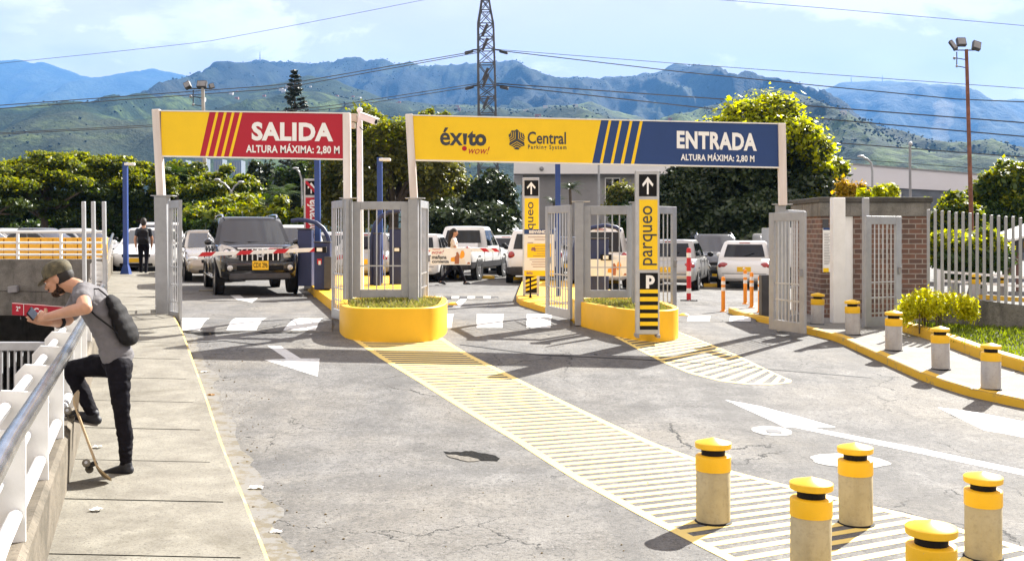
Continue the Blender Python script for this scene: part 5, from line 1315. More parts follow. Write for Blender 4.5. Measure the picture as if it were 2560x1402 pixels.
JEAN = mk('black_jeans', (.009, .008, .012), .85, 0, .35, 10, .5, 18, spec=.12); SHOE = mk('dark_shoes', (.012, .013, .02), .6, 0, .3, 20); BEARD = mk('dark_beard', (.075, .045, .032), .9, 0, .6, 60, .8, 90, spec=.1); SOLE = mk('shoe_sole', (.22, .20, .18), .7); CAPM = mk('olive_cap', (.12, .10, .055), .85, 0, .4, 22, col2=(.03, .03, .02))
BAG = mk('black_bag', (.011, .010, .011), .8, 0, .3, 10, .6, 9, spec=.25)
def man():
    t = thing('person', 'person in olive cap and grey t-shirt leaning over the railing, one foot raised', 'person', ground(-2.97, 7.82, .11))
    q = lambda x, y, Y: P(x, y, Y)
    # trousers
    m = MB(); m.ell(q(293, 902, 7.9), (.105, .155, .095)); m.ell(q(297, 918, 7.84), (.10, .12, .10))
    m.chain([q(297, 920, 7.80), q(299, 975, 7.78), q(305, 1040, 7.78), q(313, 1085, 7.80), q(315, 1155, 7.82)], [.090, .076, .058, .060, .044])
    m.chain([q(288, 912, 8.0), q(235, 914, 8.06), q(176, 922, 8.12), q(203, 975, 8.09), q(232, 1032, 8.05)], [.098, .088, .066, .064, .046])
    for y, r in ((1048, .060), (1062, .058), (1120, .049), (1135, .050), (1148, .049)): m.ell(q(307 if y < 1070 else 314, y, 7.79), (r, r, .018))
    for x, y in ((226, 1020), (230, 1029)): m.ell(q(x, y, 8.05), (.052, .052, .018))
    fuse('trousers', m, .010, JEAN, t, 2, wr=.008, wf=10)
    # shirt
    m = MB()
    sp = [(293, 889, .112, .165), (285, 866, .106, .158), (275, 840, .103, .150), (261, 806, .110, .158), (246, 777, .120, .170), (231, 752, .118, .172), (217, 737, .092, .150)]
    for (x, y, a, b), (x2, y2, a2, b2) in zip(sp, sp[1:]):
        for k in (0, .5): m.ell(q(x + (x2 - x) * k, y + (y2 - y) * k, 7.9), (a + (a2 - a) * k, b + (b2 - b) * k, a + (a2 - a) * k), 16, 10)
    m.ell(q(293, 889, 7.9), (.112, .165, .06)); m.ell(q(217, 737, 7.9), (.085, .14, .08))
    m.chain([q(211, 730, 7.76), q(206, 742, 7.66), q(207, 748, 7.61)], [.085, .076, .070]); m.chain([q(208, 735, 8.04), q(190, 765, 8.14), q(180, 780, 8.16)], [.082, .074, .068])
    fuse('t_shirt', m, .009, SHIRT, t, 3, wr=.010, wf=8)
    # body: head, neck, arms and hands in one skin
    m = MB(); hc = Vector(q(147, 697, 7.9)); Mx = Matrix.Rotation(R(-24), 3, 'Y')          # local -x is where the face looks
    L = lambda x, y, z: hc + Mx @ Vector((x, y, z))
    m.ell(hc + Mx @ Vector((.012, 0, .03)), (.100, .080, .098), 20, 14, Mx); m.ell(L(-.028, 0, -.038), (.066, .062, .085), 18, 12, Mx); m.ell(L(-.055, 0, -.088), (.032, .036, .03), 14, 10, Mx)
    m.ell(L(-.086, 0, .018), (.022, .052, .014), 12, 8, Mx); m.cap(L(-.094, 0, .008), .010, L(-.116, 0, -.030), .014); m.ell(L(-.098, 0, -.034), (.016, .022, .011), 10, 8, Mx)
    m.ell(L(-.088, 0, -.058), (.014, .026, .007), 10, 6, Mx); m.ell(L(-.087, 0, -.069), (.014, .024, .007), 10, 6, Mx)
    for s in (-1, 1): m.ell(L(.012, s * .080, -.012), (.020, .010, .032), 10, 8, Mx); m.ell(L(-.062, s * .045, -.02), (.03, .025, .028), 10, 8, Mx)
    m.chain([L(.03, 0, -.05), q(192, 716, 7.9), q(212, 740, 7.9)], [.060, .060, .07]); m.ell(q(230, 765, 7.9), (.09, .13, .09))
    nu = [q(210, 731, 7.76), q(208, 750, 7.60), q(214, 770, 7.46)]; m.chain(nu, [.055, .052, .047]); m.chain([nu[-1], q(184, 776, 7.53), q(118, 792, 7.68)], [.047, .046, .030])
    m.chain([q(208, 737, 8.04), q(190, 765, 8.14), q(168, 800, 8.15)], [.055, .05, .045]); m.chain([q(168, 800, 8.15), q(148, 806, 8.06), q(126, 806, 7.92)], [.045, .042, .028])
    def hand(w, k, side, spread, curl):
        w = Vector(w); k = Vector(k); u = (k - w).normalized(); side = Vector(side); side = (side - u * side.dot(u)).normalized(); nn = u.cross(side)
        for s in (-.026, -.009, .009, .026): m.cap(w + side * s * .6, .016, w + u * .085 + side * s, .0125)
        for i, s in enumerate((-.030, -.010, .010, .029)):
            ln = (.030, .036, .034, .026)[i]; a = w + u * .085 + side * s; c = curl * (1 + .12 * i)
            d1 = (u * math.cos(c) + nn * math.sin(c)); d2 = (u * math.cos(2 * c) + nn * math.sin(2 * c)); d3 = (u * math.cos(2.8 * c) + nn * math.sin(2.8 * c))
            b = a + d1 * ln * 1.25; e = b + d2 * ln; f = e + d3 * ln * .75; m.chain([a, b, e, f], [.0105, .0095, .0088, .0075], 8)
        a = w + u * .025 + side * (-.03 * spread); b = a + u * .03 + side * (-.026 * spread) + nn * .016; c = b + u * .032 + nn * .012 - side * (.004 * spread); m.chain([a, b, c], [.014, .012, .009], 8)
    hand(q(118, 792, 7.68), q(88, 790, 7.75), (0, .3, 1), -1, .42); hand(q(126, 806, 7.92), q(98, 799, 7.84), (0, -.3, 1), -1, .38)
    body = fuse('body', m, .0062, SKIN, t, 2)
    # face and hair
    m = MB()
    for s in (-1, 1):
        m.ell(L(-.084, s * .031, .004), (.012, .014, .008), 8, 6, Mx)
    m.build('eyes', M_['wlet'], t, smooth=True)
    m = MB()
    for s in (-1, 1): m.cap(L(-.099, s * .014, .024), .006, L(-.088, s * .050, .022), .005, 8); m.ell(L(-.094, s * .031, .003), (.005, .006, .006), 8, 6, Mx)
    m.build('eyebrows', HAIR, t, smooth=True)
    m = MB(); m.ell(L(-.022, 0, -.082), (.058, .0615, .036), 18, 12, Mx); [m.cap(L(.0, s * .064, -.03), .008, L(-.012, s * .058, -.07), .012, 8) for s in (-1, 1)]; m.ell(L(-.058, 0, -.092), (.040, .043, .034), 14, 10, Mx); m.cap(L(-.101, -.020, -.049), .005, L(-.101, .020, -.049), .005, 8); fuse('beard', m, .007, BEARD, t, 2); m = MB(); m.cap(L(-.099, -.022, -.050), .008, L(-.099, .022, -.050), .008, 8)
    m.ell(L(.034, 0, .012), (.086, .0795, .088), 20, 12, Mx); b = fuse('hair', m, .007, HAIR, t, 2)
    m = MB(); M2 = Mx; n = 24; rings = []
    for z, r in ((.026, 1.03), (.06, 1.07), (.095, 1.02), (.125, .82), (.140, .45), (.145, .05)): rings.append([L(.010 + r * .106 * math.cos(2 * math.pi * k / n), r * .087 * math.sin(2 * math.pi * k / n), z) for k in range(n)])
    m.loft(rings); br = []
    for u in np.linspace(-1, 1, 11): br.append((-.078 - .085 * (1 - u * u) ** .6 * 1.0, u * .078))
    top = [L(x, y, .038 - .25 * (abs(x) - .078)) for x, y in br] + [L(-.06, y, .042) for y in (.075, 0, -.075)]
    m.loft([top, [p - Mx @ Vector((0, 0, .008)) for p in top]]); m.build('cap', CAPM, t, smooth=True, ang=50)
    # shoes
    for nm, heel, toe, ank, Y in (('shoe', (323, 1174), (264, 1184), (316, 1160), 7.82), ('shoe', (243, 1050), (172, 1036), (234, 1034), 8.05)):
        m = MB(); h, tt, a = q(*heel, Y), q(*toe, Y + .02), q(*ank, Y); m.chain([h, h.lerp(tt, .45) + Vector((0, 0, .008)), tt], [.036, .040, .030], 12); m.cap(a, .044, h.lerp(tt, .18) + Vector((0, 0, .03)), .046); m.ell(tt.lerp(h, .08), (.05, .042, .024), 14, 8)
        sh = fuse(nm, m, .008, SHOE, t, 2)
        u = (tt - h).normalized(); dn = Vector((0, 1, 0)).cross(u); dn = dn if dn.z < 0 else -dn
        m = MB(); c0 = h + dn * .030; c1 = tt + dn * .020; pl = []
        for k in range(16):
            a_ = 2 * math.pi * k / 16; xx = .5 - .55 * math.cos(a_); pl.append(c0.lerp(c1, xx) + Vector((0, 1, 0)) * .042 * math.sin(a_))
        m.loft([pl, [p + dn * .014 for p in pl]]); m.build('sole', SOLE, sh)
    m = MB(); m.ell(L(-.102, 0, -.060), (.008, .022, .006), 10, 6, Mx); m.build('lips', mk('lips', (.36, .14, .10), .5), t, smooth=True)
    # watch
    m = MB(); a, b = q(152, 806, 8.07), q(146, 806, 8.04); m.tube([a, b], .046, 14); m.build('wrist_band', BAG, t, smooth=True)
    # things he carries
    t2 = thing('phone', 'dark phone held out over the railing in both hands', 'phone', q(82, 784, 7.78)); c = q(80, 784, 7.77); Mp = Matrix.Rotation(R(-35), 3, 'Y') @ Matrix.Rotation(R(20), 3, 'X')
    m = MB(); m.box(c, (.010, .145, .072), Mp); m.build('case', BAG, t2, bevel=.004); m = MB(); m.box(c + Mp @ Vector((.0058, 0, 0)), (.0012, .132, .062), Mp); m.build('screen', M_['glass'], t2)
    t3 = thing('drawstring_bag', 'black drawstring backpack on the back of the person at the railing', 'backpack', q(312, 812, 7.88)); m = MB()
    for x, y, a, b in ((276, 745, .030, .075), (284, 757, .046, .10), (295, 780, .062, .12), (306, 805, .070, .135), (316, 826, .073, .14), (322, 841, .068, .135), (326, 848, .05, .12)): m.ell(q(x, y, 7.88), (a, b, a), 14, 10)
    fuse('sack', m, .012, BAG, t3, 9)
    for pts in ([(274, 745, 7.80), (246, 722, 7.76), (222, 722, 7.735), (207, 738, 7.70), (214, 764, 7.72), (240, 790, 7.735), (270, 812, 7.74), (300, 836, 7.76)], [(276, 745, 7.96), (246, 720, 8.0), (224, 722, 8.02)]):
        m = MB(); m.tube([q(*p) for p in pts], .0065, 6); m.build('strap', BAG, t3, smooth=True)
man()
def skateboard():
    a, b = G(259, 1206, .118), P(178, 984, 7.72); u = (b - a); L = u.length; u.normalize(); w = Vector((-.385, 1, -.17)); w = (w - u * w.dot(u)).normalized(); n = w.cross(u)
    if n.x > 0: n = -n                       # underside looks towards the parapet
    t = thing('skateboard', 'skateboard leaning on the parapet beside the standing leg', 'skateboard', a); m = MB(); top = []; N = 20
    def prof(s): return .028 * (max(0, .16 - s) / .16) ** 1.5 * 2 + .028 * (max(0, s - .84) / .16) ** 1.5 * 2
    rings = []
    for i in range(N + 1):
        s = i / N; e = min(s, 1 - s); hw = .1 * (1 - max(0, (.12 - e) / .12) ** 2.2 * .78); c = a + u * (s * L) - n * prof(s)
        rings.append([c - w * hw - n * .003, c - w * hw * .5, c + w * hw * .5, c + w * hw - n * .003, c + w * hw + n * .009, c + w * hw * .5 + n * .012, c - w * hw * .5 + n * .012, c - w * hw + n * .009])
    m.loft(rings); m.build('deck', mk('maple_deck', (.42, .30, .16), .5, 0, .2, 6), t, smooth=True, ang=40)
    for s in (.22, .80):
        c = a + u * (L * s) + n * .012; m = MB(); m.box(c + n * .006, (.05, .06, .008), Matrix((n, w, u)).transposed()); m.cap(c + n * .01, .02, c + n * .045, .014); m.tube([c + n * .048 - w * .075, c + n * .048 + w * .075], .009, 8); tr = m.build('truck', M_['dark'], t, smooth=True)
        for k in (-1, 1):
            m = MB(); p = c + n * .048 + w * (k * .078); m.tube([p - w * .018, p - w * .014, p + w * .014, p + w * .018], [.023, .028, .028, .023], 18); wl = m.build('wheel', mk('urethane', (.16, .14, .11), .5), t, smooth=True)
            m = MB(); m.tube([p + w * (k * .0185), p + w * (k * .0195)], .011, 12); m.build('bearing', M_['galv2'], wl)
skateboard()
def walker(label, px, yb, face, hgt, topm, botm, hairlen, skin, bag=None, stride=.32, arms=.25, Yf=None):
    p = G(px, yb) if Yf is None else ground(wx(px, Yf), Yf); k = hgt / 1.70; t = thing('person', label, 'person', p, face); V = lambda x, y, z: Vector((x * k, y * k, z * k))
    hip = .88; m = MB(); m.ell(V(0, 0, .93), (.11 * k, .155 * k, .12 * k))
    for s, f in ((1, 1), (-1, -1)):
        kx = f * stride * .42 + .05; m.chain([V(0, s * .085, hip), V(kx, s * .085, .47), V(f * stride - (.0 if f > 0 else .06), s * .08, .09 if f > 0 else .13)], [.088 * k, .058 * k, .045 * k])
    fuse('trousers', m, .016, botm, t, 3, True)
    m = MB()
    for z, a, b in ((.98, .105, .15), (1.08, .10, .14), (1.18, .108, .155), (1.28, .115, .17), (1.36, .09, .15)): m.ell(V(.01, 0, z), (a * k, b * k, .09 * k))
    for s in (-1, 1): sw = -s * arms; m.chain([V(0, s * .17, 1.35), V(sw * .3, s * .20, 1.20)], [.065 * k, .055 * k])
    fuse('top', m, .016, topm, t, 3, True)
    m = MB(); m.ell(V(.03, 0, 1.585), (.095 * k, .075 * k, .115 * k), 18, 12); m.ell(V(.075, 0, 1.535), (.05 * k, .05 * k, .06 * k)); m.cap(V(.118, 0, 1.585), .010, V(.132, 0, 1.56), .013); m.cap(V(0, 0, 1.50), .055 * k, V(-.01, 0, 1.36), .065 * k); m.ell(V(0, 0, 1.25), (.08, .12, .12))
    for s in (-1, 1):
        sw = -s * arms; el = V(sw * .55, s * .23, 1.08); wr = V(sw * 1.1 + .06, s * .21, .87); m.chain([V(0, s * .17, 1.35), el, wr], [.05 * k, .043 * k, .030 * k]); d = (wr - el).normalized(); sd = Vector((1, 0, 0)); sd = (sd - d * sd.dot(d)).normalized()
        for i in range(4): m.chain([wr + sd * (.026 * (i - 1.5) / 1.5 * .6), wr + d * .085 + sd * (.028 * (i - 1.5) / 1.5), wr + d * (.165 - .008 * abs(i - 1.3)) + sd * (.032 * (i - 1.5) / 1.5)], [.017, .013, .009], 8)
        m.chain([wr + sd * .02, wr + sd * .05 + d * .05, wr + sd * .052 + d * .09], [.014, .012, .009], 8); m.ell(V(.03, s * .077, 1.575), (.02, .012, .03), 8, 6)
        f = 1 if s > 0 else -1; fx = f * stride - (.0 if f > 0 else .06); m.cap(V(fx, s * .08, .10 if f > 0 else .14), .036, V(fx + .02, s * .08, .05 if f > 0 else .08), .036)
    fuse('body', m, .011, skin, t, 2, True)
    m = MB(); m.ell(V(.012, 0, 1.625), (.105 * k, .088 * k, .095 * k)); m.ell(V(-.03, 0, 1.585), (.08 * k, .084 * k, .11 * k))
    if hairlen: m.chain([V(-.05, 0, 1.60), V(-.10, 0, 1.42), V(-.13, .0, 1.60 - hairlen)], [.088 * k, .085 * k, .05 * k])
    fuse('hair', m, .012, HAIR, t, 2, True)
    m = MB()
    for s in (-1, 1): m.ell(V(.115, s * .03, 1.60), (.01, .012, .007), 8, 6)
    m.build('eyes', HAIR, t, smooth=True, local=True)
    for s, f in ((1, 1), (-1, -1)):
        fx = f * stride - (.0 if f > 0 else .06); up = .0 if f > 0 else .03; m = MB(); m.cap(V(fx - .03, s * .08, .045 + up * 1.6), .038, V(fx + .15, s * .085, .034), .030); m.ell(V(fx + .06, s * .08, .05 + up), (.10, .045, .035)); fuse('shoe', m, .012, SHOE, t, 2, True)
    if bag:
        bt = thing('backpack', bag, 'backpack', p + Matrix.Rotation(face, 3, 'Z') @ V(-.2, 0, 1.2), face); m = MB()
        m.cap(Vector((.0, -.07, -.17)), .11, Vector((.0, .07, -.17)), .11); m.cap(Vector((.0, -.06, .10)), .10, Vector((.0, .06, .10)), .10); m.box((0, 0, -.03), (.2, .30, .3)); m.cap(Vector((-.1, -.06, -.12)), .06, Vector((-.1, .06, -.12)), .06)
        fuse('pack', m, .014, BAG, bt, 3, True)
        for s in (-1, 1): m = MB(); m.tube([(.05, s * .10, .16), (.16, s * .11, .21), (.27, s * .11, .16), (.30, s * .12, 0), (.18, s * .14, -.16), (.06, s * .13, -.2)], .016, 6); m.build('strap', BAG, bt, smooth=True, local=True)
    return t
walker('person in dark clothes walking away along the pavement by the blue post', 359, 690, R(105), 1.78, mk('dark_jacket', (.025, .03, .04), .8, 0, .3, 8), JEAN, 0, SKIN, 'dark backpack worn by the person walking away on the pavement', .14, .1)
walker('person with long dark hair and a pale top walking behind the entrance barrier', 1134, 712, R(-4), 1.66, mk('pale_blouse', (.70, .62, .55), .8, 0, .1, 8), JEAN, .42, SKIN, None, .34, .18)
bpy.data.scenes.remove(TS)
# ================================================================ trees
def leaf_cloud(name, blobs, n, size, mat, parent, seed, up=.5, hollow=.55, droop=0.0, aspect=1.7):
    n = int(n * 1.5); size *= .8
    rg = np.random.default_rng(seed); B = np.array([[*c, *r] for c, r in blobs]); wgt = (B[:, 3] * B[:, 4] * B[:, 5]) ** .67; wgt /= wgt.sum()
    idx = rg.choice(len(B), n, p=wgt); d = rg.normal(size=(n, 3)); d /= np.linalg.norm(d, axis=1)[:, None]
    d[:, 2] = np.where((d[:, 2] < -.35) & (rg.random(n) < .6), -d[:, 2], d[:, 2])
    rad = hollow + (1.06 - hollow) * rg.random(n) ** .6; st = rg.random(n) < .24; rad[st] *= 1 + .6 * rg.random(st.sum()) ** 1.5
    c = B[idx, :3] + d * B[idx, 3:6] * rad[:, None]
    nrm = d * (1 - up) + rg.normal(size=(n, 3)) * .55; nrm[:, 2] += up; nrm /= np.linalg.norm(nrm, axis=1)[:, None]
    a = np.cross(nrm, rg.normal(size=(n, 3))); a /= np.linalg.norm(a, axis=1)[:, None]; a[:, 2] -= droop; b = np.cross(nrm, a); b /= np.linalg.norm(b, axis=1)[:, None]
    s = size * (0.4 + 1.5 * rg.random(n) ** 1.8)[:, None]; bend = nrm * s * .22
    v = np.stack([c - a * s, c - b * s / aspect - bend, c + a * s, c + b * s / aspect - bend], 1).reshape(-1, 3)
    if parent is not None and parent.name in ROOT:
        o = ROOT[parent.name].translation; v = v - np.array(o)
    me = bpy.data.meshes.new(name); me.vertices.add(len(v)); me.vertices.foreach_set('co', v.ravel()); me.loops.add(4 * n); me.loops.foreach_set('vertex_index', np.arange(4 * n, dtype=np.int32))
    me.polygons.add(n); me.polygons.foreach_set('loop_start', np.arange(0, 4 * n, 4, dtype=np.int32)); me.polygons.foreach_set('loop_total', np.full(n, 4, dtype=np.int32))
    me.materials.append(mat); me.update(calc_edges=True); me.validate()
    ob = bpy.data.objects.new(name, me); COL.objects.link(ob); ob.parent = parent; return ob
BARK = mk('bark', (.11, .085, .06), .9, 0, .3, 6, .6, 25)
LF = dict(
    wood=leafm('olive_foliage', (.028, .050, .009), (.046, .074, .011), (.080, .108, .014), .35),
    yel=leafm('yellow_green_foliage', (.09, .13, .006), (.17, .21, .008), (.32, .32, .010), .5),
    dark=leafm('dark_glossy_foliage', (.020, .034, .013), (.030, .048, .016), (.055, .075, .022), .18, .32),
    mid=leafm('mid_green_foliage', (.022, .046, .010), (.040, .078, .012), (.07, .115, .016), .32),
    airy=leafm('airy_dull_foliage', (.075, .085, .024), (.105, .115, .028), (.19, .18, .025), .45),
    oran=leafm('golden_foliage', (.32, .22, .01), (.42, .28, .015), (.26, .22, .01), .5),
    lime=leafm('lime_foliage', (.28, .34, .005), (.44, .46, .006), (.20, .27, .006), .5),
    duranta=leafm('duranta_foliage', (.40, .44, .006), (.58, .56, .008), (.30, .36, .006), .55),
    dry=leafm('dry_brown_foliage', (.10, .075, .035), (.13, .10, .05), (.07, .06, .03), .3),
    pine=leafm('conifer_needles', (.010, .018, .010), (.016, .026, .013), (.022, .034, .016), .1))
def crown_blobs(rp, c, r, n, k=.42, flat=1.0):
    out = []
    for i in range(n):
        while True:
            q = Vector((rp.uniform(-1, 1), rp.uniform(-1, 1), rp.uniform(-1, 1)))
            if .25 < q.length < 1: break
        s = k * rp.uniform(.45, 1.45) * (1.2 - .4 * q.length)
        out.append(((c[0] + q.x * r[0] * .82, c[1] + q.y * r[1] * .82, c[2] + q.z * r[2] * .82), (r[0] * s, r[1] * s, r[2] * s * flat)))
    return out
def tree(label, px, ytop, Y, wpx, zlow, mat, nleaf, size, name='tree', nb=14, k=.42, trunk=.16, seed=0, group=None, extra=None, flat=.85, limbs=7, hollow=.55, up=.5, ell=None, ztop=None):
    rp = random.Random(seed * 7 + 1); x = wx(px, Y); b = ground(x, Y); zt = P(0, ytop, Y).z if ztop is None else ztop; zl = b.z + zlow
    nb = int(nb * 2.2); k *= .68; c = (x, Y, (zt + zl) / 2); r = (wpx / F * Y / 2, wpx / F * Y / 2 * .8, (zt - zl) / 2)
    t = thing(name, label, 'tree', b, 0, group); bl = crown_blobs(rp, c, r, nb, k, flat)
    leaf_cloud('crown', bl, nleaf, size, LF[mat], t, seed, up, hollow)
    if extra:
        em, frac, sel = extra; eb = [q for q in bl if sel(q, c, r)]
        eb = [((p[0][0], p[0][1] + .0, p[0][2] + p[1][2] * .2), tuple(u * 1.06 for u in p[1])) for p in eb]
        if eb: leaf_cloud('sunlit_shoots', eb, int(nleaf * frac), size, LF[em], t, seed + 50, .7, .82)  # brighter leaf colour paints sunlight on crown tops; on the huge tree, new leaves
    m = MB(); fork = Vector((x + rp.uniform(-.1, .1), Y, b.z + (zt - b.z) * .28 + zlow * .3))
    m.tube([b - Vector((0, 0, .2)), b.lerp(fork, .5) + Vector((rp.uniform(-.1, .1), 0, 0)), fork], [trunk * 1.3, trunk, trunk * .85], 9)
    for i in range(min(limbs, len(bl))):
        e = Vector(bl[i][0]); md = fork.lerp(e, .5) + Vector((rp.uniform(-.3, .3), rp.uniform(-.3, .3), rp.uniform(-.1, .35)))
        m.tube([fork - Vector((0, 0, .1)), md, e], [trunk * .6, trunk * .38, trunk * .12], 6)
    m.build('trunk', BARK, t, smooth=True); return t
g1 = 'woodland trees beyond the car park'
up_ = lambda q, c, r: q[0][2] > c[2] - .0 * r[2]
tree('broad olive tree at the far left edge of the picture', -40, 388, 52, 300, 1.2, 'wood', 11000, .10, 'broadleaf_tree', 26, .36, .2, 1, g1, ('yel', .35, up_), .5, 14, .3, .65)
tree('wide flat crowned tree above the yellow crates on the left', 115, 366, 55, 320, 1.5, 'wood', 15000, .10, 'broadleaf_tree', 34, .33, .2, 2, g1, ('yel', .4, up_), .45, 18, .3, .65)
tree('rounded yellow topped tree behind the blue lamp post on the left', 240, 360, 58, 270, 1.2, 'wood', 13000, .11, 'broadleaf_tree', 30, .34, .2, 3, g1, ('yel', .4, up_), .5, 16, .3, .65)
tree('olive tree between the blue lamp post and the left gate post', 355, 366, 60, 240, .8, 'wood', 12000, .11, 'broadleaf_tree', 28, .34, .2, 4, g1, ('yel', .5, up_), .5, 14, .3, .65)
tree('low dark tree filling the gap under the trees on the left', 60, 470, 62, 340, .2, 'mid', 8000, .16, 'broadleaf_tree', 18, .4, .15, 5, g1)
tree('low dark tree behind the walking man with the backpack', 290, 480, 64, 330, .2, 'mid', 8000, .16, 'broadleaf_tree', 18, .4, .15, 6, g1)
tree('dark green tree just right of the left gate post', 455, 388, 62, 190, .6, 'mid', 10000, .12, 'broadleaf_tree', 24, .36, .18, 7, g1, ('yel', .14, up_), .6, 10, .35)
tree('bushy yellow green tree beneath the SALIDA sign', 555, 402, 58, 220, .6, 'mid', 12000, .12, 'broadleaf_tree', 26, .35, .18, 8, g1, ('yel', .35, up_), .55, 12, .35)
tree('tall dark tree beneath the SALIDA lettering', 660, 392, 66, 140, .6, 'dark', 9000, .16, 'broadleaf_tree', 18, .42, .2, 9, g1)
tree('dark tree behind the red contravía pylon', 745, 392, 64, 150, .6, 'dark', 9000, .16, 'broadleaf_tree', 18, .42, .2, 10, g1, ('mid', .2, up_))
tree('low flowering hedge tree behind the black off-road car', 590, 478, 46, 300, .3, 'mid', 11000, .12, 'hedge_tree', 22, .34, .12, 11, None, ('yel', .35, up_))
tree('dark hedge tree left of the off-road car roof', 470, 530, 45, 160, .1, 'dark', 6000, .12, 'hedge_tree', 14, .38, .1, 12, None, ('mid', .3, up_))
tree('bright shrub tree between the off-road car and the exit machine', 715, 500, 44, 120, .2, 'mid', 5000, .11, 'hedge_tree', 12, .4, .1, 13, None, ('yel', .3, up_))
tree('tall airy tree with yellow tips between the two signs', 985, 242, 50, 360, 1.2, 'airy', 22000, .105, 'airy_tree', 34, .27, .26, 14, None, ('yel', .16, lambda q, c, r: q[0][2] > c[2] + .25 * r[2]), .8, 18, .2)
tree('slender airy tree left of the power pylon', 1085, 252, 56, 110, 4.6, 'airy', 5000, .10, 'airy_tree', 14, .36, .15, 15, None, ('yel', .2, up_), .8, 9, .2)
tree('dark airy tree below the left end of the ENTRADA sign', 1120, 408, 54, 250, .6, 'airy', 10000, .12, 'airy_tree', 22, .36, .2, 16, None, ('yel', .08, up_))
tree('dark glossy tree behind the walking woman', 1225, 408, 50, 170, .4, 'dark', 11000, .12, 'broadleaf_tree', 20, .4, .2, 17, None, None)
tree('airy grey green tree behind the camera pole', 885, 330, 56, 260, .3, 'airy', 15000, .13, 'broadleaf_tree', 18, .4, .18, 18, None, ('mid', .2, up_))
tree('dark low shade tree between the pickup and the welcome board', 1150, 490, 48, 330, .0, 'dark', 9000, .13, 'broadleaf_tree', 20, .4, .12, 19)
tree('small tree with pale leaves in front of the grey building', 1590, 425, 52, 190, .3, 'mid', 9000, .11, 'broadleaf_tree', 14, .42, .15, 20, None, ('airy', .3, up_))
big = [(1905, 262, 46, 370, 'huge dark dense tree with a bright yellow green crown edge behind the ENTRADA sign'), ]
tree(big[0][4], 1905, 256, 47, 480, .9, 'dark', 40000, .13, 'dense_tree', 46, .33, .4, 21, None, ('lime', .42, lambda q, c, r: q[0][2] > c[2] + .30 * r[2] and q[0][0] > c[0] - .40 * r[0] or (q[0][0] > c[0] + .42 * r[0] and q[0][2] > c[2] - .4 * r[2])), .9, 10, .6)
tree('dark dense tree behind the near parking pylon', 1690, 395, 45, 240, .2, 'dark', 20000, .12, 'dense_tree', 30, .36, .3, 22, None, None, .9)
tree('low dark tree behind the white hatchback and entrance gate', 1900, 470, 43, 360, -.1, 'dark', 22000, .12, 'dense_tree', 34, .36, .25, 23, None, None, .9)
tree('golden leaved small tree between the dense tree and the booth', 2124, 426, 40, 100, 1.0, 'oran', 5500, .09, 'small_tree', 12, .42, .08, 24)
tree('brown dried bush standing left of the booth roof', 2030, 480, 36, 90, .0, 'dry', 4200, .10, 'small_tree', 12, .45, .08, 25)
tree('small lime green tree rising behind the booth roof', 2208, 438, 34, 125, 1.3, 'lime', 2600, .10, 'small_tree', 10, .4, .05, 26)
tree('low lime shrub above the right end of the booth roof', 2150, 478, 36, 70, 1.4, 'yel', 1300, .09, 'small_tree', 8, .42, .05, 27)
tree('dark leafy tree above the middle of the picket fence', 2360, 470, 40, 210, .4, 'mid', 11000, .11, 'broadleaf_tree', 22, .36, .15, 28, None, ('yel', .2, up_))
tree('large dark green tree at the right picture edge', 2520, 402, 44, 200, 1.0, 'mid', 13000, .115, 'broadleaf_tree', 26, .36, .2, 29, None, ('yel', .22, up_))
tree('round pale green bush tree seen through the picket fence', 2425, 565, 30, 230, .2, 'mid', 14000, .085, 'round_tree', 24, .38, .12, 30, None, ('lime', .35, up_))
# yellow hedge in front of the fence
def hedge():
    Y = 16.55; t = thing('yellow_bush', 'bright yellow green duranta bush at the corner of the booth and fence', 'bush', ground(wx(2345, Y), Y, .2)); rp = random.Random(4); bl = []
    for i in range(70):
        px = rp.uniform(2256, 2436); e = (px - 2345) / 98; h = (52 + 26 * mnoise.noise((px * .06, 1.3, 0))) * (1 - abs(e) ** 3.5) + 10; y = Y + rp.uniform(-.25, .35)
        c = P(px, 804 - h * rp.uniform(.25, 1.0), y); s = rp.uniform(.05, .12); bl.append(((c.x, y, c.z), (s, s, s * rp.uniform(.9, 1.7))))
    leaf_cloud('foliage', bl, 9000, .026, LF['duranta'], t, 77, .35, .5)
    for i in range(0, 16, 2): m = MB(); c = Vector(bl[i][0]); m.tube([(c.x, c.y, gz(c.x, c.y) + .15), c], .012, 5); m.build('stem', BARK, t)
hedge()
# conifer
def conifer():
    Y = 92; x = wx(737, Y); b = ground(x, Y); zt = P(0, 174, Y).z; t = thing('conifer_tree', 'tall dark narrow conifer rising above the SALIDA sign', 'tree', b); rp = random.Random(2)
    m = MB(); m.tube([b, (x, Y, zt)], [.28, .03], 8); m.build('trunk', BARK, t, smooth=True); bl = []
    m = MB(); z = 6.0
    while z < zt - .3:
        r = .12 + (zt - z) * .25 if zt - z < 4.2 else 1.1 + (zt - z - 4.2) * .05
        for q in range(7):
            a = rp.uniform(0, 6.28); e = Vector((x + math.cos(a) * r, Y + math.sin(a) * r, z + r * .42)); m.tube([(x, Y, z), Vector((x, Y, z)).lerp(e, .6) - Vector((0, 0, .08 * r)), e], .02, 4)
            for s in (.45, .7, .95): c = Vector((x, Y, z)).lerp(e, s); bl.append(((c.x, c.y, c.z), (.2, .2, .13)))
        z += .42
    m.build('branch_whorls', BARK, t); leaf_cloud('needles', bl, 16000, .09, LF['pine'], t, 5, .2, .2)
conifer()
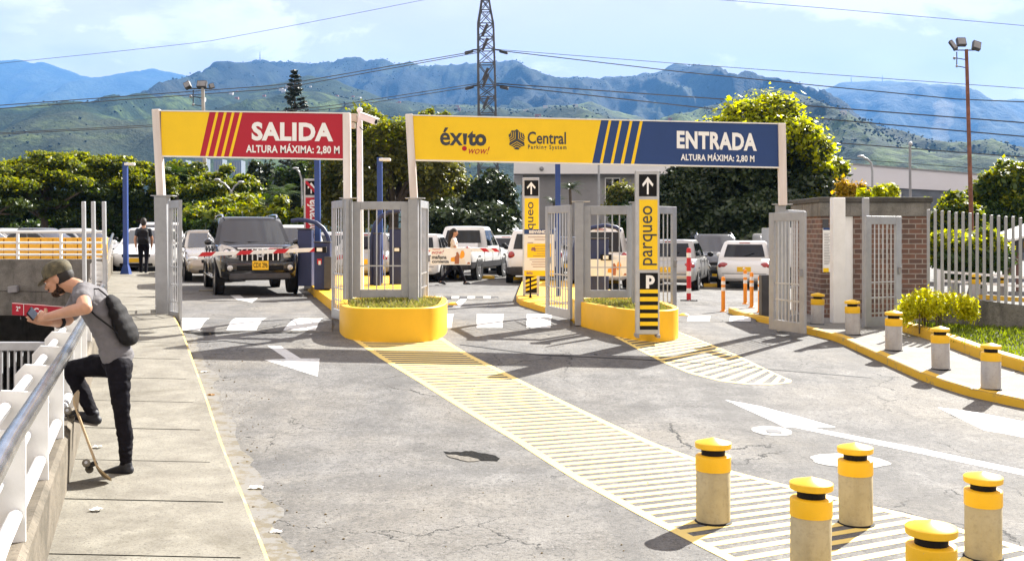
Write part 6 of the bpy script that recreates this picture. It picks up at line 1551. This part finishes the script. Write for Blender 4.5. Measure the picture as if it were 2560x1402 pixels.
# palms
def palm(px, ytop, Y, label, seed, mat='mid', sz=1.3):
    rp = random.Random(seed); x = wx(px, Y); b = ground(x, Y); zt = P(0, ytop, Y).z - .4 * sz; t = thing('palm_tree', label, 'palm', b)
    m = MB(); m.tube([b, (x + .1, Y, (b.z + zt) / 2), (x, Y, zt)], [.13, .10, .08], 8); m.build('trunk', BARK, t, smooth=True)
    m = MB(); c = Vector((x, Y, zt))
    for i in range(16):
        a = i * 2.4; el = rp.uniform(.2, 1.25); d = Vector((math.cos(a), math.sin(a), 0)); sd = Vector((-d.y, d.x, 0)); pr = c; L = sz * rp.uniform(.8, 1.1)
        for k in range(1, 11):
            u = k / 10; p = c + d * (L * u * math.cos(el * (1 - .3 * u))) + Vector((0, 0, L * (u * math.sin(el) - .55 * u * u)))
            w = .26 * sz * math.sin(math.pi * min(u * .9 + .1, 1))
            for s in (-1, 1): m.add([pr, pr.lerp(p, .6), p + sd * (s * w) + d * .12 * sz - Vector((0, 0, .12 * w + .05))], [(0, 1, 2)])
            pr = p
    m.build('fronds', LF[mat], t)
palm(705, 455, 50, 'feathery palm in the trees above the off-road car roof', 1); palm(668, 480, 49, 'smaller palm left of the feathery palm', 2); palm(1425, 452, 58, 'spiky palm in front of the grey building', 3, 'dark', 1.1); palm(1385, 488, 56, 'low palm left of the spiky palm by the grey building', 4, 'dark', .9); palm(440, 410, 60, 'palm tops behind the trees right of the left gate post', 5, 'mid', 1.5)
# ================================================================ buildings
M_['wall'] = mk('grey_render', (.26, .26, .27), .8, 0, .12, .6, .1, 30); M_['fascia'] = mk('white_fascia', (.72, .72, .73), .7, 0, .06, .4)
def bldg():
    Y = 66; t = thing('grey_building', 'low grey building with a white fascia behind the welcome board', 'building', ground(wx(1450, Y), Y)); x0, x1 = wx(1285, Y), wx(1760, Y); z0 = -.5; zf = P(0, 437, Y).z; zt = P(0, 395, Y).z
    m = MB(); m.bx(x0 + .6, x1, Y, Y + 14, z0, zf); m.build('wall', M_['wall'], t)
    m = MB(); m.bx(x0, x1 + .5, Y - .5, Y + 14.5, zf, zt); m.build('fascia', M_['fascia'], t, bevel=.03)
    m = MB(); m.bx(x0 - .02, x1 + .52, Y - .52, Y - .45, zf - .06, zf + .03); m.build('drip_edge', M_['dark'], t)
    for px in (1512,):
        f = MB(); a, b = wx(px, Y), wx(px + 38, Y); c, d = P(0, 512, Y).z, P(0, 444, Y).z; f.bx(a, b, Y - .06, Y - .004, c, d); w = f.build('window', M_['fascia'], t)
        for i in range(2):
            g = MB(); k = (b - a) / 2; g.bx(a + k * i + .06, a + k * (i + 1) - .05, Y - .07, Y - .062, c + .08, d - .08); g.build('pane', M_['glass'], w)
    m = MB(); m.ell(P(1354, 422, Y - .55), .14, 12, 8); m.build('wall_camera', M_['grey'], t, smooth=True)
bldg()
def ware():
    Y0, Y1 = 80, 74; xa, xb = wx(2085, Y0), wx(2620, Y1); t = thing('warehouse', 'long white warehouse wall with a dark window band on the right', 'building', ground((xa + xb) / 2, 77))
    za, zb = P(0, 409, Y0).z, P(0, 452, Y1).z; zl0, zl1 = P(0, 462, Y0).z, P(0, 490, Y1).z
    def slab(n, z0a, z1a, z0b, z1b, mat, o=0.0, dp=8):
        m = MB(); m.loft([[Vector((x, y - o, z0)), Vector((x, y - o, z1)), Vector((x, y + dp, z1)), Vector((x, y + dp, z0))] for x, y, z0, z1 in ((xa, Y0, z0a, z1a), (xb, Y1, z0b, z1b))]); return m.build(n, mat, t)
    slab('wall', zl0, za, zl1, zb, mk('white_cladding', (.66, .66, .70), .6, 0, .06, .15)); slab('window_band', -.5, zl0 - .01, -.5, zl1 - .01, mk('dark_band', (.16, .19, .24), .3, 0, .3, .6), -.4, 7)
    slab('parapet_trim', za + .003, za + .12, zb + .003, zb + .12, M_['grey'], .08)
    for px in (2185, 2245, 2300, 2360):
        m = MB(); x = wx(px, 78.5); m.bx(x - .06, x + .06, 78.0, 78.2, -.5, 4.6); m.build('window_post', M_['fascia'], t)
    m = MB(); x = wx(2160, 79); m.bx(x - .5, x + .5, 77.5, 78.6, 2.8, 4.3); m.build('vent_box', M_['galv2'], t, bevel=.03)
ware()
M_['towerw'] = mk('tower_render', (.17, .20, .24), .8)
for i, (px, yt, w, lb) in enumerate(((452, 392, 24, 'pale apartment tower left of the others under the SALIDA sign'), (500, 388, 26, 'cream apartment tower second from left under the SALIDA sign'), (545, 390, 22, 'white apartment tower in the middle of the distant row'), (592, 393, 22, 'grey white apartment tower at the right of the distant row'), (628, 396, 16, 'slim distant apartment tower at the right end of the row'))):
    Y = 900 + 40 * i; t = thing('apartment_tower', lb, 'tower block', (wx(px, Y), Y, -12)); x = wx(px, Y); h = w / F * Y / 2; zt = P(0, yt + 8, Y).z
    m = MB(); m.bx(x - h, x + h, Y, Y + 16, -12, zt); m.build('wall', M_['towerw'], t)
    m = MB()
    for k in range(3): xx = x - h * .6 + h * .6 * k; m.bx(xx - h * .16, xx + h * .16, Y - .3, Y - .05, -10, zt - 2)
    m.build('window_strip', M_['grey'], t)
# shelter and white rails behind the picket fence
def behind_fence():
    Y = 33; t = thing('gate_shelter', 'small white roofed shelter on brown posts at the right edge', 'shelter', ground(wx(2560, Y), Y)); xa = wx(2512, Y)
    m = MB(); m.loft([[Vector((xa + d, y, P(0, yy, Y).z)) for d, yy in ((0, 597), (.0, 603), (1.6, 561), (1.6, 553))] for y in (Y - .6, Y + 1.6)]); m.build('roof', M_['white'], t, bevel=.01)
    m = MB(); m.bx(xa + .35, xa + 1.6, Y - .3, Y + 1.2, .95, 1.42); m.build('sign_band', M_['dark'], t)
    m = MB(); m.bx(xa + .45, xa + .75, Y - .33, Y - .31, 1.1, 1.3); m.build('sign_plate', M_['yband'], t)
    for d in (.45, 1.5): m = MB(); m.bar((xa + d, Y, -.4), (xa + d, Y, 1.5), .14, .14, (0, 1, 0)); m.build('post', mk('brown_post', (.15, .07, .05), .6), t)
    Y = 29; t = thing('rail_fence', 'white two rail fence behind the grey picket fence', 'fence', ground(wx(2450, Y), Y))
    for y0, y1 in ((684, 690), (706, 711)):
        m = MB(); m.bar(P(2352, y0 - 5, Y), P(2620, y0 + 14, Y), .05, .07); m.build('rail', M_['white'], t)
    for px in (2356, 2408, 2460, 2515, 2570):
        m = MB(); m.bar(P(px, 682 + (px - 2352) * .07, Y), (wx(px, Y), Y, gz(12, Y)), .09, .06, (0, 1, 0)); m.build('post', M_['white'], t)
    m = MB(); m.polyp([(2345, 672), (2356, 674), (2360, 730), (2345, 735)], Y - .3, .12); m.build('end_panel', M_['white'], t)
    m = MB(); a, b = G(2325, 740), G(2600, 760); q = Vector((0, .15, 0)); m.loft([[p, p + Vector((0, 0, .14)), p + q + Vector((0, 0, .14)), p + q] for p in (a, b)]); tag(m.build('kerb_line', M_['ykerb']), 'yellow kerb line behind the picket fence', 'kerb')
behind_fence()
# ================================================================ lamps, masts, tower, cables
def mast(px0, yb, px1, yt, Y, w0, w1, mat, label, heads, ladder=True):
    b = P(px0, yb, Y); b.z = gz(b.x, Y) - .1; b.x = P(px0 + (px0 - px1) / (yb - yt) * 0, yb, Y).x; top = P(px1, yt, Y); t = thing('floodlight_mast', label, 'light mast', b)
    m = MB(); m.tube([b, top], [w0, w1], 12); m.build('pole', mat, t, smooth=True)
    s = Y / F
    m = MB(); m.tube([P(px1 + min(h[0] for h in heads), yt + 2, Y), P(px1 + max(h[0] for h in heads), yt + 2, Y)], .5 * 3 * s, 6)
    if ladder:
        for yy in (yt + 26, yt + 46): m.tube([P(px1 - 24, yy - 4, Y), P(px1, yy, Y)], 1.2 * s, 5)
        m.tube([P(px1 - 24, yt + 6, Y), P(px1 - 24, yt + 42, Y)], 1.4 * s, 5)
    m.build('bracket', M_['dark'], t)
    for dx, dy, w, h, tl in heads:
        m = MB(); c = P(px1 + dx, yt + dy, Y); Mx = Matrix.Rotation(tl, 3, 'Y') @ Matrix.Rotation(R(-25), 3, 'X'); m.box(c, (w * s, 10 * s, h * s), Mx); f = m.build('floodlight', M_['dark'], t, bevel=.6 * s)
        m = MB(); m.box(c + Mx @ Vector((0, -5.3 * s, 0)), (w * s * .86, .5 * s, h * s * .8), Mx); m.build('lamp_glass', M_['grey'], f)
    if ladder: m = MB(); m.ell(P(px1 - 30, yt + 22, Y), 4 * s, 8, 6); m.ell(P(px1 - 24, yt + 42, Y), 3.4 * s, 8, 6); m.build('siren', M_['grey'], t)
    return t
M_['rust'] = mk('rusty_pole', (.22, .09, .055), .7, .2, .35, 4, .3, 30)
mast(2434, 660, 2416, 124, 32, .075, .05, M_['rust'], 'tall rusty pole with three floodlights above the picket fence', [(-33, -10, 9, 28, R(-25)), (-13, -18, 22, 22, 0), (25, -9, 20, 24, R(18))])
mast(518, 490, 507, 220, 62, .13, .10, mk('concrete_pole', (.42, .40, .37), .8, 0, .15, 2), 'concrete floodlight pole with three lamps behind the SALIDA sign', [(-38, -6, 16, 18, R(-28)), (-2, -8, 24, 18, 0), (22, -4, 12, 12, R(70))])
def lamp(pts, Y, r, label, headpx, name='street_lamp', mat='galv'):
    b = P(*pts[0], Y); b.z = gz(b.x, Y); t = thing(name, label, 'street lamp', b); q = [b] + [P(x, y, Y) for x, y in pts[1:]]
    m = MB(); m.tube(q, [r] + [r * .75] * (len(q) - 1), 8); m.build('pole', M_[mat], t, smooth=True)
    for hx, hy, w, h in headpx: m = MB(); m.ell(P(hx, hy, Y), (w / F * Y, .16, h / F * Y), 12, 8); m.build('lamp_head', M_['galv2'], t, smooth=True)
lamp([(2181, 500), (2181, 430), (2178, 408), (2168, 398), (2155, 393)], 62, .09, 'curved grey street lamp in front of the warehouse', [(2152, 391, 9, 3)])
lamp([(2277, 500), (2275, 420), (2275, 366)], 60, .10, 'straight dark street lamp in front of the warehouse', [(2276, 360, 5, 6)], mat='grey')
lamp([(758, 470), (754, 448), (748, 430), (742, 424)], 48, .06, 'single curved street lamp by the red pylon', [(739, 421, 8, 3)])
lamp([(580, 500), (580, 478), (586, 466), (598, 457)], 56, .06, 'street lamp with its arm to the right behind the hedge tree', [(602, 455, 8, 3)]); lamp([(578, 500), (577, 476), (562, 460), (548, 452)], 56.4, .06, 'street lamp with its arm to the left behind the hedge tree', [(543, 449, 8, 3)])
lamp([(1497, 520), (1497, 405), (1496, 370)], 50, .07, 'thin grey pole in front of the grey building', [(1496, 368, 4, 3)], 'utility_pole')
YT = 84.0
def tower():
    t = thing('transmission_tower', 'dark steel lattice power pylon rising between the two signs', 'power pylon', ground(wx(1225, YT), YT)); steel = mk('tower_steel', (.07, .075, .085), .6, .3, .3, 2)
    lv = [(640, 56), (480, 50), (360, 46), (285, 43), (245, 42), (215, 42), (160, 41), (125, 40), (95, 39), (62, 38), (28, 26), (0, 18), (-40, 12), (-75, 6)]
    m = MB(); c2 = MB(); prev = None
    def cx(y): return 1224 - (640 - y) * .0165
    for i, (y, w) in enumerate(lv):
        z = P(0, y, YT).z; h = w / F * YT / 2; x = wx(cx(y), YT); q = [Vector((x + a * h, YT + b * h, z)) for a, b in ((-1, -1), (1, -1), (1, 1), (-1, 1))]
        if prev:
            for k in range(4):
                m.bar(prev[k], q[k], .15); n = (k + 1) % 4
                z0, z1 = prev[k].z, q[k].z; steps = max(1, round((z1 - z0) / 1.6))
                for s in range(steps):
                    a0, a1 = s / steps, (s + 1) / steps; A, B = prev[k].lerp(q[k], a0), prev[n].lerp(q[n], a0); C, D = prev[k].lerp(q[k], a1), prev[n].lerp(q[n], a1)
                    c2.bar(A, D, .06); c2.bar(B, C, .06); c2.bar(C, D, .07)
        prev = q
    m.build('leg_frame', steel, t); c2.build('bracing', steel, t)
    for y in (128, 217):
        for s in (-1, 1):
            m = MB(); a = P(cx(y) + s * 20, y - 4, YT); m.bar(a, P(cx(y) + s * 36, y - 2, YT), .10); m.build('crossarm', steel, t)
            m = MB()
            for dy in (-1.5, 3): m.tube([P(cx(y) + s * 34, y + dy * .4, YT), P(cx(y) + s * 52, y + (4 if s > 0 else 4) + dy, YT)], .07, 6)
            for k in range(6): m.ell(P(cx(y) + s * (36 + 3 * k), y + 1 + k * .8, YT), .13, 8, 5)
            m.build('insulator', M_['dark'], t)
    for y in (75, 110, 185, 200, 255):
        m = MB(); m.bar(P(cx(y) - 9, y + 16, YT - .5), P(cx(y) + 4, y - 14, YT - .5), .22); m.build('hanging_insulator', M_['dark'], t)
tower()
KB = mk('cable', (.035, .04, .05), .5)
def cable(pts, label, r=.035, Y0=YT, Y1=YT, sag=0):
    (x0, y0), (x1, y1) = pts[0], pts[-1]; m = MB(); q = []
    for i in range(25):
        u = i / 24
        for (xa, ya), (xb, yb) in zip(pts, pts[1:]):
            X_ = x0 + (x1 - x0) * u
            if (xa <= X_ <= xb) or (xb <= X_ <= xa): y = ya + (yb - ya) * (X_ - xa) / (xb - xa); break
        q.append(P(X_, y + sag * 4 * u * (1 - u), Y0 + (Y1 - Y0) * u))
    m.tube(q, r * .72, 5); o = m.build('power_cable', KB, smooth=True); return tag(o, label, 'cable', 'power cables across the valley')
cable([(1200, 127), (700, 213), (-60, 268)], 'upper of the two cables from the tower shoulder to the left', .045, YT, 70, 0); cable([(1200, 131), (700, 222), (-60, 276)], 'lower of the two cables from the tower shoulder to the left', .045, YT, 70)
cable([(1200, 208), (850, 262), (400, 312), (-60, 336)], 'cable from the lower tower arm to the left, upper strand', .04, YT, 72); cable([(1200, 214), (850, 270), (400, 316), (-60, 339)], 'cable from the lower tower arm to the left, lower strand', .04, YT, 72)
cable([(1240, 124), (1700, 160), (2620, 226)], 'thin cable from the tower shoulder to the right, highest', .03, YT, 74); cable([(1240, 126), (1700, 180), (2050, 215), (2390, 248), (2620, 258)], 'cable from the tower shoulder to the right, second', .05, YT, 70)
cable([(1240, 209), (1800, 248), (2620, 312)], 'upper strand from the lower tower arm to the right', .06, YT, 68); cable([(1240, 213), (1800, 275), (2620, 347)], 'lower strand from the lower tower arm to the right', .06, YT, 68)
cable([(-60, 166), (40, 153), (520, 98), (1120, -12)], 'lone thin cable crossing the upper left sky', .022, 75, 75, 6); cable([(1720, -6), (2050, 20), (2620, 70)], 'lone thin cable crossing the upper right sky', .025, 75, 70)
cable([(1780, 300), (2060, 355), (2620, 398)], 'cable below the tower strands crossing the smoke on the right', .05, 72, 66); cable([(2040, 392), (2620, 434)], 'lowest faint cable just above the warehouse roof', .03, 70, 68)
# ================================================================ mountains
def hillmat(name, forest, grass, rock, sc, k=.5):
    m, N, L, B = nodes(name); tc = N.new('ShaderNodeTexCoord'); o = tc.outputs['Object']
    a = noise_node(N, L, o, sc, 9, .65, .6); b = noise_node(N, L, o, sc * 5, 7, .7); c0 = noise_node(N, L, o, sc * .4, 4, .5); tr = noise_node(N, L, o, sc * 22, 3, .7)
    c = mixc(N, L, rng(N, L, a, k - .04, k + .05), forest, grass); c = mixc(N, L, rng(N, L, b, .50, .68, 0, .75), c, [q * .55 for q in forest]); c = mixc(N, L, rng(N, L, c0, .58, .72, 0, .4), c, rock)
    c = mixc(N, L, rng(N, L, tr, .35, .6, .55, 0), c, [q * .35 for q in forest])
    L.new(c, B.inputs['Base Color']); B.inputs['Roughness'].default_value = .95; B.inputs['Specular IOR Level'].default_value = .1
    bumpn(N, L, B, mm(N, L, 'ADD', tr, mm(N, L, 'MULTIPLY', b, 2)), .4, 3 / sc * .02); return m
def fbm(p, o=5): return mnoise.fractal(p, 1.0, 2.1, o)
def mountain(name, prof, Y0, Yr, mat, amp, fsc, seed, nx=210, ny=70, zb=-12, pw=.85, jag=0.0, px_pad=0):
    xs = [p[0] for p in prof]; pa, pb = xs[0] - px_pad, xs[-1] + px_pad; vs = []
    for j in range(ny + 9):
        t = j / ny; Y = Y0 + (Yr - Y0) * min(t, 1) + (0 if t <= 1 else (t - 1) * (Yr - Y0) * 1.6)
        for i in range(nx + 1):
            px = pa + (pb - pa) * i / nx
            for (x0, y0), (x1, y1) in zip(prof, prof[1:]):
                if px <= x1: break
            u = clamp((px - x0) / (x1 - x0), 0, 1); u = u * u * (3 - 2 * u) * .15 + u * .85; yy = y0 + (y1 - y0) * u
            x = wx(px, Yr); zr = HC - (yy - HY) / F * Yr
            zr += jag * (fbm((x * fsc * 14, seed, 0), 4) + .6 * max(0, fbm((x * fsc * 60, seed + 3, 0), 2)))
            tt = min(t, 1); env = tt ** pw if t <= 1 else 1 - (t - 1) * 5
            n = mnoise.ridged_multi_fractal((x * fsc * 1.5, Y * fsc * .5, seed), .9, 2.1, 6, 1.0, 2.0) - 1.05
            z = zb + (zr - zb) * env + amp * n * math.sin(math.pi * clamp(tt, 0, 1)) ** .8 * (1 if t <= 1 else 0)
            lim = zb + (zr - zb) * (.0 + tt * 1.0) * 1.0 * (Y / Yr if False else 1)
            if t < 1:  # the foreground slope may not stand above the ridge line as the eye sees it
                mx = HC + (zr - HC) * Y / Yr - amp * .04
                z = min(z, mx)
            vs.append((x, Y, z))
    n = nx + 1; fs = [(j * n + i, j * n + i + 1, (j + 1) * n + i + 1, (j + 1) * n + i) for j in range(ny + 8) for i in range(nx)]
    m = MB(); m.add(vs, fs); return struct(m.build(name, mat, smooth=True, ang=180))
FO, GRs, RK = (.022, .038, .016), (.085, .105, .03), (.13, .11, .065)
HM1 = hillmat('near_hill', (.014, .030, .014), (.085, .125, .038), (.13, .12, .06), .0050, .55); HM2 = hillmat('ridge_forest', (.007, .014, .010), (.030, .045, .02), (.06, .062, .04), .0022, .56); HM3 = hillmat('far_range', (.03, .045, .03), (.05, .065, .04), (.08, .08, .06), .0012, .52)
mountain('mountain', [(-500, 190), (-200, 165), (0, 152), (45, 149), (80, 158), (105, 154), (150, 170), (200, 188), (240, 198), (300, 186), (372, 172), (420, 180), (480, 192), (540, 203), (640, 240), (760, 300), (900, 380)], 6000, 9500, HM3, 260, .0006, 3.1, 170, 60, jag=10)
mountain('mountain', [(1840, 360), (1930, 310), (2000, 250), (2060, 222), (2120, 205), (2200, 203), (2270, 205), (2330, 221), (2400, 246), (2480, 251), (2540, 249), (2700, 262), (3000, 300), (3400, 350)], 4600, 7600, HM3, 220, .0007, 8.4, 170, 60, jag=9)
mountain('mountain', [(300, 330), (400, 280), (470, 240), (540, 207), (580, 180), (610, 163), (640, 153), (700, 156), (760, 155), (800, 158), (850, 151), (900, 147), (940, 150), (1000, 160), (1060, 166), (1130, 160), (1200, 155), (1280, 155), (1310, 165), (1340, 182), (1380, 195), (1440, 191), (1500, 196), (1560, 190), (1610, 185), (1645, 181), (1670, 164), (1690, 160), (1720, 165), (1760, 188), (1800, 208), (1840, 240), (1900, 290), (2000, 360)], 2300, 4900, HM2, 190, .0011, 5.5, 300, 80, jag=15)
mountain('hill', [(-600, 300), (-200, 290), (0, 284), (60, 279), (110, 290), (150, 296), (220, 300), (260, 282), (330, 252), (400, 236), (480, 224), (560, 232), (640, 260), (800, 320), (950, 400)], 2600, 4200, HM2, 110, .0013, 1.7, 170, 60, jag=8)
mountain('hill', [(-500, 400), (-100, 395), (0, 392), (60, 372), (110, 352), (150, 335), (200, 322), (250, 304), (320, 285), (400, 272), (500, 246), (600, 226), (700, 205), (770, 190), (830, 200), (900, 225), (980, 250), (1080, 262), (1200, 262), (1300, 275), (1400, 262), (1480, 258), (1560, 285), (1640, 300), (1760, 330), (1900, 380)], 900, 2500, HM1, 62, .0021, 9.3, 240, 80, jag=5)
mountain('hill', [(1480, 400), (1560, 340), (1640, 300), (1700, 285), (1760, 270), (1800, 258), (1850, 236), (1880, 222), (1910, 226), (1940, 236), (1960, 246), (2000, 265), (2060, 300), (2120, 330), (2200, 378), (2290, 415), (2400, 450), (2600, 500)], 800, 2100, HM1, 40, .0024, 6.6, 190, 70, jag=3.5)
# ridge trees of the near slopes: a far-off wood
def ridge_wood():
    rg = np.random.default_rng(4); vs = []; fs = []
    def tuft(x, y, z, s):
        b = len(vs); k = 6; vs.append((x, y, z + s * .8))
        for a in range(k): w = s * rg.uniform(.35, .75); vs.append((x + math.cos(a * 1.047) * w, y + math.sin(a * 1.047) * w, z + s * rg.uniform(.2, .6)))
        vs.append((x, y, z - s * .3))
        for a in range(k): fs.append((b, b + 1 + a, b + 1 + (a + 1) % k)); fs.append((b + k + 1, b + 1 + (a + 1) % k, b + 1 + a))
    for o in [q for q in bpy.data.objects if q.name.split('.')[0] in ('hill', 'mountain')]:
        me = o.data; n = len(me.vertices); co = np.empty(n * 3); me.vertices.foreach_get('co', co); co = co.reshape(-1, 3)
        Yr = co[:, 1].max(); near = co[:, 1].min()
        if near > 3000: continue
        sel = rg.choice(n, 9000, replace=False)
        for i in sel:
            x, y, z = co[i]
            if mnoise.noise((x * .004, y * .004, 2.2)) < .04: continue
            s = rg.uniform(3, 8) * (1 if near > 1000 else .6)
            tuft(x + rg.uniform(-12, 12), y + rg.uniform(-12, 12), z - s * .15, s)
    m = MB(); m.v = vs; m.f = fs; m.m = [0] * len(fs); struct(m.build('hillside_wood', mk('far_tree_green', (.02, .036, .016), .95, 0, .4, .02), smooth=True), 'stuff')
    hv = MB(); near_y = lambda me: min(v.co.y for v in me.vertices)
    for o in [q for q in bpy.data.objects if q.name.split('.')[0] == 'hill'][1:]:
        me = o.data; n = len(me.vertices)
        for i in rg.choice(n, 420 if near_y(me) > 850 else 120, replace=False):
            v = me.vertices[int(i)].co
            if mnoise.noise((v.x * .0022, v.y * .0022, 7.7)) < .12 or v.z < 5: continue
            s = rg.uniform(2.2, 4.6); hv.k = int(rg.integers(0, 2)); hv.bx(v.x - s, v.x + s, v.y - s, v.y + s, v.z - 4, v.z + rg.uniform(3, 6))
    struct(hv.build('hillside_houses', [mk('far_house_white', (.55, .52, .48), .8), mk('far_house_brick', (.30, .14, .09), .8)]), 'stuff')
ridge_wood()
for px, yb, h, Y, lb in ((650, 153, 24, 4880, 'thin radio mast on the ridge top left of the tower'), (2128, 204, 14, 7560, 'left radio mast on the far right ridge'), (2206, 203, 16, 7560, 'right radio mast on the far right ridge')):
    m = MB(); b = P(px, yb + 4, Y); m.tube([b, P(px, yb - h, Y)], [3, .8], 5)
    for k in (.3, .6): z = P(px, yb - h * k, Y).z; m.box((b.x, b.y, z), (7, 2, 2))
    tag(m.build('radio_mast', M_['grey']), lb, 'radio mast')
def smoke():
    m = MB(); Y = 2560; rp = random.Random(9)
    for i in range(9):
        u = i / 8; px = 2340 + 22 * u + rp.uniform(-5, 5); y = 425 - 160 * u; c = P(px, y, Y); w = (9 + 24 * u) * rp.uniform(.8, 1.2) / F * Y; m.ell(c, (w, w, 17 / F * Y), 14, 10)
    mt = bpy.data.materials.new('smoke_air'); mt.use_nodes = True; N = mt.node_tree.nodes; L = mt.node_tree.links; N.remove(N['Principled BSDF']); v = N.new('ShaderNodeVolumePrincipled'); v.inputs['Color'].default_value = (.95, .95, .95, 1); v.inputs['Density'].default_value = .0035
    L.new(v.outputs[0], N['Material Output'].inputs['Volume']); struct(m.build('smoke', mt), 'stuff')
smoke()
# ================================================================ air
def haze():
    m = MB(); m.bx(-8000, 8000, -300, 10500, -15, 1750); o = m.build('haze', [])
    mt = bpy.data.materials.new('haze_air'); mt.use_nodes = True; N = mt.node_tree.nodes; L = mt.node_tree.links; N.remove(N['Principled BSDF'])
    v = N.new('ShaderNodeVolumePrincipled'); v.inputs['Color'].default_value = HAZE_COL; v.inputs['Density'].default_value = HAZE_D; v.inputs['Anisotropy'].default_value = .1
    L.new(v.outputs[0], N['Material Output'].inputs['Volume']); o.data.materials.append(mt); struct(o, 'stuff')
HAZE_COL = (.13, .37, .86, 1); HAZE_D = .000085
haze()
